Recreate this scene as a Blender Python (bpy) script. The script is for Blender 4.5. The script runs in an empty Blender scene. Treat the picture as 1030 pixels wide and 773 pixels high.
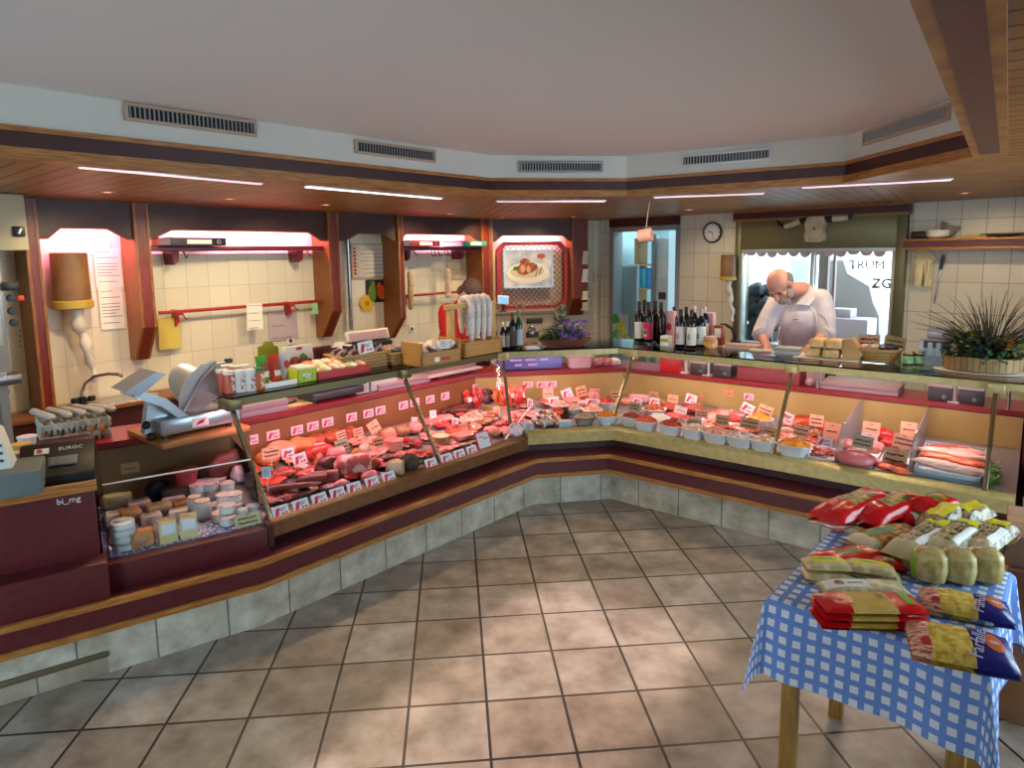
import bpy, bmesh, math, random
from mathutils import Vector, Matrix, Euler, noise as mnoise
random.seed(7)
PI = math.pi
C = bpy.context.scene.collection
V = Vector
R = math.radians
# ------------------------------------------------------------------ camera model (metres, tile = 0.30)
F_PX, PITCH, ROLL, YAW = 665.07, -0.1274, -0.012, 0.0875
EYE = V((0.808, -2.975, 1.732)); SHY = -46.8
fw = V((math.cos(PITCH)*math.sin(YAW), math.cos(PITCH)*math.cos(YAW), math.sin(PITCH)))
r0 = V((math.cos(YAW), -math.sin(YAW), 0)); u0 = r0.cross(fw)
rt = r0*math.cos(ROLL) + u0*math.sin(ROLL); up = -r0*math.sin(ROLL) + u0*math.cos(ROLL)
def ray(u, v): return fw + rt*((u-515)/F_PX) - up*((v-386.5-SHY)/F_PX)
def at_z(u, v, z):
    d = ray(u, v); return EYE + d*((z-EYE.z)/d.z)
class Frame:
    """a vertical face standing in the room: x along it, y behind it, z up"""
    def __init__(s, a, b):
        s.a = V((a[0], a[1], 0)); d = V((b[0]-a[0], b[1]-a[1], 0)); s.len = d.length; s.t = d.normalized()
        s.n = V((-s.t.y, s.t.x, 0)); s.rz = math.atan2(s.t.y, s.t.x)
    def w(s, x, y, z=0.0): return s.a + s.t*x + s.n*y + V((0, 0, z))
    def px(s, u, v, y=0.0):
        d = ray(u, v); o = s.a + s.n*y; k = (o-EYE).dot(s.n)/d.dot(s.n); p = EYE + d*k
        return ((p-s.a).dot(s.t), y, p.z)
    def pz(s, u, v, z):
        p = at_z(u, v, z); return ((p-s.a).dot(s.t), (p-s.a).dot(s.n), z)
    def slope(s, u, v, y0, z0, k):
        """where the line of sight meets the sloping deck z = z0 + k*(y-y0)"""
        d = ray(u, v); n = s.n*(-k) + V((0, 0, 1)); o = s.w(0, y0, z0)
        p = EYE + d*((o-EYE).dot(n)/d.dot(n)); return ((p-s.a).dot(s.t), (p-s.a).dot(s.n), p.z)
# ------------------------------------------------------------------ materials
MATS = {}
def lin(c): return tuple((x/12.92 if x <= .04045 else ((x+.055)/1.055)**2.4) for x in c)
def hexc(h): return lin(tuple(int(h[i:i+2], 16)/255 for i in (0, 2, 4)))
def mat(name, col, rough=.5, metal=0., col2=None, scale=20., bump=0., bscale=None, alpha=1., emit=None, estr=0., spec=.5, thr=(.4, .6), stretch=None, trans=0., sheen=0.):
    if name in MATS: return MATS[name]
    m = bpy.data.materials.new(name); m.use_nodes = True; nt = m.node_tree; b = nt.nodes['Principled BSDF']
    c = hexc(col) if isinstance(col, str) else col
    b.inputs['Base Color'].default_value = (*c, 1); b.inputs['Roughness'].default_value = rough; b.inputs['Metallic'].default_value = metal
    b.inputs['Specular IOR Level'].default_value = spec
    if alpha < 1: b.inputs['Alpha'].default_value = alpha
    if trans: b.inputs['Transmission Weight'].default_value = trans
    if emit: b.inputs['Emission Color'].default_value = (*(hexc(emit) if isinstance(emit, str) else emit), 1); b.inputs['Emission Strength'].default_value = estr
    if col2 or bump:
        tc = nt.nodes.new('ShaderNodeTexCoord'); n = nt.nodes.new('ShaderNodeTexNoise'); n.inputs['Scale'].default_value = scale; n.inputs['Detail'].default_value = 4
        mp = nt.nodes.new('ShaderNodeMapping'); nt.links.new(tc.outputs['Object'], mp.inputs['Vector']); nt.links.new(mp.outputs['Vector'], n.inputs['Vector'])
        if stretch: mp.inputs['Scale'].default_value = stretch
        if col2:
            r = nt.nodes.new('ShaderNodeValToRGB'); r.color_ramp.elements[0].position = thr[0]; r.color_ramp.elements[1].position = thr[1]
            r.color_ramp.elements[0].color = (*c, 1); r.color_ramp.elements[1].color = (*(hexc(col2) if isinstance(col2, str) else col2), 1)
            nt.links.new(n.outputs['Fac'], r.inputs['Fac']); nt.links.new(r.outputs['Color'], b.inputs['Base Color'])
        if bump:
            bn = nt.nodes.new('ShaderNodeBump'); bn.inputs['Strength'].default_value = bump; bn.inputs['Distance'].default_value = .01
            src = n
            if bscale:
                src = nt.nodes.new('ShaderNodeTexNoise'); src.inputs['Scale'].default_value = bscale; nt.links.new(mp.outputs['Vector'], src.inputs['Vector'])
            nt.links.new(src.outputs['Fac'], bn.inputs['Height']); nt.links.new(bn.outputs['Normal'], b.inputs['Normal'])
    MATS[name] = m; return m
def glass(name, tint=(.95, 1, .98), rough=.02, ior=1.25, haze=0.):
    if name in MATS: return MATS[name]
    m = bpy.data.materials.new(name); m.use_nodes = True; nt = m.node_tree; nt.nodes.clear()
    o = nt.nodes.new('ShaderNodeOutputMaterial'); mx = nt.nodes.new('ShaderNodeMixShader'); t = nt.nodes.new('ShaderNodeBsdfTransparent'); g = nt.nodes.new('ShaderNodeBsdfGlossy'); f = nt.nodes.new('ShaderNodeFresnel')
    t.inputs['Color'].default_value = (*tint, 1); g.inputs['Roughness'].default_value = rough; f.inputs['IOR'].default_value = ior
    nt.links.new(f.outputs[0], mx.inputs[0]); nt.links.new(t.outputs[0], mx.inputs[1]); nt.links.new(g.outputs[0], mx.inputs[2])
    last = mx
    if haze:
        d = nt.nodes.new('ShaderNodeBsdfDiffuse'); d.inputs['Color'].default_value = (.9, .85, .88, 1); m2 = nt.nodes.new('ShaderNodeMixShader'); m2.inputs[0].default_value = haze
        nt.links.new(mx.outputs[0], m2.inputs[1]); nt.links.new(d.outputs[0], m2.inputs[2]); last = m2
    nt.links.new(last.outputs[0], o.inputs[0]); MATS[name] = m; return m
def tile_mat(name, tw, th, ca, cb, grout, mortar=.006, rough=.35, off=0., coord='Object', cloud=None, axes='XY', shift=(0, 0), cloudscale=5., bump=.4):
    if name in MATS: return MATS[name]
    m = bpy.data.materials.new(name); m.use_nodes = True; nt = m.node_tree; b = nt.nodes['Principled BSDF']; b.inputs['Roughness'].default_value = rough
    tc = nt.nodes.new('ShaderNodeTexCoord'); br = nt.nodes.new('ShaderNodeTexBrick'); src = tc.outputs[coord]
    sp = nt.nodes.new('ShaderNodeSeparateXYZ'); cm = nt.nodes.new('ShaderNodeCombineXYZ'); nt.links.new(src, sp.inputs[0])
    for i, a in enumerate(axes):
        ad = nt.nodes.new('ShaderNodeMath'); ad.inputs[1].default_value = shift[i] + 60*(tw if i == 0 else th); nt.links.new(sp.outputs[a], ad.inputs[0]); nt.links.new(ad.outputs[0], cm.inputs[i])
    nt.links.new(cm.outputs[0], br.inputs['Vector'])
    br.offset = off; br.inputs['Scale'].default_value = 1; br.inputs['Brick Width'].default_value = tw; br.inputs['Row Height'].default_value = th; br.inputs['Mortar Size'].default_value = mortar/2; br.inputs['Mortar Smooth'].default_value = .15; br.inputs['Bias'].default_value = 0
    br.inputs['Color1'].default_value = (*hexc(ca), 1); br.inputs['Color2'].default_value = (*hexc(cb), 1); br.inputs['Mortar'].default_value = (*hexc(grout), 1)
    col = br.outputs['Color']
    if cloud:
        n = nt.nodes.new('ShaderNodeTexNoise'); n.inputs['Scale'].default_value = cloudscale; n.inputs['Detail'].default_value = 6; n.inputs['Roughness'].default_value = .6; nt.links.new(src, n.inputs['Vector'])
        r = nt.nodes.new('ShaderNodeValToRGB'); r.color_ramp.elements[0].position = .3; r.color_ramp.elements[1].position = .7; r.color_ramp.elements[0].color = (*hexc(cloud[0]), 1); r.color_ramp.elements[1].color = (*hexc(cloud[1]), 1); nt.links.new(n.outputs['Fac'], r.inputs['Fac'])
        mx = nt.nodes.new('ShaderNodeMix'); mx.data_type = 'RGBA'; mx.blend_type = 'MULTIPLY'; mx.inputs['Factor'].default_value = 1; nt.links.new(col, mx.inputs[6]); nt.links.new(r.outputs['Color'], mx.inputs[7]); col = mx.outputs[2]
    nt.links.new(col, b.inputs['Base Color'])
    bn = nt.nodes.new('ShaderNodeBump'); bn.inputs['Strength'].default_value = bump; bn.inputs['Distance'].default_value = .004; bn.invert = True; nt.links.new(br.outputs['Fac'], bn.inputs['Height']); nt.links.new(bn.outputs['Normal'], b.inputs['Normal'])
    MATS[name] = m; return m
# ------------------------------------------------------------------ mesh builder
class MB:
    def __init__(s): s.v = []; s.f = []; s.m = []; s.cur = 0; s.uv = {}
    def k(s, i): s.cur = i; return s
    def add(s, vs, fs, M=None):
        b = len(s.v); s.v += [tuple(M @ V(p)) if M else tuple(p) for p in vs]
        for f in fs: s.f.append(tuple(b+i for i in f)); s.m.append(s.cur)
        return s
    def box(s, c, d, rz=0., M=None, bev=0., rot=None):
        x, y, z = d[0]/2, d[1]/2, d[2]/2
        T = Matrix.Translation(c) @ (rot.to_matrix().to_4x4() if rot else Matrix.Rotation(rz, 4, 'Z'))
        if M: T = M @ T
        bev = min(bev, x*.9, y*.9, z*.9)
        if bev <= 0:
            vs = [(a*x, b*y, e*z) for e in (-1, 1) for b in (-1, 1) for a in (-1, 1)]
            return s.add(vs, [(0, 2, 3, 1), (4, 5, 7, 6), (0, 1, 5, 4), (1, 3, 7, 5), (3, 2, 6, 7), (2, 0, 4, 6)], T)
        bm = bmesh.new(); bmesh.ops.create_cube(bm, size=1); bmesh.ops.scale(bm, vec=d, verts=bm.verts); bmesh.ops.bevel(bm, geom=bm.edges[:], offset=bev, segments=2, affect='EDGES', profile=.5)
        bm.verts.index_update(); s.add([v.co[:] for v in bm.verts], [[v.index for v in f.verts] for f in bm.faces], T); bm.free(); return s
    def lo(s, x0, x1, y0, y1, z0, z1, bev=0.): return s.box(((x0+x1)/2, (y0+y1)/2, (z0+z1)/2), (abs(x1-x0), abs(y1-y0), abs(z1-z0)), bev=bev)
    def tube(s, pts, r, n=10, cap=True, M=None, closed=False, flat=1.):
        pts = [V(p) for p in pts]; N = len(pts); rs = r if isinstance(r, (list, tuple)) else [r]*N
        vs = []; fs = []; prev = None
        for i, p in enumerate(pts):
            a = pts[max(0, i-1)]; b = pts[min(N-1, i+1)]
            if closed: a = pts[i-1]; b = pts[(i+1) % N]
            t = (b-a); t = t.normalized() if t.length > 1e-9 else V((0, 0, 1))
            if prev is None:
                x = t.orthogonal().normalized()
                if abs(t.z) < .9: x = t.cross(V((0, 0, 1))).normalized()
            else: x = (prev - t*prev.dot(t)).normalized()
            prev = x; y = t.cross(x)
            for j in range(n): a_ = 2*PI*j/n; vs.append(p + x*(math.cos(a_)*rs[i]) + y*(math.sin(a_)*rs[i]*flat))
        for i in range(N if closed else N-1):
            for j in range(n):
                i2 = (i+1) % N; fs.append((i*n+j, i*n+(j+1) % n, i2*n+(j+1) % n, i2*n+j))
        if cap and not closed: fs.append(tuple(range(n))[::-1]); fs.append(tuple((N-1)*n+j for j in range(n)))
        return s.add(vs, fs, M)
    def cyl(s, p0, p1, r, r1=None, n=16, M=None): return s.tube([p0, p1], [r, r if r1 is None else r1], n, True, M)
    def lathe(s, prof, n=20, M=None, sq=2., sx=1., sy=1., cap=True):
        vs = []; fs = []
        for (r, z) in prof:
            for j in range(n):
                a = 2*PI*j/n; ca, sa = math.cos(a), math.sin(a)
                q = (abs(ca)**sq + abs(sa)**sq)**(-1/sq)
                vs.append((r*q*ca*sx, r*q*sa*sy, z))
        for i in range(len(prof)-1):
            for j in range(n): fs.append((i*n+j, i*n+(j+1) % n, (i+1)*n+(j+1) % n, (i+1)*n+j))
        if cap and prof[0][0] > 1e-6: fs.append(tuple(range(n))[::-1])
        if cap and prof[-1][0] > 1e-6: fs.append(tuple((len(prof)-1)*n+j for j in range(n)))
        return s.add(vs, fs, M)
    def prism(s, poly, z0, z1, M=None):
        n = len(poly); vs = [(p[0], p[1], z0) for p in poly] + [(p[0], p[1], z1) for p in poly]
        fs = [tuple(range(n))[::-1], tuple(range(n, 2*n))] + [(i, (i+1) % n, n+(i+1) % n, n+i) for i in range(n)]
        return s.add(vs, fs, M)
    def slab(s, poly, y0, y1, M=None):
        """outline in x,z given thickness along y"""
        n = len(poly); vs = [(p[0], y0, p[1]) for p in poly] + [(p[0], y1, p[1]) for p in poly]
        fs = [tuple(range(n)), tuple(range(n, 2*n))[::-1]] + [((i+1) % n, i, n+i, n+(i+1) % n) for i in range(n)]
        return s.add(vs, fs, M)
    def ell(s, c, d, n=12, m=8, nz=0., seed=0, rot=None, flatb=None, fr=1.):
        """lumpy ellipsoid: d = half sizes"""
        vs = []; fs = []; T = Matrix.Translation(c) @ (rot.to_matrix().to_4x4() if rot else Matrix())
        for i in range(m+1):
            th = PI*i/m
            for j in range(n):
                a = 2*PI*j/n; p = V((math.sin(th)*math.cos(a), math.sin(th)*math.sin(a), math.cos(th)))
                k = 1 + nz*mnoise.noise(p*1.6*fr + V((seed*3.1, seed*1.7, seed)))
                q = V((p.x*d[0]*k, p.y*d[1]*k, p.z*d[2]*k))
                if flatb is not None: q.z = max(q.z, -flatb)
                vs.append(q)
        for i in range(m):
            for j in range(n): fs.append((i*n+j, (i+1)*n+j, (i+1)*n+(j+1) % n, i*n+(j+1) % n))
        return s.add(vs, fs, T)
    def grid(s, fn, nu, nv, uvfn=None):
        b = len(s.v)
        for i in range(nu+1):
            for j in range(nv+1):
                s.v.append(tuple(fn(i/nu, j/nv)))
                if uvfn: s.uv[len(s.v)-1] = uvfn(i/nu, j/nv)
        for i in range(nu):
            for j in range(nv):
                a = b+i*(nv+1)+j; s.f.append((a, a+nv+1, a+nv+2, a+1)); s.m.append(s.cur)
        return s
    def sweep(s, prof, line_at):
        """closed profile of (b,z) swept along offset polylines"""
        n = len(prof); rows = [line_at(b) for b, z in prof]; L = len(rows[0]); vs = []; fs = []
        for i in range(L):
            for j in range(n): vs.append((rows[j][i].x, rows[j][i].y, prof[j][1]))
        for i in range(L-1):
            for j in range(n): fs.append((i*n+j, i*n+(j+1) % n, (i+1)*n+(j+1) % n, (i+1)*n+j))
        fs.append(tuple(range(n))); fs.append(tuple((L-1)*n+j for j in range(n))[::-1])
        return s.add(vs, fs)
    def text(s, str_, size, M, depth=.0006, align='CENTER', bold=0.):
        cu = bpy.data.curves.new('lettering', 'FONT'); cu.body = str_; cu.size = size; cu.extrude = depth; cu.align_x = align; cu.align_y = 'CENTER'; cu.offset = bold; cu.resolution_u = 2
        o = bpy.data.objects.new('lettering', cu); C.objects.link(o); dg = bpy.context.evaluated_depsgraph_get(); me = bpy.data.meshes.new_from_object(o.evaluated_get(dg))
        s.add([v.co[:] for v in me.vertices], [tuple(p.vertices) for p in me.polygons], M)
        bpy.data.objects.remove(o); bpy.data.curves.remove(cu); bpy.data.meshes.remove(me); return s
    def mesh(s, name, mats, smooth=40):
        me = bpy.data.meshes.new(name); me.from_pydata(s.v, [], s.f)
        for m in (mats if isinstance(mats, (list, tuple)) else [mats]): me.materials.append(m)
        me.polygons.foreach_set('material_index', s.m)
        if s.uv:
            l = me.uv_layers.new(name='UVMap')
            for lp in me.loops: l.data[lp.index].uv = s.uv.get(lp.vertex_index, (0, 0))
        bm = bmesh.new(); bm.from_mesh(me); bmesh.ops.recalc_face_normals(bm, faces=bm.faces[:]); bm.to_mesh(me); bm.free()
        if smooth:
            me.polygons.foreach_set('use_smooth', [True]*len(me.polygons)); me.set_sharp_from_angle(angle=R(smooth))
        me.update(); return me
# ------------------------------------------------------------------ objects
def part(name, mb, mats, parent, smooth=40, label=None, kind=None):
    o = bpy.data.objects.new(name, mb.mesh(name, mats, smooth) if isinstance(mb, MB) else mb); C.objects.link(o); o.parent = parent
    if label: o['label'] = label
    if kind: o['kind'] = kind
    return o
def _tag(o, label, cat, group=None, kind=None):
    if label: o['label'] = label
    if cat: o['category'] = cat
    if group: o['group'] = group
    if kind: o['kind'] = kind
    return o
def thing(name, label, cat, loc=(0, 0, 0), rz=0., group=None):
    o = bpy.data.objects.new(name, None); C.objects.link(o); o.location = loc; o.rotation_euler = (0, 0, rz); o.empty_display_size = .05
    return _tag(o, label, cat, group)
def solo(name, mb, mats, label, cat, loc=(0, 0, 0), rz=0., group=None, kind=None, smooth=40, rot=None, scale=None):
    o = bpy.data.objects.new(name, mb.mesh(name, mats, smooth) if isinstance(mb, MB) else mb); C.objects.link(o); o.location = loc; o.rotation_euler = rot if rot else (0, 0, rz)
    if scale: o.scale = scale
    return _tag(o, label, cat, group, kind)
def struct(name, mb, mats, loc=(0, 0, 0), rz=0., smooth=30):
    o = bpy.data.objects.new(name, mb.mesh(name, mats, smooth)); C.objects.link(o); o.location = loc; o.rotation_euler = (0, 0, rz); o['kind'] = 'structure'; return o
def dup(root, loc, rz=None, label=None, group=None, scale=None, rot=None):
    r = root.copy(); C.objects.link(r); r.location = loc
    if rz is not None: r.rotation_euler = (0, 0, rz)
    if rot is not None: r.rotation_euler = rot
    if scale: r.scale = scale
    if label: r['label'] = label
    if group: r['group'] = group
    for ch in list(root.children):
        c = ch.copy(); C.objects.link(c); c.parent = r
        for g in ch.children:
            d = g.copy(); C.objects.link(d); d.parent = c
    return r
def area(name, loc, target, sx, sy, power, col, spread=None):
    l = bpy.data.lights.new(name, 'AREA'); l.shape = 'RECTANGLE'; l.size = sx; l.size_y = sy; l.energy = power; l.color = col
    if spread: l.spread = spread
    o = bpy.data.objects.new(name, l); C.objects.link(o); o.location = loc
    return o, l
def aim(o, xaxis, zdir):
    """light's long side along xaxis, shining along zdir"""
    z = -V(zdir).normalized(); x = V(xaxis).normalized(); x = (x - z*x.dot(z)).normalized(); y = z.cross(x)
    o.rotation_euler = Matrix((x, y, z)).transposed().to_euler()
ORD = ['first', 'second', 'third', 'fourth', 'fifth', 'sixth', 'seventh', 'eighth', 'ninth', 'tenth', 'eleventh', 'twelfth', 'thirteenth', 'fourteenth', 'fifteenth', 'sixteenth', 'seventeenth', 'eighteenth']
# ================================================================== MATERIALS
OAK = mat('oak', 'b07838', .42, col2='8f5a26', scale=9, stretch=(1, 1, 12), bump=.1)
OAKV = mat('oak_edging', '9a5f28', .42, col2='7d471b', scale=14, stretch=(9, 9, 1))
OAKD = mat('oak_trim', 'a3713a', .4, col2='87561f', scale=16, stretch=(2, 2, 9))
MAROON = mat('maroon_laminate', '5a1f24', .38, col2='511a20', scale=30)
MAROOND = mat('dark_maroon_board', '43191b', .45, col2='3a1517', scale=12)
REDB = mat('red_brown_post', '7a2414', .4, col2='661c10', scale=10, stretch=(8, 8, 1))
GOLD = mat('gold_anodised', 'c2b27a', .36, .35, col2='b5a468', scale=30)
BRASSB = mat('bronze_anodised', '7a5230', .38, .3, col2='6e4828', scale=30)
POSTM = mat('post_metal', 'a59a78', .25, .9)
RAILD = mat('dark_olive_rail', '6e6440', .35, .4)
OLIVE = mat('olive_metal', '6f6f52', .4, .5)
STEEL = mat('brushed_steel', 'b9bcbf', .25, .95, col2='a9acb0', scale=60, stretch=(1, 1, 20))
ALU = mat('aluminium', 'c4c8cc', .3, .9)
GREYM = mat('grey_paint', '8b9093', .45)
WHITE = mat('white_plastic', 'e6e6e4', .35)
BLACK = mat('black_plastic', '141416', .35)
DGREY = mat('dark_grey_plastic', '3a3d40', .4)
PAPER = mat('paper', 'eceae4', .8)
INK = mat('dark_ink', '23222a', .7)
REDINK = mat('red_ink', 'c02038', .7)
GLASS = glass('clear_glass', (.97, .99, .98), .02, 1.09)
PLEXI = glass('acrylic_sheet', (.96, .93, .95), .04, 1.3, .10)
FOIL = glass('clear_film', (.97, .96, .96), .22, 1.3, .10)
CEILW = mat('white_plaster', 'dcdbdb', .9, bump=.06, scale=220)
PLASTW = mat('white_painted_board', 'cfcfc8', .7)
TUBE = mat('lit_tube', 'fff0ee', .4, emit=(1, .72, .74), estr=9)
TUBEP = mat('pink_lit_tube', 'ffd8dc', .4, emit=(1, .50, .60), estr=9)
STRIPL = mat('lit_strip', 'fff2ee', .4, emit=(1, .62, .66), estr=1.0)
STRIPW = mat('lit_strip_white', 'fff2ee', .4, emit=(1, .92, .9), estr=2.6)
DLR = mat('red_lit_bulb', 'ffb0a0', .4, emit=(1, .22, .16), estr=5)
WALLT = tile_mat('cream_wall_tile', .2, .295, 'ded8c8', 'd6cfbd', 'b8ae9a', .005, .3, axes='XZ', shift=(.03, .02))
WALLT2 = tile_mat('white_wall_tile', .2, .295, 'd6d2c6', 'cfcabc', '9a9486', .007, .3, axes='XZ', shift=(.05, .07))
FLOORT = tile_mat('floor_tile', .3, .3, 'b2aca4', '978b7e', '202226', .0115, .36, cloud=('aca49c', 'ffffff'), cloudscale=6, bump=.0)
PLINT = tile_mat('plinth_tile', .29, .4, 'd8d4c4', 'c8c3b2', '7d7c76', .008, .4, coord='UV', cloud=('b8b4a4', 'ffffff'), cloudscale=9)
SLAT = tile_mat('ceiling_slats', .105, 40, 'b8844a', 'a5733c', '3a200c', .015, .42, cloud=('d8c4a8', 'ffffff'), cloudscale=3)
# ================================================================== FRAMES
WL = Frame((-2.251, 2.285), (1.272, 5.839)); WM = Frame((1.272, 5.839), (2.953, 6.13)); WR = Frame((2.953, 6.13), (5.827, 2.548))
CP = [V(p) for p in [(-2.80, -1.413), (-.14, .036), (1.32, 1.392), (1.879, 1.432), (3.527, -.137)]]
def offset(P, d, closed=False):
    n = []; out = []; N = len(P)
    for i in range(N if closed else N-1):
        t = (P[(i+1) % N]-P[i]).normalized(); n.append(V((-t.y, t.x)))
    for i in range(N):
        if not closed and i == 0: out.append(P[0]+n[0]*d)
        elif not closed and i == N-1: out.append(P[-1]+n[-1]*d)
        else:
            a, b = n[i-1], n[i]; m = (a+b).normalized(); out.append(P[i]+m*(d/m.dot(b)))
    return out
K = [Frame(CP[i], CP[i+1]) for i in range(4)]          # near-left, left, middle, right counter fronts
K0, KL, KM, KR = K
# ================================================================== ROOM SHELL
FA, FB, FC, FD, FE = V((-4.0, .52)), V((-4.0, -.65)), V((-.41, -3.64)), V((1.0, -4.9)), V((6.62, 1.56))
m = MB(); m.add([(-5, -6, 0), (8, -6, 0), (8, 8, 0), (-5, 8, 0)], [(0, 1, 2, 3)])
struct('floor', m, FLOORT)
# left wall: tiled, a hand behind the valance boards
m = MB(); m.lo(-2.6, 5.06, .25, .40, 0, 2.46); struct('wall_left', m, WALLT, WL.w(0, 0), WL.rz)
m = MB(); m.lo(.0, 1.80, .20, .34, 0, 2.46); struct('wall_back', m, WALLT, WM.w(0, 0), WM.rz)
# right wall with the doorway and the window opening
m = MB()
for x0, x1, z0, z1 in [(-.12, .10, 0, 2.46), (.10, 1.13, 2.02, 2.46), (1.13, 1.98, 0, 2.46), (1.98, 3.66, 0, .60), (1.98, 3.66, 1.73, 2.46), (3.66, 6.3, 0, 2.46)]:
    m.lo(x0, x1, 0, .14, z0, z1)
struct('wall_right', m, WALLT2, WR.w(0, 0), WR.rz)
def wall_holes(name, a, b, holes, mt, zt=2.46, th=.15):
    f = Frame(a, b); m = MB(); x = 0
    for x0, x1, z0, z1 in holes:
        if x0 > x: m.lo(x, x0, -th, 0, 0, zt)
        if z0 > 0: m.lo(x0, x1, -th, 0, 0, z0)
        m.lo(x0, x1, -th, 0, z1, zt); x = x1
    m.lo(x, f.len, -th, 0, 0, zt); struct(name, m, mt, f.w(0, 0), f.rz); return f
PAINT = mat('painted_wall', 'b8b4aa', .8)
m = MB(); m.lo(-4.15, -4.0, -.65, .6, 0, 2.46); struct('wall_far_left', m, PAINT)
front = wall_holes('wall_front', FB, FC, [(.35, 3.1, .5, 2.05), (3.355, 4.40, 0, 2.05)], PAINT)
m = MB(); f2 = Frame(FC, FD); m.lo(0, f2.len, -.15, 0, 0, 2.46); struct('wall_front.001', m, PAINT, f2.w(0, 0), f2.rz)
street = wall_holes('wall_street', FD, FE, [(3.5, 6.4, .45, 2.05)], PAINT)
for i, (x0, x1) in enumerate([(3.5, 6.4)]):
    m = MB(); nn = 3
    for k in range(nn+1):
        x = x0+(x1-x0)*k/nn; m.lo(max(x0, x-.03), min(x1, x+.03), -.12, -.04, .45, 2.05)
    m.lo(x0, x1, -.12, -.04, .45, .51); m.lo(x0, x1, -.12, -.04, 1.99, 2.05)
    w = struct('window_%d' % (i+1), m, ALU, street.w(0, 0), street.rz)
    g = MB(); g.lo(x0, x1, -.085, -.078, .48, 2.02); part('pane', g, GLASS, w)
m = MB()
for k in range(4): m.lo(.35+k*.9, .40+k*.9, -.12, -.04, .5, 2.05)
m.lo(.35, 3.1, -.12, -.04, .5, .56); m.lo(.35, 3.1, -.12, -.04, 1.99, 2.05)
w = struct('window_2', m, ALU, front.w(0, 0), front.rz); g = MB(); g.lo(.35, 3.1, -.085, -.078, .53, 2.02); part('pane', g, GLASS, w)
m = MB(); m.lo(-3.5, 3.27, -3.2, -3.0, 0, 4.6); struct('wall_sun_block', m, mat('pale_render', 'd8d8d4', .9), front.w(0, 0), front.rz)  # unseen wall added outside to keep the sun out of the front window
m = MB(); m.lo(3.355, 3.42, -.14, -.02, 0, 2.05); m.lo(4.335, 4.40, -.14, -.02, 0, 2.05); m.lo(3.355, 4.40, -.14, -.02, 1.99, 2.05)
struct('door_1', m, ALU, front.w(0, 0), front.rz)
# ---- ceiling: white recess and slatted soffit
RP = [V(p) for p in [(-2.1, -.997), (1.09, 2.035), (2.143, 2.085), (3.32, 1.141), (3.237, -.03), (1.10, -2.42), (.1, -2.75)]]
m = MB(); q = offset(RP, .035, True); m.prism([(p.x, p.y) for p in q], 2.45, 2.52); struct('ceiling', m, CEILW)
def ring(mb, prof):
    rows = [offset(RP, -b, True) for b, z in prof]; n = len(prof); N = len(RP); vs = []; fs = []
    for i in range(N):
        for j in range(n): vs.append((rows[j][i].x, rows[j][i].y, prof[j][1]))
    for i in range(N):
        i2 = (i+1) % N
        for j in range(n): fs.append((i*n+j, i*n+(j+1) % n, i2*n+(j+1) % n, i2*n+j))
    mb.add(vs, fs)
# RP runs clockwise seen from above, its right side is the recess: negative offset = outwards
def rect(b0, b1, z0, z1): return [(b0, z0), (b1, z0), (b1, z1), (b0, z1)]
OUT = -1
m = MB(); ring(m, rect(OUT*.0, OUT*.04, 2.28, 2.46)); struct('trim_1', m, PLASTW)
m = MB(); ring(m, rect(OUT*-.012, OUT*.04, 2.263, 2.285)); ring(m, rect(OUT*-.012, OUT*.12, 2.150, 2.197)); struct('trim_2', m, OAK)
m = MB(); ring(m, rect(OUT*-.004, OUT*.03, 2.197, 2.263)); struct('trim_3', m, MAROOND)
bf = Frame(RP[4], RP[5]); m = MB(); m.lo(.1, bf.len+.1, .018, .092, 2.146, 2.16); struct('trim_4', m, MAROON, bf.w(0, 0), bf.rz)
def soffit(name, pts, a, b):
    rz = math.atan2(b[1]-a[1], b[0]-a[0]); o = V((a[0], a[1], 0)); I = Matrix.Rotation(-rz, 3, 'Z')
    m = MB(); m.prism([tuple((I @ (V((p[0], p[1], 0))-o))[:2]) for p in pts], 2.17, 2.20); struct(name, m, SLAT, o, rz)
e = [tuple(p) for p in offset(RP, .03, True)]
wl = lambda x, y=.35: tuple(WL.w(x, y)[:2]); wr = lambda x, y=.1: tuple(WR.w(x, y)[:2])
soffit('ceiling.001', [e[0], e[1], wl(5.05), wl(-2.6)], RP[0], RP[1])
soffit('ceiling.002', [e[1], e[2], wr(0.02), tuple(WM.w(1.75, .42)[:2]), tuple(WM.w(-.1, .42)[:2]), wl(5.05)], RP[1], RP[2])
soffit('ceiling.003', [e[2], e[3], wr(3.9), wr(.02)], RP[2], RP[3])
soffit('ceiling.004', [e[3], e[4], tuple(FE), wr(6.2), wr(3.9)], RP[3], RP[4])
soffit('ceiling.005', [e[4], e[5], tuple(FD), tuple(FE)], RP[4], RP[5])
soffit('ceiling.006', [e[5], e[6], e[0], (-4.1, -.6), tuple(FC), tuple(FD)], (-.41, -3.64), (1, -4.9))
soffit('ceiling.007', [e[0], wl(-2.6), (-4.1, .6), (-4.1, -.6)], RP[0], RP[1])
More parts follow.
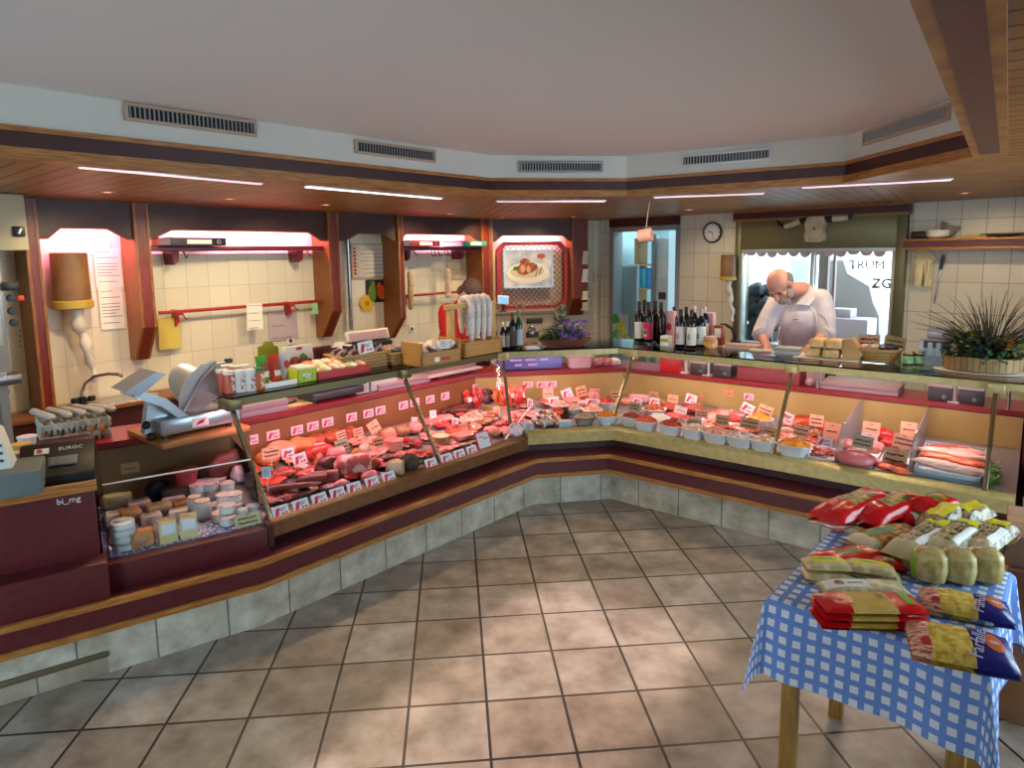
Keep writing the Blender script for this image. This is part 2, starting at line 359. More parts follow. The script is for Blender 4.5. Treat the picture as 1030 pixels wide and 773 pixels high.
# ---- vents on the white face of the recess
VENTF = mat('vent_frame_beige', 'b39a84', .5); VENTB = mat('vent_dark', '191919', .6); VSLAT = mat('vent_fin', 'a9adb0', .4, .5)
def vent(edge, c0, c1, frame, label):
    f = Frame(RP[edge], RP[edge+1])
    x0, _, z0 = f.px(*c0); x1, _, z1 = f.px(*c1); zc = (z0+z1)/2; h = .085; w = x1-x0
    t = thing('ceiling_vent', label, 'vent', f.w((x0+x1)/2, -.006, zc), f.rz, 'vents around the ceiling recess')
    m = MB(); a = w/2; b = h/2; k = .016
    m.lo(-a, a, -.012, .006, b-k, b, .002); m.lo(-a, a, -.012, .006, -b, -b+k, .002); m.lo(-a, -a+k, -.012, .006, -b+k, b-k); m.lo(a-k, a, -.012, .006, -b+k, b-k)
    part('frame', m, frame, t)
    m = MB(); m.lo(-a+k, a-k, .002, .006, -b+k, b-k); bkg = part('backing', m, VENTB, t)
    m = MB(); n = int((w-2*k)/.021)
    for i in range(n): m.box((-a+k+(i+.5)*(w-2*k)/n, -.003, 0), (.009, .003, h-2*k), rot=Euler((0, 0, .5)))
    part('fins', m, VSLAT, bkg)
vent(0, (124, 112), (257, 130), VENTF, 'beige slotted vent nearest the left edge, over the slicer')
vent(0, (356, 147), (437, 158), VENTF, 'beige slotted vent over the niche with two lever arch files')
vent(1, (521, 168), (606, 168), mat('vent_frame_grey', '9a9a98', .45, .3), 'pale grey slotted vent facing the room over the roast meat picture')
vent(2, (686, 162), (777, 155), mat('vent_frame_white', 'c9cccd', .4, .3), 'whitish slotted vent over the wall clock and the butcher')
vent(3, (870, 138), (957, 114), VENTF, 'beige slotted vent in the right corner beside the oak beam')
# ---- light strips in the soffit, with the light they give
def strip(p0, p1, label, power, w=.035, col=(1, .72, .42)):
    a = at_z(*p0, 2.168); b = at_z(*p1, 2.168); d = b-a; L = d.length; rz = math.atan2(d.y, d.x); c = (a+b)/2
    t = thing('light_strip', label, 'light', c, rz, 'recessed light strips in the soffit')
    m = MB(); m.lo(-L/2-.01, L/2+.01, -w/2-.008, w/2+.008, -.006, .004, .002); part('housing', m, ALU, t)
    m = MB(); m.lo(-L/2, L/2, -w/2, w/2, -.012, -.004, .003); part('diffuser', m, STRIPW if 'brightest' in label else STRIPL, t)
    o, l = area('strip_light', c-V((0, 0, .02)), None, L, w, power, col); o.rotation_euler = (0, 0, rz)
strip((80, 167), (262, 184), 'long pale light strip in the slatted soffit at far left', 20)
strip((308, 187), (443, 199), 'brightest light strip in the soffit, before the certificate niche', 20)
strip((500, 202), (608, 202), 'pink light strip in the soffit before the roast meat picture', 10)
strip((658, 198), (768, 194), 'pink light strip in the soffit before the wall clock', 14)
strip((807, 188), (957, 180), 'light strip in the soffit before the shelf, nearest the right corner', 14)
m0 = None
dls = [(108, 193, 'over the hand basin niche at far left'), (231, 200, 'before the wide rail niche, left part'), (328, 206, 'between the wide rail niche and the certificate'), (452, 215, 'before the niche with two lever arch files'), (505, 219, 'at the left post of the roast meat picture'), (577, 218, 'at the right post of the roast meat picture'), (693, 211, 'before the tiled pillar with the clock'), (971, 194, 'over the right shelf')]
for u, v, lab in dls:
    c = at_z(u, v, 2.17)
    if m0 is None:
        t = thing('downlight', '', 'light', c, 0, 'small downlights in the soffit'); m0 = t
        m = MB(); m.lathe([(.030, -.004), (.048, -.006), (.052, 0), (.030, .0)], 24, cap=False); rg_ = part('ring', m, GOLD, t)
        m = MB(); m.lathe([(0, -.004), (.02, -.004), (.03, -.001)], 20); part('bulb', m, DLR, rg_)
    else: t = dup(m0, c)
    if True:
        l = bpy.data.lights.new('spot_light', 'SPOT'); l.energy = 52 if u < 400 else 42 if u < 600 else 26; l.color = (1, .76, .42); l.spot_size = R(104); l.spot_blend = .8; l.shadow_soft_size = .03
        o = bpy.data.objects.new('spot_light', l); C.objects.link(o); o.location = c-V((0, 0, .02)); o.rotation_euler = (-((WL if u < 600 else WR).n*.75+V((0, 0, -1)))).to_track_quat('Z', 'Y').to_euler()
    t['label'] = 'small red glowing downlight in the soffit '+lab
# ================================================================== LEFT WALL: valances, posts, niches
zc, zl = 1.965, 1.885
def valance(f, x0, x1, lo0, hi0, hi1, lo1, idx, y=0., tube=None):
    m = MB(); m.slab([(x0, 2.17), (x0, zl), (lo0, zl), (hi0, zc), (hi1, zc), (lo1, zl), (x1, zl), (x1, 2.17)], y-.02, y)
    o = struct('trim_%d' % idx, m, MAROOND, f.w(0, 0), f.rz)
    m = MB(); m.tube([(x0, y-.012, zl), (lo0, y-.012, zl), (hi0, y-.012, zc), (hi1, y-.012, zc), (lo1, y-.012, zl), (x1, y-.012, zl)], .011, 4)
    part('edging', m, OAKV, o)
def post(f, x0, x1, idx, zbend=1.15, zend=.86, y0=-.045, y1=.25):
    m = MB(); m.add([], [])
    for a, b, mt in [(x0, x0+.02, 1), (x1-.02, x1, 1), (x0+.02, x1-.02, 0)]:
        e_ = .006 if mt else 0
        prof = [(y0-e_, 2.17), (y1, 2.17), (y1, zend), (y1-.10, zend), (y0-e_, zbend)]
        n = len(prof); vs = [(a, p[0], p[1]) for p in prof]+[(b, p[0], p[1]) for p in prof]
        m.k(mt).add(vs, [tuple(range(n)), tuple(range(n, 2*n))]+[(i, (i+1) % n, n+(i+1) % n, n+i) for i in range(n)])
    struct('trim_%d' % idx, m, [REDB, OAKV], f.w(0, 0), f.rz)
X = lambda u, v=230, y=0.: WL.px(u, v, y)[0]
valance(WL, -.02, .66, .05, .141, .461, .60, 5)
valance(WL, .74, 2.52, .80, .958, 2.286, 2.43, 6)
valance(WL, 2.60, 3.46, 2.74, 2.90, 3.25, 3.40, 7)
valance(WL, 3.50, 4.86, 3.50, 3.575, 4.64, 4.78, 8)
post(WL, -.10, -.01, 9, .60, .5); post(WL, .645, .765, 10); post(WL, 2.50, 2.63, 11); post(WL, 3.43, 3.51, 12, 1.0, .75); post(WL, 4.84, 5.0, 13, .95, .7)
# niche tubes: real tubes over the cut-outs
def niche_tube(f, x0, x1, y, z, label, power, col):
    t = thing('fluorescent_tube', label, 'light', f.w((x0+x1)/2, y, z), f.rz, 'tubes behind the valances'); L = x1-x0
    m = MB(); m.cyl((-L/2+.02, 0, 0), (L/2-.02, 0, 0), .013); part('tube', m, TUBEP, t)
    m = MB(); m.lo(-L/2, L/2, -.02, .02, .016, .04); m.lo(-L/2, -L/2+.02, -.015, .015, -.015, .02); m.lo(L/2-.02, L/2, -.015, .015, -.015, .02); part('holder', m, WHITE, t)
    o, l = area('tube_light', f.w((x0+x1)/2, y, z-.02), None, L-.05, .03, power, col); aim(o, f.t, f.n*.55+V((0, 0, -1)))
PINK = (1, .26, .46)
niche_tube(WL, .05, .60, .11, 2.08, 'tube behind the valance of the hand basin niche', 11, PINK)
niche_tube(WL, .85, 2.4, .11, 2.08, 'tube behind the valance of the wide rail niche', 42, PINK)
niche_tube(WL, 3.55, 4.75, .11, 2.08, 'tube behind the valance of the lever arch file niche', 28, PINK)
# ---- picture niche on the back wall
valance(WM, .06, 1.17, .09, .20, 1.04, 1.15, 14)
post(WM, -.02, .06, 15, .9, .7); post(WM, 1.165, 1.40, 16, 1.1, .85)
niche_tube(WM, .22, 1.02, .09, 2.02, 'tube behind the valance over the roast meat picture', 13, (1, .34, .42))
t = thing('lattice_panel', 'red octagonal frame over a diamond lattice behind the roast meat picture', 'panel', WM.w(.64, .12, 1.42), WM.rz)
RED = mat('red_paint', 'a01218', .35)
ox, oz, ch = .50, .46, .10
oct_ = lambda a, b, c: [(-a+c, -b), (a-c, -b), (a, -b+c), (a, b-c), (a-c, b), (-a+c, b), (-a, b-c), (-a, -b+c)]
m = MB(); A_, B_ = oct_(ox, oz, ch), oct_(ox-.05, oz-.05, ch-.02)
for i in range(8):
    j = (i+1) % 8; a, b, c, d = A_[i], A_[j], B_[j], B_[i]
    vs = [(p[0], y, p[1]) for y in (-.06, .02) for p in (a, b, c, d)]
    m.add(vs, [(0, 1, 2, 3), (4, 5, 6, 7), (0, 1, 5, 4), (2, 3, 7, 6), (1, 2, 6, 5), (0, 3, 7, 4)])
part('frame', m, RED, t)
m = MB(); st = .052
for k in range(-22, 23):
    for sgn in (1, -1):
        pts = []
        for q in range(0, 101):
            x = -ox+2*ox*q/100; z = sgn*x+k*st*1.41
            if abs(x) < ox-.045 and abs(z) < oz-.045 and abs(x)+abs(z) < ox+oz-ch-.05: pts.append((x, z))
        if len(pts) > 2:
            (xa, za), (xb, zb) = pts[0], pts[-1]; m.tube([(xa, .0+.004*sgn, za), (xb, .004*sgn, zb)], .0042, 4)
part('lattice', m, mat('lattice_wood', '8d3a1c', .5), t)
# ---- door frame, doorway, and the room behind it
m = MB(); m.lo(.06, .13, -.03, .17, 0, 2.04, .004); m.lo(1.10, 1.15, -.03, .17, 0, 2.04, .004); m.lo(.06, 1.15, -.03, .17, 2.0, 2.06, .004)
d1 = struct('door_2', m, GREYM, WR.w(0, 0), WR.rz)
m = MB(); m.lo(.06, 1.15, -.045, -.005, 2.06, 2.168); struct('trim_17', m, MAROOND, WR.w(0, 0), WR.rz)
OFW = mat('office_wall', 'b4ccd2', .8)
bk = Frame(WR.w(-.6, 1.9)[:2], WR.w(3.2, 1.9)[:2])
m = MB(); m.lo(0, 1.45, 0, .1, 0, 2.46); m.lo(2.0, 2.6, 0, .1, 0, 2.46); m.lo(1.45, 2.0, 0, .1, 0, .5); struct('wall_office', m, OFW, bk.w(0, 0), bk.rz)
m = MB(); m.lo(-.55, -.45, .14, 1.95, 0, 2.46); struct('wall_office.001', m, OFW, WR.w(0, 0), WR.rz)
m = MB(); m.lo(-.6, 1.75, .14, 2.0, 2.40, 2.46); struct('ceiling.008', m, CEILW, WR.w(0, 0), WR.rz)
m = MB(); m.lo(1.66, 1.76, .14, 2.0, 0, 2.46); struct('wall_office.002', m, OFW, WR.w(0, 0), WR.rz)
o, l = area('office_fill_light', WR.w(.5, 1.0, 2.36), None, 1.2, .5, 26, (.62, .9, 1.0)); o.rotation_euler = (0, 0, WR.rz)  # added fill light without a fitting, for the bluish light behind the doorway
# ================================================================== COUNTER
line = lambda b: offset(CP, b)
def sub(i0, i1, s0, s1):
    """polyline from s0 on segment i0 to s1 on segment i1, as a function of the offset"""
    def fn(b):
        q = offset(CP, b); out = [V(K[i0].w(s0, b)[:2])]
        for i in range(i0+1, i1+1): out.append(q[i])
        return out+[V(K[i1].w(s1, b)[:2])]
    return fn
LEN0 = K0.len
SE = K0.len-1.549+.955      # where the checkout ends and the cheese case begins, along K0
allc = sub(0, 3, 0, KR.len+.35)
t = thing('counter_base', 'long angled shop counter base with tiled plinth and maroon oak-edged bumper', 'counter', (0, 0, 0))
m = MB(); q = allc(0); q2 = allc(.5); acc = 0; hgt = .225
for i in range(len(q)-1):
    L = (q[i+1]-q[i]).length; base = len(m.v)
    m.add([(q[i].x, q[i].y, 0), (q[i+1].x, q[i+1].y, 0), (q[i+1].x, q[i+1].y, hgt), (q[i].x, q[i].y, hgt)], [(0, 1, 2, 3)])
    for k, uv in enumerate([(acc, .01), (acc+L, .01), (acc+L, .01+hgt), (acc, .01+hgt)]): m.uv[base+k] = uv
    acc += L if i != 1 else L
part('tiled_plinth', m, PLINT, t)
m = MB(); m.sweep([(-.05, .232), (.45, .232), (.45, .325), (-.05, .325)], allc); part('bumper_panel', m, MAROON, t)
for z0, z1, b0 in [(.208, .234, -.062), (.318, .342, -.066)]:
    m = MB(); m.sweep([(b0, z0), (.02, z0), (.02, z1), (b0, z1)], allc); part('oak_edging', m, OAK, t)
m = MB(); m.sweep([(-.045, .325), (.45, .325), (.45, .343), (-.045, .343)], allc); part('ledge', m, MAROON, t)
m = MB(); m.sweep([(.14, .34), (.75, .34), (.75, .40), (.14, .40)], sub(0, 3, SE+.70, KR.len)); part('recessed_base', m, MAROOND, t)
# ---- serving worktop behind the cases
m = MB(); m.sweep([(.846, .750), (1.20, .750), (1.20, .78), (.846, .78)], sub(0, 3, SE+.0, KR.len))
RIMR = mat('worktop_maroon', '8a2530', .3)
wt = thing('worktop', 'continuous maroon serving worktop running behind the display cases', 'worktop', (0, 0, 0))
part('top', m, RIMR, wt)
m = MB(); m.sweep([(.842, .742), (.875, .742), (.875, .750), (.842, .750)], sub(0, 3, SE, KR.len)); part('rubber_edge', m, BLACK, wt)
m = MB(); m.sweep([(1.10, 0), (1.18, 0), (1.18, .75), (1.10, .75)], sub(0, 3, SE, KR.len)); part('support_panel', m, MAROOND, wt)
# ---- display cases
DK = .095
DECK = mat('case_deck', '8d8b8c', .35, .3); TAN = mat('case_back_tan', 'b09a62', .45, col2='a58f54', scale=3); TANL = mat('case_back_brown', '8d5a34', .45, col2='7f4f2c', scale=3)
STRIP_DECK = {}
TCOL = {1: (1, .46, .50), 2: (1, .52, .52), 3: (1, .62, .56)}
def case(i, s0, s1, zb, label, posts, beam_mat, back_mat, tubes, m0=(0, 0), m1=(0, 0), shelf=True):
    """m0, m1: how s changes with depth at the mitred ends (ds/db)"""
    f = K[i]; t = thing('display_case', label, 'display case', f.w(0, 0), f.rz)
    S0 = lambda b: s0+m0*b; S1 = lambda b: s1+m1*b
    def run(prof, mb):
        n = len(prof); vs = [(S0(p[0]), p[0], p[1]) for p in prof]+[(S1(p[0]), p[0], p[1]) for p in prof]
        mb.add(vs, [tuple(range(n)), tuple(range(n, 2*n))[::-1]]+[((k+1) % n, k, n+k, n+(k+1) % n) for k in range(n)]); return mb
    part('front_beam', run([(.05, zb), (.12, zb), (.12, zb+.09), (.085, zb+.09), (.05, zb+.07)], MB()), beam_mat, t)
    part('deck', run([(.11, zb+.055), (.84, zb+.055), (.84, zb+.075+DK*.72), (.11, zb+.075)], MB()), DECK, t)
    part('back_panel', run([(.84, zb), (.86, zb), (.86, .745), (.84, .745)], MB()), back_mat, t)
    part('front_glass', run([(.095, zb+.09), (.101, zb+.09), (.446, .985), (.440, .985)], MB()), GLASS, t)
    if shelf:
        part('top_rail', run([(.42, .968), (.445, .968), (.445, .99), (.47, .99), (.47, 1.012), (.42, 1.012)], MB()), RAILD if i == 1 else GOLD, t)
        part('glass_shelf', run([(.40, 1.013), (.86, 1.013), (.86, 1.022), (.40, 1.022)], MB()), glass('green_shelf_glass', (.90, 1, .95), .03, 1.42, .0), t)
        part('rear_rail', run([(.83, .99), (.86, .99), (.86, 1.012), (.83, 1.012)], MB()), BRASSB, t)
    for s in posts:
        p = MB(); a = V((s, .09, zb+.08)); b = V((s, .445, .985)); d = (b-a); L = d.length
        p.box((a+b)/2, (.022, .022, L), rot=Euler((-math.atan2(d.y, d.z), 0, 0)), bev=.004); ps_ = part('post', p, POSTM, t)
        p = MB(); p.lo(s-.04, s+.04, .39, .50, .955, 1.008, .006); part('rail_clamp', p, RAILD if i == 1 else GOLD, ps_)
        if s > .05: p = MB(); p.cyl((s+.05, .86, .78), (s+.05, .855, 1.0), .009); part('rear_support', p, STEEL, t)
    for a, b, pw in tubes:
        p = MB(); p.cyl((a, .462, .976), (b, .462, .976), .011); part('tube', p, TUBEP, t)
        o, l = area('case_tube_light', f.w((a+b)/2, .468, .962), None, b-a, .03, pw, TCOL[i]); aim(o, f.t, f.n*-.05+V((0, 0, -1)))
    return t
def deck(i, u, v, h=0.):
    """point of segment i's deck seen at pixel u, v (h above it)"""
    zb = ZB[i]; return K[i].slope(u, v, .11, zb+.075+h, DK)
ZB = {0: .38, 1: .385, 2: .412, 3: .415}
ca = K[1].len; mi = math.tan((math.atan2(KL.t.y, KL.t.x)-math.atan2(KM.t.y, KM.t.x))/2); mj = math.tan((math.atan2(KM.t.y, KM.t.x)-math.atan2(KR.t.y, KR.t.x))/2)
case(1, .12, KL.len, ZB[1], 'long left display case of sausages and cured meat with brown rear panel', [.135, 1.245], BRASSB, TANL, [(.2, 1.18, 6.5), (1.3, 2.2, 7)], 0, mi)
case(2, 0, KM.len, ZB[2], 'short middle display case of salads at the bend of the counter', [-.13], GOLD, TAN, [(-.1, .6, 5)], -mi, mj)
case(3, 0, KR.len-.03, ZB[3], 'long right display case of salads, raw meat and fish', [-.06, 1.07, 2.12], GOLD, TAN, [(.0, 1.0, 7), (1.12, 2.06, 6)], -mj, 0)
# strip light reflection in the left case glass, modelled as a white rod
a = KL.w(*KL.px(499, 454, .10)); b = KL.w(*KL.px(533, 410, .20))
m = MB(); m.cyl((0, 0, 0), b-a, .006); solo('glass_reflection', m, mat('reflection_white', 'f2eef0', .3), 'thin white reflection streak modelled at the glass of the left case', 'rod', a)
# acrylic dividers of the right case
for lab, u0, v0 in [('clear divider between the salads and the pink meat loaf', 840.6, 467), ('clear divider between the pork slices and the fish', 915, 478)]:
    s, b, z = deck(3, u0, v0); m = MB(); z0 = ZB[3]+.075
    m.slab([(.0, 0), (.715, DK*.715), (.715, .27), (.13, .20), (.0, .07)], -.003, .003)
    m2 = MB(); m2.v = [(p[1], p[0], p[2]) for p in m.v]; m2.f = m.f; m2.m = m.m
    solo('case_divider', m2, PLEXI, lab, 'divider', KR.w(s, .12, z0+.002), KR.rz)
# ---- low cheese case left of the main case
c0, c1 = SE+.01, SE+.675
t = thing('cheese_case', 'low open chilled case of packed cheese beside the checkout', 'display case', K0.w(0, 0), K0.rz)
m = MB(); m.lo(c0, c1, .03, .10, .34, .455, .003); part('front_panel', m, MAROON, t)
m = MB(); m.lo(c0, c1, .085, .84, .42, .452); part('deck', m, mat('blue_tray', '5a64a8', .4, col2='d8d8ec', scale=60, thr=(.5, .55)), t)
m = MB(); m.lo(c0, c1+.1, .84, .86, .42, .745); part('back_panel', m, mat('case_back_dark_tan', '6f5637', .5), t)
for nm, b0, b1, z1 in [('front_glass', .09, .25, .74)]:
    m = MB(); m.add([(c0+.02, .09, .455), (c1-.02, .09, .455), (c1-.02, .25, .735), (c0+.02, .25, .735), (c0+.02, .096, .455), (c1-.02, .096, .455), (c1-.02, .256, .735), (c0+.02, .256, .735)], [(0, 1, 2, 3), (7, 6, 5, 4), (0, 4, 5, 1), (2, 6, 7, 3), (0, 3, 7, 4), (1, 5, 6, 2)]); part(nm, m, GLASS, t)
for x in (c0+.016, c1-.022):
    m = MB(); m.add([(x, .09, .455), (x, .25, .735), (x, .80, .735), (x, .80, .455), (x+.006, .09, .455), (x+.006, .25, .735), (x+.006, .80, .735), (x+.006, .80, .455)], [(0, 1, 2, 3), (7, 6, 5, 4), (0, 4, 5, 1), (1, 5, 6, 2), (2, 6, 7, 3), (3, 7, 4, 0)]); part('end_glass', m, GLASS, t)
m = MB(); m.tube([(c0+.02, .25, .737), (c1-.02, .25, .737)], .004, 6); part('glass_edge', m, mat('pale_edge', 'd8dcd8', .2), t)
m = MB(); m.lo(c1-.012, c1+.02, .03, .10, .36, .47); m.lo(c1-.004, c1+.012, .1, .84, .36, .46); part('end_panel', m, MAROOND, t)
# ---- checkout block
t = thing('checkout_counter', 'maroon checkout counter with oak top edge at far left', 'counter', K0.w(0, 0), K0.rz)
m = MB(); m.lo(0, SE, .06, .9, .343, .79, .003); part('body', m, MAROON, t)
m = MB(); m.lo(0, SE+.02, -.045, .06, .343, .50, .003); part('lower_box', m, MAROON, t)
m = MB(); m.lo(0, SE+.004, .03, .9, .79, .828, .004); part('top', m, MAROOND, t)
m = MB(); m.lo(0, SE+.008, .018, .034, .788, .832, .003); part('oak_edge', m, OAK, t)
# sticker with small letters on the checkout
s, b, z = K0.px(69, 503.5, .06)
m = MB(); m.text('bi_mg', .034, Matrix.Translation((0, 0, 0)) @ Matrix.Rotation(PI/2, 4, 'X'), .0005)
solo('sticker', m, mat('sticker_white', 'dcdcdc', .5), 'small white lettering stuck on the checkout front', 'sticker', K0.w(s, .0585, z), K0.rz)
# ---- end panel of the right case
t = thing('end_panel', 'tall maroon end panel closing the right display case, with a small chrome lock', 'panel', KR.w(KR.len, 0), KR.rz)
m = MB(); m.lo(.02, .10, .12, 1.15, .343, .93, .004); m.lo(-.02, .40, .62, 1.18, .343, .80, .004); part('panel', m, MAROON, t)
m = MB(); m.lo(.0, .42, .50, 1.2, .80, .93, .004); part('brown_top', m, mat('brown_board', '7a4a2e', .5), t)
m = MB(); m.cyl((.30, .50, .87), (.30, .475, .87), .012); m.tube([(.30, .478, .87), (.29, .47, .84), (.292, .472, .80)], .005, 8); part('lock', m, ALU, t)
# low tiled step at the left, in front of the plinth
a = at_z(110, 677, 0); b = at_z(-60, 730, 0); f = Frame(b[:2], a[:2]); t = thing('tiled_step', 'low tiled ledge on the floor at far left before the plinth', 'step', b, f.rz)
m = MB(); m.lo(0, f.len, 0, .34, 0, .075); part('body', m, tile_mat('step_tile', .3, .5, 'b3a896', 'a89a86', '6f6c66', .006, .4, axes='XZ', cloud=('b8b4a4', 'ffffff')), t)
m = MB(); m.lo(-.01, f.len+.005, -.008, .06, .075, .10, .004); part('oak_nosing', m, mat('dull_oak', '5e523c', .5), t)
m = MB(); m.lo(0, f.len, .06, .34, .075, .092); part('slab', m, mat('slate_slab', '4c4f50', .5), t)
# ================================================================== THINGS ON THE WALLS
def wx(f, u, v, y): p = f.px(u, v, y); return p
RX90 = Matrix.Rotation(PI/2, 4, 'X')
# roast meat picture in its silver frame
p0 = WM.px(506, 251, .06); p1 = WM.px(556, 289, .06); cx, cz = (p0[0]+p1[0])/2, (p0[2]+p1[2])/2; W_, H_ = p1[0]-p0[0], p0[2]-p1[2]
t = thing('wall_picture', 'framed picture of a roast on a white plate, hung on the diamond lattice', 'picture', WM.w(cx, .055, cz), WM.rz)
m = MB(); a, b = W_/2, H_/2
m.lo(-a, a, -.018, .008, b-.018, b); m.lo(-a, a, -.018, .008, -b, -b+.018); m.lo(-a, -a+.018, -.018, .008, -b, b); m.lo(a-.018, a, -.018, .008, -b, b); part('frame', m, ALU, t)
m = MB(); m.lo(-a+.01, a-.01, 0, .006, -b+.01, b-.01); part('sheet', m, mat('picture_blue', 'b4bcd2', .5, col2='dcdce4', scale=7), t)
disc = lambda mb, x, z, rx, rz_, y, n=20: mb.slab([(x+rx*math.cos(2*PI*i/n), z+rz_*math.sin(2*PI*i/n)) for i in range(n)], y-.0015, y)
m = MB(); disc(m, .0, -.06, .30, .145, -.001); part('printed_plate', m, mat('plate_white', 'efece2', .5), t)
m = MB(); disc(m, -.02, -.04, .24, .09, -.003); part('printed_plate_hollow', m, mat('plate_cream', 'd9cfb6', .5), t)
m = MB()
for x, z, rx, rz_, y in [(-.02, .01, .13, .075, -.005), (-.07, -.03, .09, .06, -.0055), (.04, .02, .09, .06, -.006), (-.05, .085, .07, .055, -.0065)]: disc(m, x, z, rx, rz_, y)
part('printed_roast', m, mat('roast', 'c86a34', .4, col2='8c3418', scale=14), t)
m = MB(); disc(m, -.08, .0, .035, .05, -.008); disc(m, .0, -.01, .03, .045, -.008); part('printed_glaze', m, mat('glaze', 'e8a878', .4), t)
m = MB()
for k in range(9): disc(m, -.19+.012*(k % 4), -.01+.014*(k//3), .035-.002*k, .013, -.005-.0003*k, 8)
part('printed_parsley', m, mat('leaf_print', '4c7c30', .6), t)
m = MB(); disc(m, .18, .165, .06, .035, -.004); part('printed_tomato', m, mat('tomato_print', 'b0502c', .5), t)
m = MB(); m.slab([(.14, -.08), (.16, -.08), (.20, .02), (.185, .025)], -.006, -.004); m.slab([(.09, -.11), (.105, -.115), (.14, -.01), (.13, -.005)], -.006, -.004); part('printed_cutlery', m, mat('cutlery_print', '8a5a44', .4), t)
# ---- rails with brackets and lever arch files
RAIL = mat('rail_dark_red', '6b1220', .35); RAILR = mat('rail_red', 'a01c1c', .35)
def rail(u0, v0, u1, v1, y, label, mt, brk, r=.016):
    a = WL.px(u0, v0, y); b = WL.px(u1, v1, y); z = (a[2]+b[2])/2; L = b[0]-a[0]
    t = thing('wall_rail', label, 'rail', WL.w(a[0], y, z), WL.rz, 'rails on the tiled wall')
    m = MB(); m.tube([(0, 0, 0), (L, 0, 0)], r, 10); part('bar', m, mt, t)
    for x in brk:
        m = MB(); m.slab([(x-.016, -.13), (x+.016, -.10), (x+.016, .015), (x-.016, .015)], .02, .25-y); m.box((x, 0, -.01), (.07, .05, .05), bev=.008); m.tube([(x+.04, 0, -.02), (x+.05, -.03, -.07), (x+.055, -.06, -.06)], .006, 6)
        br_ = part('bracket', m, mt, t)
    return t
def plate_rail(u0, v0, u1, v1, label, brk):
    a = WL.px(u0, v0, .03); b = WL.px(u1, v1, .03); z = (a[2]+b[2])/2; L = b[0]-a[0]
    t = thing('wall_rail', label, 'rail', WL.w(a[0], .03, z), WL.rz, 'rails on the tiled wall')
    m = MB(); m.lo(0, L, -.012, .012, -.022, .022, .004); m.lo(0, L, .012, .19, .012, .022); part('bar', m, RAIL, t)
    for x in brk:
        m = MB(); m.slab([(x-.02, -.14), (x+.02, -.11), (x+.03, -.01), (x-.03, -.01)], .03, .22); m.tube([(x+.05, 0, -.02), (x+.06, -.03, -.08), (x+.065, -.06, -.06)], .006, 6)
        part('bracket', m, RAIL, t)
    return z
zr = plate_rail(151, 251, 325, 249.5, 'upper dark red rail in the wide niche, carrying a black file', [.22, 1.45])
zr2 = plate_rail(401, 251, 481, 249.5, 'upper dark red rail in the right niche with two files and small hooks', [.18, 1.1])
rail(160, 315, 323, 303, .15, 'lower red rail in the wide niche with notes stuck to it', RAILR, [.16, 1.28])
rail(403, 298.5, 467, 293, .15, 'lower red rail in the right niche behind the dried sausages', RAILR, [.1])
a = WL.px(401, 251, .03); hk = None
for k, x in enumerate([.5, .56, .62, .72, .78, .86, .92, .98, 1.06]):
    if hk is None:
        m = MB(); m.tube([(0, .012, 0), (0, -.005, -.055), (.01, -.03, -.07), (.02, -.04, -.045)], .0055, 6)
        hk = solo('meat_hook', m, BLACK, 'small black hook hanging in a row under the rail between the red and green files', 'hook', WL.w(a[0]+x, .01, zr2-.024), WL.rz, 'hooks under the rail of the right niche')
    else: dup(hk, WL.w(a[0]+x, .01, zr2-.024))
def lever_file(u, v, z, mt, label, L=.50):
    x = WL.px(u, v, .03)[0]
    t = thing('lever_arch_file', label, 'file', WL.w(x, -.03, z+.023), WL.rz+.10, 'lever arch files lying on the rails')
    m = MB(); m.lo(0, L, -.14, .20, 0, .006, .002); m.lo(0, L, -.14, .20, .064, .070, .002); m.lo(0, L, -.145, -.138, 0, .07, .002); part('cover', m, mt, t)
    m = MB(); m.lo(.012, L-.012, -.12, .19, .006, .062); part('papers', m, PAPER, t)
    m = MB(); m.lo(.14, .36, -.148, -.144, .016, .052); part('spine_label', m, PAPER, t)
    m = MB(); m.lathe([(.012, -.002), (.018, -.003), (.018, .002), (.012, .002)], 14, Matrix.Translation((.43, -.146, .035)) @ RX90, cap=False); part('finger_ring', m, ALU, t)
lever_file(160, 250, zr, mat('file_black', '2c2032', .5), 'blackish lever arch file lying on the rail of the wide niche')
lever_file(401, 250, zr2, mat('file_red', '74131f', .5), 'dark red lever arch file lying on the rail of the right niche')
lever_file(454, 250, zr2, mat('file_green', '157a64', .5), 'green lever arch file lying on the rail beside the red file', .48)
# ---- sheets of paper
def sheet(f, u0, v0, u1, v1, y, mt, label, lines=0, lean=0., cat='paper', marks=INK, group=None):
    a = f.px(u0, v0, y); b = f.px(u1, v1, y); w, h = b[0]-a[0], a[2]-b[2]
    t = thing('paper_sheet', label, cat, f.w((a[0]+b[0])/2, y, (a[2]+b[2])/2), f.rz, group); t.rotation_euler = (0, lean, f.rz)
    m = MB(); m.grid(lambda i, j: ((i-.5)*w, -.004-.006*math.sin(3*i+2*j), (j-.5)*h), 5, 5); part('sheet', m, mt, t)
    if lines:
        m = MB(); rnd = random.Random(len(label))
        for k in range(lines):
            z = h*.42-h*.84*k/max(1, lines-1); ln = rnd.uniform(.4, .84)*w
            if rnd.random() < .12: continue
            m.lo(-.42*w, -.42*w+ln, -.0145, -.0135, z-h*.006, z+h*.006)
        part('print', m, marks, t)
    return t
sheet(WL, 93, 250, 124, 289, .24, PAPER, 'upper printed sheet on the tiles beside the brown dispenser', 12)
sheet(WL, 98, 290, 126, 330, .238, PAPER, 'lower printed sheet on the tiles beside the brown dispenser', 12)
sheet(WL, 126, 246, 141, 324, .16, PAPER, 'long sheet hung at the left edge of the wide niche post', 14)
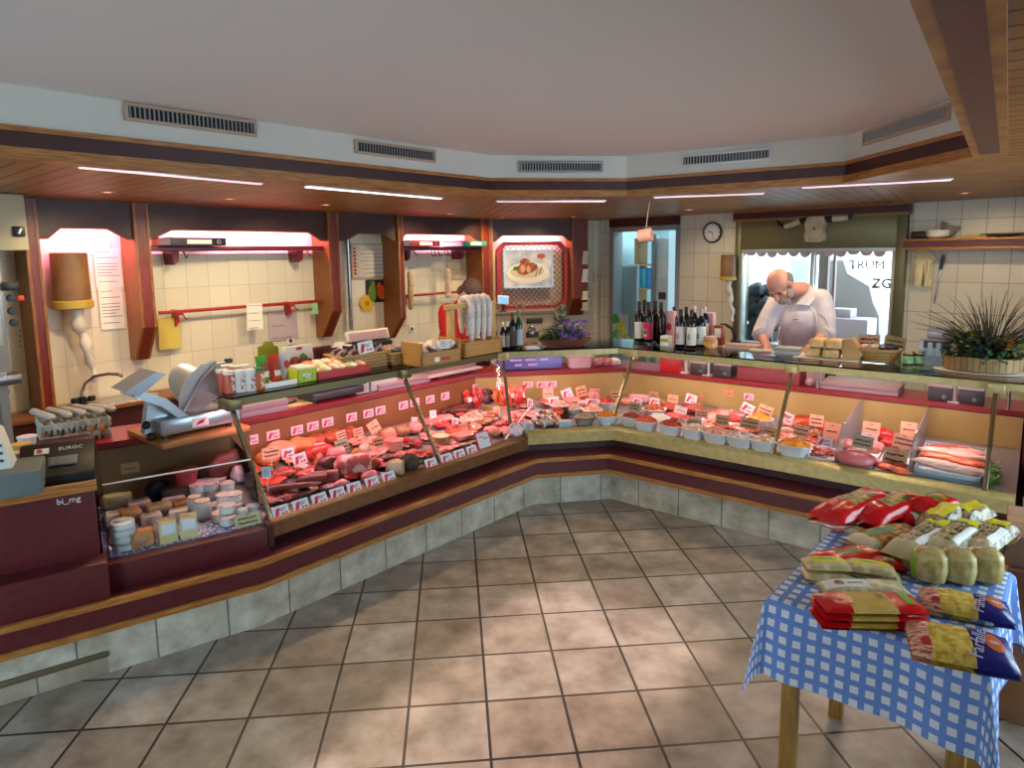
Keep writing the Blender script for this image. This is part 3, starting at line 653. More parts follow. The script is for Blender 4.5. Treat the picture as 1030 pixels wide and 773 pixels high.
sheet(WL, 247, 306, 265, 331, .12, PAPER, 'white note stuck to the lower red rail of the wide niche', 4, .03)
sheet(WL, 313, 305, 320, 316, .12, mat('paper_green', '8fcf9a', .7), 'small green note at the right end of the lower red rail')
sheet(WL, 269, 314, 300, 340, .24, mat('paper_grey', 'b9aab4', .7), 'greyish sheet on the tiles above the socket', 3)
sheet(WL, 158, 321, 182, 350, .2, mat('bag_yellow', 'cbb75a', .5), 'yellowish plastic pouch hung under the lower red rail')
sheet(WL, 449, 262, 470, 280, .24, mat('paper_cream', 'cdbfa6', .8), 'cream notice with dark stamps on the tiles of the right niche', 3)
# certificate in a pale frame
a = WL.px(352, 245, .235); b = WL.px(391, 279, .235); w_, h_ = b[0]-a[0], a[2]-b[2]
t = thing('certificate', 'framed certificate with red writing down its side, in the narrow niche', 'picture', WL.w((a[0]+b[0])/2, .235, (a[2]+b[2])/2), WL.rz)
m = MB(); a, b = w_/2, h_/2
m.lo(-a, a, -.012, .012, b-.018, b); m.lo(-a, a, -.012, .012, -b, -b+.018); m.lo(-a, -a+.018, -.012, .012, -b, b); m.lo(a-.018, a, -.012, .012, -b, b); part('frame', m, mat('frame_pale_gold', 'b7a27a', .4), t)
m = MB(); m.lo(-a+.01, a-.01, 0, .01, -b+.01, b-.01); part('sheet', m, mat('paper_grey2', 'c8c2ba', .7), t)
m = MB()
for z, ww in [(.13, .3), (.08, .36), (.04, .3), (0, .36), (-.05, .26), (-.09, .32), (-.14, .3)]: m.lo(.05-ww/2, .05+ww/2, -.002, .0, z-.004, z+.004)
part('print', m, mat('grey_ink', '8a8482', .7), t)
m = MB()
for z in range(8): m.box((-.21, -.001, .14-.04*z), (.028+.006*(z % 3), .002, .026))
part('red_print', m, REDINK, t)
# fruit picture and yellow flower
a = WL.px(368, 282, .238); b = WL.px(394, 303, .238); w_, h_ = b[0]-a[0], a[2]-b[2]
t = thing('fruit_poster', 'small dark poster of bright fruit under the certificate', 'picture', WL.w((a[0]+b[0])/2, .238, (a[2]+b[2])/2), WL.rz)
m = MB(); m.lo(-w_/2, w_/2, -.004, .004, -h_/2, h_/2); part('sheet', m, mat('poster_black', '14181a', .5), t)
for nm, col, lst in [('printed_pear', '5d7a2c', [(-.10, -.02, .06, .10), (-.09, .06, .035, .06)]), ('printed_orange', 'd2501c', [(.05, -.02, .085, .08), (.0, .05, .04, .05)]), ('printed_plum', '2c4a78', [(.16, -.08, .04, .035)])]:
    m = MB()
    for k, (x, z, rx, rz_) in enumerate(lst): disc(m, x, z, rx, rz_, -.005-.001*k)
    part(nm, m, mat(nm, col, .5), t)
a = WL.px(369, 305, .235); t = thing('paper_flower', 'yellow paper flower on the tiles below the fruit poster', 'decoration', WL.w(a[0], .235, a[2]), WL.rz); m = MB()
for k in range(6): disc(m, .06*math.cos(k*PI/3), .06*math.sin(k*PI/3), .045, .045, -.001*k, 10)
part('petals', m, mat('yellow_card', 'd8b020', .6), t); m = MB(); disc(m, 0, 0, .03, .03, -.008, 10); part('centre', m, mat('amber_card', 'b07a18', .6), t)
a = WL.px(349.5, 242, .2); m = MB(); m.cyl((a[0], .2, .9), (a[0], .2, 2.14), .022)
solo('steel_pipe', m, STEEL, 'grey vertical pipe at the left side of the certificate niche', 'pipe', WL.w(0, 0), WL.rz)
def socket(f, u, v, y, label):
    x, _, z = f.px(u, v, y); t = thing('wall_socket', label, 'socket', f.w(x, y, z), f.rz, 'wall sockets')
    m = MB(); m.box((0, 0, 0), (.085, .014, .085), bev=.004); part('plate', m, WHITE, t)
    m = MB(); m.lathe([(0, -.001), (.02, -.002), (.022, .002)], 14, Matrix.Translation((0, -.007, 0)) @ RX90); part('recess', m, DGREY, t)
socket(WL, 292, 343, .24, 'white socket low on the tiles of the wide niche')
socket(WL, 414, 331, .24, 'white socket low on the tiles of the right niche')
x, _, z = WM.px(602, 278.5, .19); t = thing('thermostat', 'cream thermostat box on the tiles left of the doorway', 'thermostat', WM.w(x, .19, z), WM.rz)
m = MB(); m.box((0, -.015, 0), (.15, .04, .13), bev=.008); part('case', m, mat('cream_plastic', 'd6cfae', .4), t); m = MB(); m.lathe([(0, -.01), (.022, -.008), (.025, 0)], 16, Matrix.Translation((-.03, -.036, .015)) @ RX90); part('dial', m, mat('beige_plastic', 'b5ab8c', .4), t)
# card rack on the post
x0_, _, z0_ = WM.px(588, 290, -.0)
for k, (v, h, col, lab) in enumerate([(259, .17, 'cfc0a4', 'topmost'), (277, .17, 'e2dccb', 'second from the top'), (297, .11, 'e8dcb8', 'third from the top'), (308, .10, 'd8c8a8', 'lowest')]):
    p = WM.px(588.5, v, -.06); m = MB(); m.box((0, 0, 0), (.085, .02, h), rot=Euler((.12, 0, .25)), bev=.003); m.box((0, .008, -h/2), (.10, .05, .02), bev=.003)
    solo('card_holder', m, mat('card_'+str(k), col, .7), 'pale card in a holder on the post by the doorway, '+lab, 'card', WM.w(p[0], -.06, p[2]), WM.rz, 'cards in the rack on the post')
# ---- the brown drum dispensers with white sleeve
def dispenser(f, u, v, y, s, label, sleeve):
    x, _, z = f.px(u, v, y-.14); t = thing('bag_dispenser', label, 'dispenser', f.w(x, y-.14, z), f.rz, 'brown drum dispensers'); t.scale = (s, s, s)
    m = MB(); m.lathe([(.115, .23), (.125, .225), (.13, -.14), (.12, -.145), (.12, .2), (.0, .2)], 28); part('drum', m, mat('brown_drum', '7a5638', .5, col2='8c6642', scale=6), t)
    m = MB(); m.lathe([(.13, -.14), (.142, -.15), (.142, -.20), (.12, -.21), (.10, -.19), (.10, -.14)], 28); part('rim', m, mat('yellow_rim', 'b89a3c', .4), t)
    m = MB(); n = 16; rnd = random.Random(3)
    m.tube([(.01*math.sin(i*1.1)+.012*i*.6, .02*math.cos(i), -.16-sleeve*i/n) for i in range(n+1)], [.055*(1-.035*i)+.012*math.sin(i*1.7) for i in range(n+1)], 12); part('plastic_sleeve', m, mat('sleeve_white', 'd8cfc8', .5, bump=.5, scale=18), t)
    m = MB(); m.lo(-.03, .03, .1, .14/s, -.05, .1); part('bracket', m, BLACK, t)
dispenser(WL, 71.5, 284, .25, 1., 'brown drum dispenser with hanging white sleeve, over the hand basin', .65)
dispenser(WR, 732.5, 270, -.0, .68, 'small brown drum dispenser with hanging sleeve, on the pillar beside the window', .75)
# ---- wall clock
x, _, z = WR.px(717, 234, -.02); t = thing('wall_clock', 'round white wall clock with black rim on the tiled pillar', 'clock', WR.w(x, -.01, z), WR.rz); Tq = RX90
m = MB(); m.lathe([(.105, -.0), (.125, .005), (.128, .03), (.118, .045), (.106, .04), (.105, .03)], 32, Matrix.Translation((0, .005, 0)) @ Tq, cap=False); part('rim', m, DGREY, t)
m = MB(); m.lathe([(0, .03), (.108, .03), (.108, 0), (0, 0)], 32, Matrix.Translation((0, .005, 0)) @ Tq); t = part('dial', m, mat('dial_white', 'e4e6e6', .4), t)
m = MB()
for k in range(12):
    a = k*PI/6; m.box((.088*math.sin(a), -.0265, .088*math.cos(a)), (.006, .002, .02), rot=Euler((0, a, 0)))
part('hour_marks', m, INK, t)
m = MB(); a = R(285); m.box((.026*math.sin(a), -.029, .026*math.cos(a)), (.009, .002, .06), rot=Euler((0, a, 0))); part('hour_hand', m, BLACK, t)
m = MB(); a = R(163); m.box((.038*math.sin(a), -.031, .038*math.cos(a)), (.006, .002, .09), rot=Euler((0, a, 0))); part('minute_hand', m, BLACK, t)
# ---- window unit with the butcher's view out
xw0, xw1 = 1.93, 3.72
wob = struct('window_3', (lambda m: (m.lo(xw0, xw0+.07, -.07, .16, .60, 2.10, .004), m.lo(xw1-.09, xw1, -.07, .16, .60, 2.10, .004), m.lo(xw0, xw1, -.06, .0, 1.74, 2.10, .003), m)[-1])(MB()), OLIVE, WR.w(0, 0), WR.rz)
m = MB(); m.lo(xw0+.06, xw1-.08, -.05, .05, 1.70, 1.745, .003); m.lo(xw0+.06, xw0+.095, -.05, .05, .6, 1.70, .003); m.lo(xw1-.125, xw1-.08, -.05, .05, .6, 1.70, .003); m.lo(2.79, 2.83, -.03, .05, .6, 1.70, .003); m.lo(xw0, xw1, -.05, .1, .60, .66); part('sash', m, mat('pale_metal', 'b9c4c4', .35, .4), wob); wob = wob.children[-1]
m = MB(); m.lo(xw0+.08, 2.80, .0, .006, .64, 1.71); part('pane', m, GLASS, wob); m = MB(); m.lo(2.82, xw1-.10, .012, .018, .64, 1.71); part('pane', m, GLASS, wob)
m = MB(); m.lo(xw0-.02, xw1+.02, -.10, .0, 2.075, 2.168); struct('trim_18', m, MAROOND, WR.w(0, 0), WR.rz)
m = MB(); m.lo(xw0-.02, xw1+.02, -.11, .0, 2.06, 2.083); m.lo(xw0-.02, xw1+.02, -.108, .0, 2.157, 2.17); struct('trim_19', m, OAKD, WR.w(0, 0), WR.rz)
# lettering on the glass
def glass_text(s_, u, v, size, mt, label, bold=0.):
    x, _, z = WR.px(u, v, -.002); m = MB(); [m.text(s_, size, Matrix.Translation((dx, 0, dz)) @ RX90, .0005, 'LEFT') for dx, dz in ([(0, 0), (.003, 0), (.0015, .002)] if not bold else [(0, 0), (.004, 0), (.008, 0), (.004, .004), (.004, -.004)])]; solo('window_lettering', m, mt, label, 'lettering', WR.w(x, .0105, z), WR.rz)
glass_text('TRUM', 853.5, 267, .128, mat('letter_grey', '34383e', .6), 'thin grey letters TRUM on the right window pane')
glass_text('ZG', 876, 285.5, .135, mat('letter_dark', '3c4248', .6), 'bold dark letters ZG on the right window pane', .004)
# ---- outside the window: a bright yard, a dark gable, a parked stall
of = Frame(WR.w(-2, 4.0)[:2], WR.w(8, 4.0)[:2])
m = MB(); m.lo(2.5, 10, 0, .2, -.2, 3.6); struct('exterior_facade', m, mat('white_facade', 'e8ecec', .9), of.w(0, 0), of.rz)
m = MB(); m.slab([(lambda q: (q[0], q[2]))(WR.px(u, v, .8)) for u, v in [(826, 345), (826, 262), (848, 262), (852, 275), (862, 281), (874, 288), (878, 305), (884, 318), (884, 345)]], 0, .3)
p = WR.px(826, 300, .8); solo('grey_hood', m, mat('dark_grey_fabric', '8a8482', .8), 'grey sloping hood outside behind the right window pane', 'hood', WR.w(0, .8, 0), WR.rz)
m = MB(); m.lo(0, .55, 0, .3, 0, .34, .02); m.lo(.05, .35, .05, .25, .34, .44, .01)
p = WR.px(822, 330, .45); solo('metal_box', m, mat('pale_violet_metal', 'a8a0a8', .4), 'pale metal box standing behind the right window pane', 'box', WR.w(p[0], .42, .62), WR.rz)
m = MB(); rnd = random.Random(4)
for k in range(46): m.ell((rnd.uniform(-.17, .17)*(1-k*.008), rnd.uniform(-.1, .1), .02+k*.0135), (.09, .08, .09), 8, 6, .3, k)
m.lo(-.22, .22, -.14, .14, -.05, .12); p = WR.px(764, 320, .5); t = solo('dark_machine', m, mat('dark_machine', '26262a', .6), 'dark lumpy machine outside the left pane behind the butcher', 'machine', WR.w(p[0], .5, .62), WR.rz)
m = MB(); m.lo(1.98, 3.66, .14, 1.3, .58, .62); struct('exterior_ledge', m, GREYM, WR.w(0, 0), WR.rz)
m = MB(); m.lo(2.83, 2.93, .10, .16, .64, 1.70); m.lo(2.94, 2.97, .2, .24, .64, 1.70); struct('exterior_jamb', m, mat('brown_grey', '8b7f7a', .6), WR.w(0, 0), WR.rz)
# scalloped blind edge at the head of the window
m = MB()
for k in range(12):
    x = 2.03+.125*k
    if x < 3.55: disc(m, x+.05, 1.70, .06, .035+.012*(k % 3), .035, 12)
solo('window_valance', m, mat('pale_pink_cloth', 'cfa9b4', .8), 'scalloped pale pink blind edge at the top of the window', 'blind', WR.w(0, 0), WR.rz)
# ---- ox skull with horns
x, _, z = WR.px(821, 230, -.10); t = thing('ox_skull', 'bleached ox skull plate with two dark horns above the window', 'skull', WR.w(x, -.10, z), WR.rz)
BONE = mat('bone', 'cdbfa2', .6, col2='b8a684', scale=14, bump=.2)
m = MB(); outl = [(-.11, .10), (-.06, .125), (.06, .125), (.11, .10), (.10, .04), (.085, -.02), (.11, -.09), (.085, -.13), (.03, -.145), (-.05, -.14), (-.10, -.135), (-.115, -.08), (-.10, -.02), (-.115, .05)]
vs = [(p[0], -.03, p[1]) for p in outl]+[(p[0]*1.04, .03, p[1]*1.04) for p in outl]; n = len(outl)
m.add(vs+[(0, -.055, .03)], [(i, (i+1) % n, 2*n) for i in range(n)]+[((i+1) % n, i, n+i, n+(i+1) % n) for i in range(n)]+[tuple(range(n, 2*n))]); part('skull_plate', m, BONE, t, 60)
m = MB(); m.ell((0, -.056, .0), (.010, .008, .012), 8, 6); part('bullet_hole', m, BLACK, t)
for sg, pts in [(-1, [(-.09, .09), (-.17, .085), (-.26, .05), (-.34, .03), (-.40, .06), (-.435, .11)]), (1, [(.09, .09), (.17, .095), (.25, .095), (.32, .10), (.375, .145), (.40, .20)])]:
    r_ = [.035, .033, .030, .026, .018, .005]
    m = MB(); m.tube([(x, 0, z) for x, z in pts[:2]], r_[:2], 10); part('horn_base', m, BLACK, t)
    m = MB(); m.tube([(x, -.002, z) for x, z in pts[1:4]], [r+.002 for r in r_[1:4]], 10); part('horn_middle', m, BONE, t)
    m = MB(); m.tube([(x, 0, z) for x, z in pts[3:]], r_[3:], 10); part('horn_tip', m, BLACK, t)
# ---- shelf at the right
t = thing('wall_shelf', 'maroon wall shelf with oak edges at the right', 'shelf', WR.w(3.74, 0), WR.rz)
m = MB(); m.lo(0, 1.6, -.22, -.0, 1.735, 1.80); part('board', m, MAROON, t)
for z in (1.715, 1.795): m = MB(); m.lo(-.01, 1.6, -.24, .0, z, z+.024, .004); part('oak_edge', m, OAK, t)
def on_shelf(u): return WR.px(u, 236, -.12)[0]
m = MB(); m.lathe([(.06, 0), (.09, .02), (.10, .075), (.094, .075), (.083, .025), (0, .02)], 20); solo('white_bowl', m, WHITE, 'white bowl on the right wall shelf', 'bowl', WR.w(on_shelf(943), -.12, 1.82), 0)
m = MB(); m.lathe([(.05, 0), (.055, .02), (.085, .10), (.08, .10), (.045, .015), (0, .012)], 18); solo('glass_bowl', m, mat('grey_glass', '8d867e', .2), 'greyish bowl leaning behind the white bowl on the shelf', 'bowl', WR.w(on_shelf(950), -.06, 1.855), 0, rot=(.3, .2, 0))
m = MB(); m.box((0, 0, .035), (.15, .1, .07), bev=.01); m.box((0, -.052, .035), (.1, .008, .04), bev=.002); solo('black_box', m, BLACK, 'small black radio-like box at the left end of the wall shelf', 'box', WR.w(on_shelf(926), -.11, 1.82), WR.rz)
m = MB(); m.lo(0, .2, -.06, .06, 0, .012); m.lo(.02, .15, -.05, .05, .012, .022); solo('flat_tray', m, mat('tan_card', 'a8854e', .6), 'flat tan tray on the right wall shelf', 'tray', WR.w(on_shelf(968), -.13, 1.82), WR.rz)
m = MB(); m.lathe([(.03, 0), (.13, .03), (.125, .035), (.03, .008)], 20, None, 2, 1.4); solo('glass_dish', m, mat('grey_glass', '8d867e', .2), 'low glass dish at the right on the wall shelf', 'dish', WR.w(on_shelf(1010), -.11, 1.82), WR.rz)
# towel hanging on a hook, sharpening steel
p = WR.px(931, 253, -.03); t = thing('hanging_towel', 'folded cream towel hanging from a hook under the right shelf', 'towel', WR.w(p[0], -.05, p[2]), WR.rz)
CREAM = mat('cream_cloth', 'e2d6b4', .9, col2='d6c8a2', scale=12)
m = MB(); m.slab([(.0, .03), (.075, -.04), (.10, -.06), (.055, -.12), (.075, -.34), (.02, -.335), (.0, -.12), (-.015, -.34), (-.085, -.33), (-.075, -.12), (-.10, -.08), (-.07, -.0)], -.012, .012); part('cloth', m, CREAM, t)
m = MB(); m.tube([(-.02, -.02, .02), (.03, -.03, -.03), (.055, -.03, -.12), (.03, -.028, -.33)], [.012, .02, .022, .025], 8, flat=.5); m.tube([(.01, -.02, .02), (-.05, -.03, -.03), (-.065, -.028, -.13), (-.06, -.026, -.32)], [.012, .02, .02, .022], 8, flat=.5); part('fold', m, CREAM, t)
m = MB(); m.tube([(0, .045, .05), (0, -.01, .05), (0, -.03, .03), (0, -.015, .01)], .005, 6); part('hook', m, ALU, t)
p = WR.px(948, 262, -.03); t = thing('sharpening_steel', 'butcher\'s sharpening steel with dark blue handle hanging beside the towel', 'tool', WR.w(p[0], -.03, p[2]), WR.rz); t.rotation_euler = (0, R(6), WR.rz)
m = MB(); m.tube([(0, 0, .05), (0, 0, 0), (0, 0, -.09)], [.012, .018, .014], 10); part('handle', m, mat('dark_blue_plastic', '1c2c50', .4), t)
m = MB(); m.tube([(0, 0, -.09), (0, 0, -.36), (0, 0, -.42)], [.009, .009, .003], 8); part('rod', m, STEEL, t)
m = MB(); m.tube([(.018*math.cos(a), 0, .068+.018*math.sin(a)) for a in [k*PI/5 for k in range(10)]], .003, 6, closed=True); part('ring', m, STEEL, t)
# roll hanging from a cord before the doorway
p = at_z(649, 237, 1.985); q = KR.px(649, 237, 1.5); c = KR.w(*q); t = thing('paper_roll', 'pinkish roll hanging by a cord from the soffit before the doorway', 'roll', c)
m = MB(); m.lathe([(.022, .06), (.058, .06), (.06, .05), (.06, -.05), (.058, -.06), (.022, -.06), (.022, .06)], 24, Matrix.Rotation(R(60), 4, 'Z') @ Matrix.Rotation(R(80), 4, 'X')); part('roll', m, mat('roll_pink', 'e0b0a6', .7), t)
m = MB(); m.tube([(0, 0, .02), (.035, 0, 2.168-c.z)], .003, 6); part('cord', m, WHITE, t)
# ---- behind the doorway
def office(u0, v0, u1, v1, y, dy, mt, name, label, cat, group=None, extra=None):
    a = WR.px(u0, v0, y); b = WR.px(u1, v1, y); m = MB(); m.lo(a[0], b[0], y, y+dy, b[2], a[2], .004); return solo(name, m, mt, label, cat, WR.w(0, 0), WR.rz, group)
t = thing('radiator', 'white ribbed tall panel seen through the doorway', 'panel', WR.w(0, 0), WR.rz)
a = WR.px(622, 266, .35); b = WR.px(640, 330, .35)
m = MB(); m.lo(a[0], b[0], .37, .40, .2, a[2]); part('back', m, mat('pale_blue_white', 'c8dade', .5), t)
for k in range(9): x = a[0]+(b[0]-a[0])*(k+.5)/9; m = MB(); m.lo(x-.012, x+.006, .35, .372, .25, a[2]-.03, .003); part('rib', m, mat('rib_blue', '9ab4be', .5), t)
t = thing('binder_shelf', 'narrow light wood shelf unit holding binders, seen through the doorway', 'shelf', WR.w(0, 0), WR.rz); WOOD = mat('light_wood', 'b08c54', .5)
a = WR.px(640, 240, .9); b = WR.px(655, 345, .9); xs0, xs1 = a[0], b[0]; zb1 = WR.px(647, 266, .9)[2]; zb2 = WR.px(647, 290, .9)[2]
m = MB(); m.lo(xs0-.02, xs0, .88, 1.2, 0, a[2]); m.lo(xs1, xs1+.02, .88, 1.2, 0, a[2]); part('sides', m, WOOD, t)
for z in (a[2], zb1, zb2, .9, .45): m = MB(); m.lo(xs0-.02, xs1+.02, .88, 1.2, z-.02, z); part('board', m, WOOD, t)
for k, (col, lab) in enumerate([('3c7fb4', 'blue'), ('1f8a90', 'teal'), ('2a66b0', 'dark blue')]):
    w_ = (xs1-xs0)/3; m = MB(); m.lo(xs0+w_*k+.005, xs0+w_*(k+1)-.005, .9, 1.18, zb2, zb1-.06, .003); m.lo(xs0+w_*k+.02, xs0+w_*(k+1)-.02, .895, .9, zb2+.12, zb2+.24)
    solo('binder', m, mat('binder_'+str(k), col, .5), lab+' binder on the shelf behind the doorway', 'binder', WR.w(0, 0), WR.rz, 'binders on the shelf')
t = thing('door_leaf', 'open white door leaf behind the doorway with a paper on it', 'door', WR.w(0, 0), WR.rz)
a = WR.px(661, 240, .55); b = WR.px(672, 345, .55); m = MB(); m.lo(a[0], b[0], .55, .59, .02, a[2]); part('leaf', m, mat('white_door', 'd4e0e2', .5), t)
m = MB(); m.lo(a[0]-.07, a[0]-.0, .52, .60, .02, a[2]+.06); part('post', m, mat('grey_door', '8c9894', .5), t)
m = MB(); m.lo(a[0]+.03, b[0]-.04, .545, .549, 1.35, 1.62); part('notice', m, PAPER, t)
m = MB(); m.lo(a[0]+.04, b[0]-.05, .545, .549, 1.06, 1.16); part('sticker', m, mat('dark_sticker', '5a3c4c', .6), t)
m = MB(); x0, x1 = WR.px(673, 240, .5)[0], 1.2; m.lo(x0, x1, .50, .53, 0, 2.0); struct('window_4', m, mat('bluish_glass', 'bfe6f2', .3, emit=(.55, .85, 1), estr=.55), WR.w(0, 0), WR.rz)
# grape sticker on the glass of the doorway
p = WR.px(624, 329, -.05); t = thing('grape_sign', 'sign of green and yellow grapes standing in the doorway', 'sign', WR.w(p[0], -.06, p[2]), WR.rz)
m = MB(); m.lo(-.13, .13, .004, .008, -.25, .18); part('board', m, glass('sign_acrylic', (.9, .95, .95), .05, 1.3, .25), t)
rnd = random.Random(9)
for nm, col, cx, cz, n in [('printed_leaves', '2f9a50', -.06, .11, 12), ('printed_grapes', 'a6c83a', .02, .03, 14), ('printed_vine', '4aa258', -.07, -.10, 8), ('printed_small_grapes', 'b4cc4c', .09, -.09, 5)]:
    m = MB()
    for k in range(n): disc(m, cx+rnd.uniform(-.06, .06), cz+rnd.uniform(-.06, .05), .03, .026, .003-.0004*k, 10)
    part(nm, m, mat(nm, col, .5), t)
# ================================================================== LEFT END: machine, egg trays, slicer, checkout things
TSZ, WTZ = 1.0222, .7805
def TS(i, u, v): return K[i].pz(u, v, TSZ)
def WTp(i, u, v): return K[i].pz(u, v, WTZ)
# back counter with basin
t = thing('back_counter', 'maroon back counter under the tiled wall with a steel basin at left', 'counter', WL.w(0, 0), WL.rz)
m = MB(); m.lo(-.9, 4.9, -.10, .25, .0, .53); part('body', m, MAROOND, t)
m = MB(); m.lo(-.9, 4.9, -.13, .25, .53, .56, .004); part('top', m, mat('oak_brown_top', '7d4a28', .4), t)
p = WL.px(112, 402, .06); m = MB(); m.lathe([(.155, .565), (.21, .572), (.215, .562), (.16, .56)], 28, Matrix.Translation((p[0]+.05, .06, 0)), 2, 1.5, .75, cap=False); m.lathe([(.16, .566), (.13, .561), (0, .561)], 28, Matrix.Translation((p[0]+.05, .06, 0)), 2, 1.5, .75); part('basin', m, STEEL, t)
p = WL.px(83, 403, .16); t = thing('tap', 'chrome swan neck tap on the wall over the basin', 'tap', WL.w(p[0], .16, p[2]), WL.rz)
m = MB(); m.tube([(0, 0, -.02), (0, 0, .06), (.02, -.03, .14), (.07, -.10, .20), (.14, -.20, .22), (.19, -.28, .215), (.2, -.30, .20)], .013, 10); part('spout', m, STEEL, t)
m = MB(); m.cyl((0, 0, -.05), (0, 0, .03), .028); m.cyl((-.05, 0, 0), (.06, 0, 0), .016); part('body', m, BLACK, t)
for k in (-1, 1): m = MB(); m.lathe([(.0, -.02), (.024, -.02), (.03, 0), (.024, .02), (0, .02)], 12, Matrix.Translation((.06*k, -.02, .01))); part('knob', m, BLACK, t)
# steel oven with control panel at far left
P0 = at_z(45, 420, .62); OF = Frame((P0-WL.t*1.2).xy, P0.xy); LX = OF.len
def ov(u, v): p = OF.px(u, v, 0); return p[0], p[2]
t = thing('combi_oven', 'grey steel combi oven with a control panel of knobs at far left', 'oven', OF.w(0, 0), OF.rz)
OVG = mat('oven_steel', 'a9b0b4', .35, .55); x1, z1 = ov(22, 252)[0], ov(22, 252)[1]; zb_ = ov(30, 372)[1]
m = MB(); m.lo(-.2, LX-.16, 0, .55, zb_, z1, .01); part('body', m, OVG, t)
m = MB(); m.lo(-.2, LX-.19, -.012, 0, ov(20, 346)[1], ov(15, 275)[1], .004); cpn = part('control_panel', m, mat('panel_grey', 'b8bec0', .4, .3), t)
a = ov(0, 284); b = ov(19, 292); m = MB(); m.lo(a[0], b[0], -.018, -.01, b[1], a[1], .003); part('display', m, BLACK, cpn)
for k, (u, v) in enumerate([(10, 300), (11, 313), (13, 324.5)]):
    x, z = ov(u, v); m = MB(); m.lathe([(0, .035), (.022, .034), (.026, .0), (0, 0)], 14, Matrix.Translation((x, -.012, z)) @ RX90); part('knob', m, BLACK, cpn)
x, z = ov(20.5, 300); m = MB(); m.box((x, -.015, z), (.035, .012, .035), bev=.003); part('red_lamp', m, mat('red_lamp', 'd23a2a', .4), cpn)
for k in range(4): x, z = ov(20, 333+5*k); m = MB(); m.cyl((x, -.016, z), (x, -.01, z), .006, n=8); part('indicator', m, DGREY, cpn)
m = MB(); m.lo(-.2, LX-.12, -.06, .5, ov(30, 384)[1], ov(30, 374)[1], .006); part('ledge', m, STEEL, t)
m = MB(); m.lo(LX-.24, LX-.19, .0, .4, 0, zb_); m.lo(LX-.33, LX-.30, .05, .1, 0, zb_); part('leg_frame', m, OVG, t)
m = MB(); m.tube([(LX-.26+.09*math.sin(k*.9), .1+.02*math.cos(k), zb_-.18-.05*math.cos(k*1.1)) for k in range(13)], .009, 6); part('cable', m, BLACK, t)
m = MB(); m.lo(-.3, LX-.10, .45, .49, .1, zb_-.0); part('splashback', m, mat('pale_blue_metal', 'b9dbe8', .3), t)
m = MB(); m.lo(-.3, LX-.1, -.15, .5, .0, .16); part('base', m, MAROOND, t)
# beige box above the oven
a = OF.px(0, 190, 0.); b = OF.px(36, 252, 0.); t = thing('wall_cabinet', 'beige metal box under the soffit at far left with a rotary switch', 'cabinet', OF.w(0, 0), OF.rz)
m = MB(); m.lo(-.3, b[0]-.03, .02, .45, b[2]+.0, 2.165, .008); part('body', m, mat('beige_box', 'b6ad90', .5), t)
x, z = OF.px(18.5, 233, .02)[0], OF.px(18.5, 233, .02)[2]; m = MB(); m.box((x, .012, z), (.07, .02, .07), bev=.006); swp = part('switch_plate', m, BLACK, t)
m = MB(); m.box((x, -.002, z), (.018, .02, .045), rot=Euler((0, .4, 0)), bev=.004); part('switch_lever', m, ALU, swp)
# egg trays: two stacked trays with more empties across the top
EGGC = mat('egg_carton', 'b4b2a8', .9, col2='a2a096', scale=20, bump=.2)
p = K0.pz(75, 440, .78); eg = K0.w(p[0], p[1], .782)
def egg_tray(z, label, rz, dx=0., tip=0.):
    t = thing('egg_tray', label, 'egg tray', eg+K0.t*dx+V((0, 0, z)), K0.rz+rz, 'grey egg trays')
    m = MB(); N = 42
    fz = lambda x, y: .026+.022*math.cos(x*2*PI/.0483)*math.cos(y*2*PI/.0483)
    m.grid(lambda i, j: ((i-.5)*.29, (j-.5)*.29, fz((i-.5)*.29, (j-.5)*.29)), N, N)
    m.grid(lambda i, j: ((i-.5)*.29, (j-.5)*.29, max(0, fz((i-.5)*.29, (j-.5)*.29)-.004)), N, N); 
    for x0, x1, y0, y1 in [(-.145, .145, -.147, -.143), (-.145, .145, .143, .147), (-.147, -.143, -.145, .145), (.143, .147, -.145, .145)]: m.lo(x0, x1, y0, y1, .022, .052)
    for k in range(7):
        x = -.145+.0483*k
        for sx, sy in ((x, -.145), (-.145, x)): m.box((sx, sy, .025), (.016, .016, .05), bev=.004)
    part('tray', m, EGGC, t, 80); return t
egg_tray(0, 'grey egg tray at the bottom of the stack beside the card terminal', .1)
t2 = egg_tray(.062, 'grey egg tray on top of the stack, eggs showing beneath it', .12)
rnd = random.Random(2); eg1 = None
for k in range(12):
    i, j = k % 6, k//6
    q = eg+K0.t*(-.121+.0483*i)+K0.n*(-.125+.0483*j*1.0)+V((0, 0, .055))
    if eg1 is None:
        m = MB(); m.lathe([(0, -.026), (.014, -.022), (.021, -.006), (.0205, .006), (.014, .022), (.006, .029), (0, .031)], 14); eg1 = solo('egg', m, mat('egg_brown', 'b97d46', .5), 'brown egg between the stacked grey trays', 'egg', q, 0, 'eggs between the trays')
    else: dup(eg1, q)
CARD = mat('pale_carton', 'a9a29e', .8); PALEC = ['leftmost', 'second from the left', 'third from the left', 'fourth from the left', 'rightmost']
for k, (dx, l) in enumerate([(-.13, .27), (-.06, .25), (.0, .24), (.07, .27), (.13, .22)]):
    m = MB(); m.tube([(0, -l/2, 0), (0, -l/2+.02, .006), (0, l/2-.02, .006), (0, l/2, 0)], [.010, .022, .022, .010], 12, flat=.8)
    solo('egg_carton', m, CARD, 'pale long egg carton lying on the egg trays, '+PALEC[k], 'carton', eg+K0.t*dx+V((0, 0, .137)), K0.rz+.35+.06*k, 'pale cartons on the egg trays')
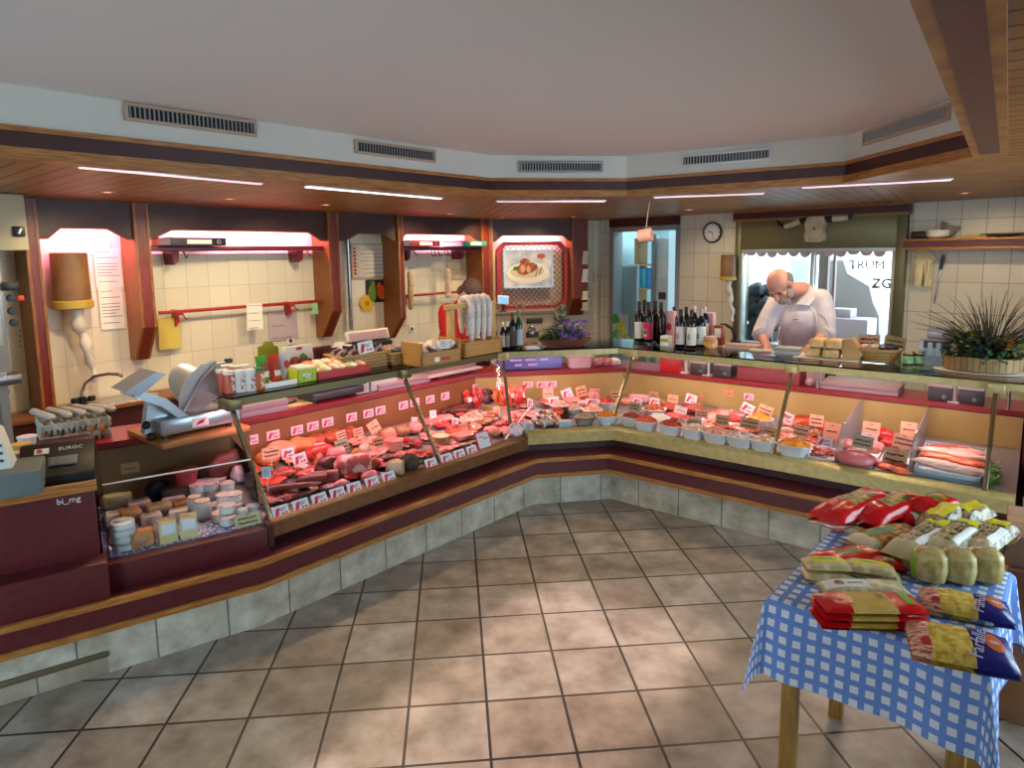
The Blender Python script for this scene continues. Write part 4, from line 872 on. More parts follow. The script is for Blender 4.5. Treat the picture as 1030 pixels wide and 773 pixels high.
# slicer on its board
p = K0.pz(188, 447, .80); a = K0.pz(150, 425, .80)
c = (at_z(200, 436, .80)); SF = Frame(at_z(165, 448, .80).xy, at_z(248, 430, .80).xy)
t = thing('cutting_board', 'oak board under the steel slicer, overhanging the cheese case', 'board', SF.w(-.02, -.03, .784), SF.rz)
m = MB(); m.lo(0, .46, 0, .46, 0, .028, .006); part('board', m, mat('board_oak', 'a9733c', .45, col2='96622e', scale=8, stretch=(1, 12, 1)), t)
for x, y in [(.04, .04), (.42, .04), (.04, .42), (.42, .42)]: m = MB(); m.cyl((x, y, -.003), (x, y, .001), .015); part('foot', m, BLACK, t)
SB = mat('slicer_aluminium', 'aeb6bc', .28, .8)
t = thing('meat_slicer', 'large steel meat slicer with ribbed carriage and round blade', 'slicer', SF.w(.0, 0.01, .8135), SF.rz); t.scale = (.86, .86, .92)
m = MB(); m.lo(.0, .44, .02, .30, .02, .115, .02); m.slab([(.36, .02), (.50, .02), (.50, .10), (.45, .13), (.40, .10)], .06, .26); part('base', m, SB, t)
for x, y in [(.03, .05), (.42, .05), (.03, .27), (.42, .27)]: m = MB(); m.cyl((x, y, -.001), (x, y, .025), .018, .014); part('foot', m, BLACK, t)
m = MB(); TB = Matrix.Translation((.25, .17, .25)) @ Matrix.Rotation(R(20), 4, 'Z') @ Matrix.Rotation(R(62), 4, 'X'); m.lathe([(0, -.02), (.10, -.02), (.145, .0), (.145, .006), (.10, .022), (0, .022)], 40, TB); part('blade', m, SB, t)
RIB = tile_mat('ribbed_metal', 5, .012, 'c9c2c2', 'c0b8b8', '6f6868', .004, .3, axes='XZ')
m = MB(); m.slab([(.13, .13), (.25, .125), (.36, .18), (.42, .26), (.42, .34), (.36, .40), (.27, .385), (.18, .31), (.13, .22)], .05, .062); part('ribbed_plate', m, RIB, t)
m = MB(); m.tube([(.15, .04, .14), (.20, .03, .22), (.27, .03, .31), (.36, .03, .385), (.43, .04, .38)], .012, 8, flat=.6); part('blade_guard', m, SB, t)
m = MB(); m.slab([(-.10, .30), (.05, .23), (.18, .10), (.13, .09), (.02, .19), (-.12, .26)], .03, .25); m.slab([(-.02, .24), (-.06, .04), (-.03, .02), (.10, .13)], .10, .16); part('carriage', m, SB, t)
m = MB(); m.slab([(-.17, .30), (.0, .385), (.055, .365), (-.10, .265)], .02, .24); part('pusher', m, mat('slicer_grey', '8b9297', .35, .5), t)
for q in [(-.05, .09, .09), (-.03, .09, .02)]: m = MB(); m.ell(q, (.024, .024, .024), 10, 8); part('knob', m, BLACK, t)
m = MB(); m.box((.44, .04, .39), (.045, .03, .025), bev=.006); part('clamp', m, BLACK, t)
m = MB(); m.box((.23, .0185, .066), (.10, .003, .052), bev=.001); bdg = part('badge', m, mat('badge_white', 'f0e2e4', .4), t)
m = MB(); m.slab([(.20, .052), (.245, .058), (.262, .08), (.225, .076)], .0155, .0175); part('badge_mark', m, REDINK, bdg)
# card terminal
p = K0.pz(60, 480, .83); tc = thing('card_terminal', 'black card payment terminal on the checkout counter', 'terminal', K0.w(p[0], p[1]+.0, .829), K0.rz-.08)
m = MB(); w = .13
prof = [(-.10, .0), (.12, 0), (.12, .125), (.06, .13), (-.10, .035)]
m.add([(-w, y, z) for y, z in prof]+[(w, y, z) for y, z in prof], [tuple(range(5))[::-1], tuple(range(5, 10))]+[(i, (i+1) % 5, 5+(i+1) % 5, 5+i) for i in range(5)]); part('body', m, BLACK, tc)
up_ = Matrix.Translation((0, -.02, .0835)) @ Matrix.Rotation(math.atan2(.095, .16), 4, 'X')
m = MB(); m.box((.02, -.015, .002), (.10, .05, .004), M=up_, bev=.001)
for k in range(4): m.box((-.015+.024*k, -.015, .005), (.012, .042, .003), M=up_)
part('slots', m, mat('slot_grey', '6d6d72', .5), tc)
m = MB(); m.box((-.055, .052, .002), (.05, .03, .003), M=up_); clg = part('card_logo', m, mat('logo_cream', 'd8d4cc', .5), tc)
m = MB(); m.box((-.062, .052, .004), (.018, .02, .002), M=up_); part('logo_red', m, mat('logo_red', 'b0302c', .5), clg)
m = MB(); m.text('EUROC', .026, up_ @ Matrix.Translation((.045, .055, .002)), .0006); part('lettering', m, mat('lettering_pale', 'b8c0c4', .5), tc)
# cash scale behind it, cut by the left edge
p = K0.pz(18, 497, .83); t = thing('cash_scale', 'grey and white counter scale at the left edge on the checkout', 'scale', K0.w(p[0], p[1], .829), K0.rz-.05)
m = MB(); m.lo(-.30, .085, -.06, .26, 0, .10, .012); part('body', m, mat('scale_green_grey', '5f6a68', .45), t)
m = MB(); m.slab([(-.25, .10), (-.01, .10), (-.04, .24), (-.08, .28), (-.22, .28)], .02, .15); part('display_head', m, mat('scale_white', 'cfd2c8', .4), t)
m = MB()
for k in range(3): m.lo(-.05, -.035, .014, .02, .13+.03*k, .14+.03*k)
part('buttons', m, DGREY, t)
for u, v, col, lab in [(22, 444, 'c9a24a', 'small yellow tub between the scale and the egg trays'), (28, 436, 'd8d0d4', 'white paper tub beside the egg trays'), (14, 455, 'c8b098', 'cream tub half hidden behind the scale')]:
    p = K0.pz(u, v+14, .83); m = MB(); m.lathe([(.03, 0), (.04, .05), (.042, .05), (.042, .056), (0, .057)], 16); solo('tub', m, mat('tub_'+col, col, .5), lab, 'tub', K0.w(p[0], p[1], .829))
# ================================================================== ON THE GLASS SHELVES
def cyl_can(label, pos, rz, col, band, group):
    t = thing('spice_can', label, 'can', pos, rz, group); r = .030; h = .115
    m = MB(); m.lathe([(r*.98, 0), (r, .004), (r, .098), (r*.98, .1), (0, .1)], 20); part('body', m, mat('can_'+col, col, .35), t)
    m = MB(); m.lathe([(r*1.03, .098), (r*1.03, .112), (r*.96, h), (0, h)], 20); part('lid', m, mat('lid_'+('green' if band == 'g' else 'white'), '2c6a3a' if band == 'g' else 'e2dcd8', .4), t)
    m = MB()
    for sx, z, hh, ww in [(0, .068, .034, .9), (0, .028, .028, 1.1)]:
        n = 8; vs = []
        for k in range(n+1):
            a = -PI/2-ww/2+ww*k/n+.3
            vs += [((r+.0007)*math.cos(a), (r+.0007)*math.sin(a), z-hh/2), ((r+.0007)*math.cos(a), (r+.0007)*math.sin(a), z+hh/2)]
        m.add(vs, [(2*k, 2*k+2, 2*k+3, 2*k+1) for k in range(n)])
    part('picture', m, mat('can_pic_'+('o' if band == 'g' else 'r'), 'c88a3a' if band == 'g' else 'b0483c', .4, col2='e8e0d8', scale=90, thr=(.48, .52)), t); return t
B_ = KL
for k, (u, v, col, bd, lab) in enumerate([(231.5, 395, 'c25a40', 'r', 'red and white spice can, front one at the shelf end'), (242, 394, 'd2ccc8', 'r', 'white spice can with red picture beside the red front can'), (252, 393, 'd8d4d2', 'r', 'white spice can just left of the orange can'), (261, 391.5, 'c45a1c', 'g', 'orange spice can with green lid'),
        (224.5, 393, 'bd5238', 'r', 'second red and white can of the row from the front'), (218.5, 391, 'c86a52', 'r', 'red and white spice can at the far left of the shelf'), (238, 389, 'ccc6c2', 'r', 'white spice can in the row behind the front cans'), (229, 388, 'd4cac6', 'r', 'pale spice can at the back left of the cans'), (247, 387.5, 'd0c8c4', 'r', 'pale spice can at the back right of the cans')]):
    s, b, z = TS(1, u, v); cyl_can(lab, KL.w(s, max(.43, b), TSZ), KL.rz, col, bd, 'spice cans at the shelf end')
def pouch(mb, w, h, d, n=8, top=.0, M=None):
    def f(i, j):
        k = math.sin(PI*j); return ((i-.5)*w*(1-.06*k), 0, j*h)
    vs = []; fs = []
    for sd in (-1, 1):
        b = len(vs)
        for i in range(n+1):
            for j in range(n+1):
                x, _, z = f(i/n, j/n); e_ = math.sin(PI*i/n)**.5*max(0, math.sin(PI*min(1, .12+.88*j/n)))**.6*(1 if j < n else 0); vs.append((x, sd*d/2*e_, z))
        for i in range(n):
            for j in range(n): a = b+i*(n+1)+j; fs.append((a, a+n+1, a+n+2, a+1))
    mb.add(vs, fs, M); return mb
for u, v, col, lab in [(268.5, 388, '4c9a34', 'green spice pouch standing beside the orange can'), (281, 386, 'b8321e', 'red spice pouch between the green and the white pouch'), (291, 384, 'b9b6b8', 'silver white spice pouch beside the lime box')]:
    s, b, z = TS(1, u, v); t = thing('spice_pouch', lab, 'pouch', KL.w(s, b+.03, TSZ+.012), KL.rz+.15, 'spice pouches'); t.rotation_euler = (-.12, 0, KL.rz+.15)
    m = MB(); pouch(m, .075, .15, .04); part('bag', m, mat('pouch_'+col, col, .35), t)
    m = MB(); disc(m, 0, .085, .018, .022, -.0215); part('red_figure', m, mat('fig_red', 'b02a22', .5), t); m = MB(); m.lo(-.02, .02, -.022, -.019, .03, .06); part('white_panel', m, WHITE, t)
s, b, z = TS(1, 266, 391); e_, _, _ = TS(1, 299, 385); m = MB(); m.lo(s, e_, b-.01, b+.14, 0, .010); m.lo(s, e_, b-.012, b-.006, 0, .026); solo('display_tray', m, WHITE, 'white tray under the three spice pouches', 'tray', KL.w(0, 0, TSZ), KL.rz)
LIME = mat('lime_card', 'b4c424', .5)
s, b, z = TS(1, 300, 386); e_ = TS(1, 318, 382.5)[0]; t = thing('lime_box', 'lime green open display box of white packets on the left shelf', 'box', KL.w(s, b, TSZ), KL.rz); w = e_-s
m = MB(); m.lo(0, w, 0, .006, 0, .075); m.lo(0, .006, 0, .16, 0, .075); m.lo(w-.006, w, 0, .16, 0, .075); m.lo(0, w, 0, .16, 0, .005); part('box', m, LIME, t)
m = MB(); m.lo(.25*w, .8*w, -.0015, 0, .02, .05); part('picture', m, mat('lime_pic', '6c7a3c', .5, col2='d8dcc0', scale=60), t)
m = MB()
for k in range(4): m.box((w/2, .025+.035*k, .05), (w-.014, .02, .075), rot=Euler((.25, 0, 0)), bev=.006)
part('packets', m, mat('packet_white', 'd8cfcc', .6), t)
s, b, z = TS(1, 281, 376); t = thing('lime_display', 'lime green card header standing behind the spice pouches', 'display', KL.w(s, b+.12, TSZ), KL.rz+.1)
m = MB(); m.slab([(-.075, 0), (.085, 0), (.07, .15), (.045, .155), (.03, .185), (-.02, .19), (-.04, .165), (-.07, .16)], 0, .004); part('header', m, mat('lime_dull', '9aa022', .6), t)
m = MB(); m.lo(-.06, .07, -.002, 0, .05, .10); part('picture', m, mat('lime_pic', '6c7a3c', .5), t); m = MB(); m.lo(-.08, .09, -.002, .05, 0, .035); part('base', m, mat('grey_card', '9c9690', .6), t)
s, b, z = TS(1, 312, 378); t = thing('food_packet', 'pale packet with a picture of orange food, standing on the left shelf', 'packet', KL.w(s+.02, b+.12, TSZ), KL.rz+.1); t.rotation_euler = (-.15, 0, KL.rz+.1)
m = MB(); m.lo(-.10, .10, 0, .03, 0, .17, .008); part('pack', m, mat('pale_pack', 'cfc8be', .45), t)
m = MB(); disc(m, -.04, .07, .04, .035, -.001); disc(m, .05, .06, .035, .025, -.002); disc(m, .02, .085, .03, .03, -.0025); part('printed_food', m, mat('food_orange', 'b8612c', .5, col2='8a3c1c', scale=30), t)
m = MB(); disc(m, .02, .10, .015, .02, -.004); part('printed_leaf', m, mat('leaf_print', '4c7c30', .6), t); m = MB(); disc(m, 0, .15, .025, .009, -.001); part('printed_oval', m, REDINK, t)
s, b, z = TS(1, 332, 372); t = thing('dark_packet', 'dark red packet lettered SAFT beside the wicker basket', 'packet', KL.w(s, b+.10, TSZ), KL.rz+.05)
m = MB(); m.lo(-.085, .085, 0, .03, 0, .135, .006); part('pack', m, mat('pack_dark_red', '5c1c22', .45, col2='7a2a22', scale=12), t)
m = MB(); m.lo(-.085, .085, -.001, .0, .02, .07); part('blue_band', m, mat('pack_navy', '1a2038', .45), t)
m = MB(); m.text('SAFT', .042, Matrix.Translation((.0, -.0015, .045)) @ RX90, .0006, bold=.0012); part('lettering', m, PAPER, t)
a = TS(1, 320, 383); e_ = TS(1, 366, 373); t = thing('red_tray', 'long red card tray of sandwich packets on the left shelf', 'tray', KL.w(a[0], a[1], TSZ), KL.rz); w = e_[0]-a[0]
TR = mat('tray_red', 'c01a1c', .4); m = MB(); m.lo(0, w, 0, .006, 0, .045); m.lo(0, w, 0, .2, 0, .006); m.lo(w-.006, w, 0, .2, 0, .045); m.lo(0, .006, 0, .2, 0, .045); part('tray', m, TR, t)
SW = [mat('sandwich_white', 'd8cfc2', .5, col2='c87a4a', scale=22), mat('sandwich_green', '9ab070', .5, col2='e0dac8', scale=25), mat('sandwich_brown', 'b06a3c', .5, col2='e2d6c0', scale=20)]
for k in range(6):
    m = MB(); m.box((0, 0, 0), (w/6.4, .15, .03), bev=.008); solo('sandwich_packet', m, SW[k % 3], ['white', 'green and white', 'brown'][k % 3]+' flat packet in the red tray, '+ORD[k]+' from the lime box', 'packet', KL.w(a[0]+w*(k+.5)/6, a[1]+.105, TSZ+.058), KL.rz, 'packets in the red tray', rot=(.30, 0, KL.rz))
# wicker baskets
WICK = tile_mat('wicker', .012, .02, 'c2a468', 'ad8c52', '6c4e26', .004, .7, off=.5, axes='XZ')
def basket(pos, rz, w, d, h, label, taper=.88):
    t = thing('wicker_basket', label, 'basket', pos, rz); m = MB()
    pr = lambda k, z, o: [(x*w/2*k+sx*o, y*d/2*k+sy*o, z) for x, y, sx, sy in [(-1, -1, -1, -1), (1, -1, 1, -1), (1, 1, 1, 1), (-1, 1, -1, 1)]]
    vs = pr(taper, 0, 0)+pr(1, h, 0)+pr(1, h, -.012)+pr(taper, .01, -.012)
    m.add(vs, [(0, 1, 5, 4), (1, 2, 6, 5), (2, 3, 7, 6), (3, 0, 4, 7), (4, 5, 9, 8), (5, 6, 10, 9), (6, 7, 11, 10), (7, 4, 8, 11), (8, 9, 13, 12), (9, 10, 14, 13), (10, 11, 15, 14), (11, 8, 12, 15), (12, 13, 14, 15), (3, 2, 1, 0)]); part('body', m, WICK, t, 30)
    m = MB(); c = pr(1, h, 0); pts = []
    for k in range(4):
        a, b = V(c[k]), V(c[(k+1) % 4])
        for q in range(10): pts.append(a.lerp(b, q/10)+V((0, 0, .004*math.sin(q*PI))))
    m.tube(pts, .009, 6, closed=True); part('rim', m, mat('wicker_rim', 'a88448', .7), t); return t
DPK = mat('dark_packet', '4c2c34', .25, col2='b8a4a8', scale=26, thr=(.52, .6))
s, b, z = TS(1, 368, 371); bp = KL.w(s, b+.08, TSZ); basket(bp, KL.rz, .36, .20, .09, 'light wicker basket of dark packets in the middle of the left shelf')
for k in range(10):
    i, j = k % 5, k//5; m = MB(); pouch(m, .07, .11, .03); solo('snack_packet', m, DPK, 'dark shiny packet in the larger wicker basket, %s in the %s row' % (ORD[i], ['front', 'rear'][j]), 'packet', bp+KL.t*(-.13+.065*i)+KL.n*(-.045+.08*j)+V((0, 0, .03)), 0, 'packets in the wicker basket', rot=(-.25+.1*(i % 3), .22*((i*7+j) % 3-1), KL.rz+.2*(i % 2)))
def card(w, h, label, pos, rz, bg, style=0, tilt=-.25, roll=0., group='price cards', name='price_card'):
    key = (round(w, 3), round(h, 3), bg, style)
    if key not in CARDS:
        m = MB(); m.lo(-w/2, w/2, 0, .0022, 0, h); rnd = random.Random(style*13+len(CARDS))
        cm = [mat('card_bg_'+bg, bg, .6), mat('card_black_ink', '26201e', .7), mat('card_red_ink', 'cc2a48', .7), mat('card_grey_ink', '6c5a60', .7)]
        ln = lambda k, x0, z0, x1, z1, th: (m.k(k), m.box(((x0+x1)/2*w, -.0006, (z0+z1)/2*h), (math.hypot((x1-x0)*w, (z1-z0)*h), .0008, th*h), rot=Euler((0, -math.atan2((z1-z0)*h, (x1-x0)*w), 0))))
        if style == 0:      # red splash at left, grey figures at right
            for k in range(5): ln(2, -.40+.03*k, .15+.14*k, -.16+.03*k, .25+.13*k, .12)
            for k in range(3): ln(3, -.05, .72-.10*k, .36-.06*k, .74-.10*k, .05)
            ln(2, .02, .25, .16, .26, .16); ln(2, .22, .25, .38, .28, .16)
        elif style == 1:    # two handwritten lines in black
            for r_ in range(2):
                x = -.38
                while x < .36:
                    d = rnd.uniform(.04, .10); ln(1, x, .62-.34*r_+rnd.uniform(-.05, .05), x+d, .62-.34*r_+rnd.uniform(-.05, .05), .13); x += d+.025
            ln(2, -.06, .88, .10, .88, .07)
        elif style == 2:    # one line
            x = -.32
            while x < .30:
                d = rnd.uniform(.05, .12); ln(1, x, .45+rnd.uniform(-.05, .05), x+d, .45+rnd.uniform(-.05, .05), .09); x += d+.03
            ln(2, -.1, .82, .12, .82, .06)
        else:               # pale with grey print
            for k in range(4): ln(3, -.38, .78-.17*k, .1+.07*(k % 3), .78-.17*k, .05)
        CARDS[key] = m.mesh('price_card', cm, 0)
    return solo(name, CARDS[key], None, label, 'price card', pos, 0, group, rot=(tilt, roll, rz))
CARDS = {}
card(.11, .075, 'white price card with red writing on the dark packets of the wicker basket', bp+KL.n*-.10+V((0, 0, .10)), KL.rz, 'ece8ea', 0, -.2, -.08, None)
s, b, z = TS(1, 405, 366); bp = KL.w(s, b+.06, TSZ); basket(bp, KL.rz, .20, .15, .075, 'small wicker basket beside the larger one, with a blue band')
m = MB(); m.box((0, 0, 0), (.20, .12, .012), bev=.004); solo('blue_folder', m, mat('navy_plastic', '1c2544', .4), 'dark blue flat pouch lying on the small wicker basket', 'pouch', bp+KL.t*.05+V((0, 0, .087)), KL.rz-.1)
for k in range(3): m = MB(); pouch(m, .05, .10, .025); solo('slim_packet', m, SW[0], 'pale slim packet leaning in the small wicker basket, %s from the left' % ORD[k], 'packet', bp+KL.t*(-.065+.03*k)+V((0, .0, .028)), 0, 'slim packets', rot=(-.3, -.25, KL.rz))
# counter scale with tilted display behind the basket
p = KL.px(366, 345, 1.02); sp = KL.w(p[0], 1.02, .781); t = thing('shop_scale', 'white shop scale with a wide tilted display behind the wicker basket', 'scale', sp, KL.rz)
m = MB(); m.lo(-.16, .20, -.12, .2, 0, .14, .015); m.slab([(-.24, .12), (-.10, .12), (-.10, .34), (-.14, .34)], -.05, .15); m.lo(-.10, .16, .0, .08, .12, .26); part('body', m, mat('scale_white2', 'd2cfcb', .4), t)
m = MB(); m.lo(-.13, .20, -.07, .06, .26, .34, .006); part('panel', m, BLACK, t)
m = MB(); m.box((.03, .0, .385), (.36, .03, .075), rot=Euler((-.35, 0, 0)), bev=.006); part('display_frame', m, mat('frame_cream', 'cfc3b4', .4), t)
m = MB(); m.box((.03, -.014, .387), (.32, .008, .05), rot=Euler((-.35, 0, 0))); part('display', m, mat('display_mauve', 'a98c94', .3), t)
# wooden crate with packets
CR = mat('crate_wood', 'b98a48', .5, col2='a5763a', scale=10, stretch=(1, 1, 14))
s, b, z = TS(1, 437, 366); cp_ = KL.w(s+.02, b+.05, TSZ); t = thing('wooden_crate', 'shallow wooden crate of wrapped sausages on the left shelf', 'crate', cp_, KL.rz); w, d = .34, .2
m = MB(); m.lo(-w/2, w/2, -d/2, -d/2+.012, 0, .085); m.lo(-w/2, w/2, d/2-.012, d/2, 0, .085); m.lo(-w/2, w/2, -d/2, d/2, 0, .01); m.slab([(-d/2, 0), (d/2, 0), (d/2, .16), (-d/2+.06, .17), (-d/2, .12)], -w/2, -w/2+.012); 
m2 = MB(); m2.lo(-w/2, w/2, -d/2, -d/2+.012, 0, .085); m2.lo(-w/2, w/2, d/2-.012, d/2, 0, .085); m2.lo(-w/2, w/2, -d/2, d/2, 0, .01)
for x in (-w/2, w/2-.012): m2.prism([(x, -d/2), (x+.012, -d/2), (x+.012, d/2), (x, d/2)], 0, .15)
part('crate', m2, CR, t); m = MB(); m.lo(-.06, -.02, -d/2-.002, -d/2, .02, .05); part('label', m, PAPER, t); m = MB(); m.lo(.0, .07, -d/2-.002, -d/2, .025, .042); part('red_label', m, REDINK, t)
WRAP = mat('wrapped_white', 'ddd2cc', .3, col2='a8664c', scale=16, thr=(.5, .62))
for k in range(8):
    i, j = k % 4, k//4; m = MB(); m.ell((0, 0, 0), (.045, .05, .03), 12, 8, .3, k); solo('wrapped_sausage', m, WRAP, 'film wrapped sausage in the wooden crate, %s of the %s row' % (ORD[i], ['front', 'rear'][j]), 'packet', cp_+KL.t*(-.12+.08*i)+KL.n*(-.04+.085*j)+V((0, 0, .10+.012*((i+j) % 2))), 0, 'wrapped sausages in the crate', rot=(.3*(i % 2), .3, KL.rz+i))
card(.085, .06, 'small white card stuck on the packets of the wooden crate', cp_+KL.n*-.09+KL.t*.04+V((0, 0, .095)), KL.rz, 'dcdad8', 3, -.2, .05, None)
# sausage stand
s, b, z = TS(1, 461, 361); e_ = TS(1, 500, 352); w = e_[0]-s-.06; st_ = KL.w(s, b+.06, TSZ); t = thing('sausage_stand', 'pine stand with a cross rail for hanging white sausages', 'stand', st_, KL.rz); PINE = mat('pine', 'c9a765', .5, col2='b8914f', scale=9, stretch=(12, 12, 1))
for x in (0, w): m = MB(); m.lo(x-.022, x+.022, -.01, .03, 0, .33, .003); part('post', m, PINE, t)
m = MB(); m.lo(-.05, w+.04, -.005, .025, .33, .365, .004); part('rail', m, PINE, t)
m = MB(); m.lo(.05, w+.02, -.07, -.055, 0, .10, .003); m.lo(.05, w+.02, .055, .07, 0, .10, .003); m.lo(.05, .065, -.07, .07, 0, .10); m.lo(w+.005, w+.02, -.07, .07, 0, .10); part('tray_box', m, CR, t)
SAUW = mat('white_sausage', 'd9d2cc', .5, col2='c6bcb6', scale=40, bump=.2)
for k in range(4):
    x = .16+.058*k; l1, l2 = .27-.02*(k % 2), .22+.025*(k % 3)
    pts = [(0, -.04, .37-l1), (-.003, -.045, .37-l1*.6), (0, -.042, .36), (0, -.022, .392), (0, .01, .402), (0, .042, .392), (0, .062, .36), (.004, .062, .37-l2*.6), (0, .058, .37-l2)]
    m = MB(); m.tube(pts, [.014, .024, .025, .025, .025, .025, .025, .024, .012], 12); solo('white_sausage', m, SAUW, 'long white sausage looped over the pine stand, %s from the left' % ORD[k], 'sausage', st_+KL.t*x+KL.n*.01, KL.rz, 'white sausages on the stand')
# hanging sausages and net on the lower rail of the right niche
def hang(f, u, v0, v1, y, r, mt, label, net=False):
    a = f.px(u, v0, y); b = f.px(u+1, v1, y); L = a[2]-b[2]; t = thing('hanging_sausage', label, 'sausage', f.w(a[0], y, a[2]), f.rz, 'sausages hung in the right niche')
    m = MB(); m.tube([(0, 0, 0), (.0, 0, -.02), (.008, .0, -L*.3), (.006, 0, -L*.7), (.0, 0, -L+.02), (0, 0, -L)], [.012, r*.9, r, r*1.02, r*.8, .01], 12); part('sausage', m, mt, t)
    m = MB(); m.tube([(0, 0, -.005), (0, .01, .05)], .004, 6)
    for k in range(5 if net else 2): z = -L*(k+1)/(6 if net else 3); m.tube([(.006+(r+.002)*math.cos(q*PI/5), (r+.002)*math.sin(q*PI/5), z) for q in range(10)], .003, 4, closed=True)
    part('string', m, mat('string', 'b8a48c', .8), t)
hang(WL, 412, 273, 312, .10, .034, mat('dry_sausage', 'cdb486', .6, col2='b89868', scale=25), 'thick dried sausage hanging at the left of the lower red rail')
hang(WL, 450, 270, 300, .10, .040, mat('net_sausage', 'dcc8c0', .6, col2='c49a90', scale=30), 'pale netted sausage hanging behind the pine stand', True)
# bottles
def bottle(label, pos, rz, glass_, r, h, lab_col, cap_col, group, neck=.38, lab=(.22, .52), name='wine_bottle', mark=None):
    t = thing(name, label, 'bottle', pos, rz, group); hn = h*(1-neck)
    m = MB(); m.lathe([(r*.9, 0), (r, .006), (r, hn), (r*.85, hn+.02), (r*.42, hn+.05), (r*.36, h*.86), (r*.38, h), (0, h)], 18); part('glass', m, glass_, t)
    if lab_col: 
        m = MB(); m.lathe([(r+.0006, h*lab[0]*.4), (r+.0012, h*lab[0]*.42), (r+.0012, h*lab[1]), (r+.0006, h*lab[1]+.001)], 18, cap=False); lb_ = part('label', m, mat('label_'+lab_col, lab_col, .6), t)
        if mark:
            n = 6; vs = []
            for k in range(n+1):
                a = -PI/2-.45+.9*k/n-.3
                for z in (h*lab[0]*.7, h*(lab[0]+lab[1])/2): vs.append(((r+.002)*math.cos(a), (r+.002)*math.sin(a), z))
            m = MB(); m.add(vs, [(2*k, 2*k+2, 2*k+3, 2*k+1) for k in range(n)]); part('label_picture', m, mat('mark_'+mark, mark, .6, col2='d8d4cc', scale=70, thr=(.45, .6)), lb_)
    m = MB(); m.lathe([(r*.40, h*.84), (r*.42, h*1.0), (r*.40, h*1.012), (0, h*1.012)], 14); part('cap', m, mat('cap_'+cap_col, cap_col, .35, .3), t); return t
DK_ = mat('dark_bottle_glass', '0c0a0e', .12); GRN = mat('green_bottle_glass', '123a1c', .12)
for k, (u, v) in enumerate([(497.5, 349), (502, 351), (507, 352), (512, 352), (500, 347)]):
    s, b, z = TS(1 if u < 505 else 2, u, v); f = KL if u < 505 else KM
    bottle('small dark bottle with silver cap beside the sausage stand, '+['leftmost in front', 'second in front', 'third in front', 'fourth in front', 'behind the others'][k], f.w(s, b+.05, TSZ), f.rz, DK_, .022, .20, 'c0b8b0' if k in (1, 2) else '8a8484', 'd2d0d2', 'small bottles beside the sausage stand', .45, (.2, .5), 'small_bottle')
s, b, z = TS(2, 517, 352); bottle('tall dark bottle between the small bottles and the green one', KM.w(s, b+.05, TSZ), 0, DK_, .027, .265, '40302c', '2c3a2c', 'tall bottles at the bend')
s, b, z = TS(2, 523, 351); bottle('tall green bottle with pale label beside the flower bowl', KM.w(s, b+.04, TSZ), 0, GRN, .029, .275, 'a8b0b8', '4a6a4c', 'tall bottles at the bend')
wl_ = [(641, 344, 'd9d6d4', None, 'leftmost dark wine bottle with a white label before the doorway'), (650, 345, 'c02858', '301828', 'dark wine bottle with a pink label before the doorway'), (657, 343.5, None, None, 'unlabelled dark wine bottle just right of the pink label'), (663, 346, None, None, 'unlabelled dark wine bottle at the right of its group'), (646, 341, None, None, 'dark wine bottle behind the white and pink labelled ones')]
for u, v, lc, mk, lab in wl_:
    s, b, z = TS(3, u, v); bottle(lab, KR.w(max(s, -.40*b), b+.03, TSZ), KR.rz, DK_, .036, .315, lc, '1a1216', 'dark wine bottles before the doorway', .36, (.22, .5), mark=mk)
for u, v, lc, mk, cc, lab in [(682.5, 350, 'ccc8c8', 'a07a70', '201418', 'wine bottle with a grey figure label, left of the jar'), (693.5, 351, 'd6d6d2', '7c9a4c', '2a1a1c', 'wine bottle with a green landscape label, front of its group'), (703, 350, 'd0d4d0', '5a8a64', 'a8a0a2', 'wine bottle with silver capsule and pale green label'), (688, 346, None, None, '1c1418', 'dark wine bottle behind the grey and green labels'), (706.5, 346, 'cfc4c0', None, 'b8b0b2', 'wine bottle with silver capsule at the back right'), (676, 345.5, None, None, '241418', 'dark wine bottle at the back left beside the pink carton'), (696, 345, None, None, 'd8b4b4', 'wine bottle with a pinkish capsule behind the landscape label')]:
    s, b, z = TS(3, u, v); bottle(lab, KR.w(s, b+.03, TSZ), KR.rz, DK_, .034, .28, lc, cc, 'wine bottles beside the honey jar', .36, (.22, .56), mark=mk)
PK = mat('pink_carton', 'd2a0a4', .5)
for u, v, h, col, lab in [(671.5, 346, .25, PK, 'pink gift carton with a red mark, left of the wine bottles'), (711, 346, .235, PK, 'pink gift carton right of the wine bottles'), (667, 348.5, .075, WHITE, 'small white box right of the dark wine bottles'), (720.5, 348, .15, mat('red_carton', '8a3a20', .5), 'brown red carton with white panel beside the honey jar')]:
    s, b, z = TS(3, u, v); t = thing('carton', lab, 'carton', KR.w(max(s, -.40*b), b+.05, TSZ), KR.rz); m = MB(); m.lo(-.035, .035, -.03, .035, 0, h, .003); part('box', m, col, t)
    m = MB()
    if 'red mark' in lab: disc(m, 0, .13, .022, .03, -.031); part('mark', m, REDINK, t)
    elif 'panel' in lab: m.lo(-.025, .025, -.033, -.030, .06, .13); part('panel', m, PAPER, t)
    elif 'white box' in lab: m.lo(-.03, .03, -.033, -.030, .03, .055); part('panel', m, mat('lime_dull', '9aa022', .6), t)
s, b, z = TS(3, 713.5, 351); t = thing('honey_jar', 'round jar of amber preserve with a yellow label beside the wine bottles', 'jar', KR.w(s, b+.03, TSZ), KR.rz)
m = MB(); m.lathe([(.035, 0), (.046, .012), (.047, .055), (.036, .072), (0, .072)], 20); part('glass', m, mat('amber', 'b8743a', .2, col2='d8a878', scale=20), t)
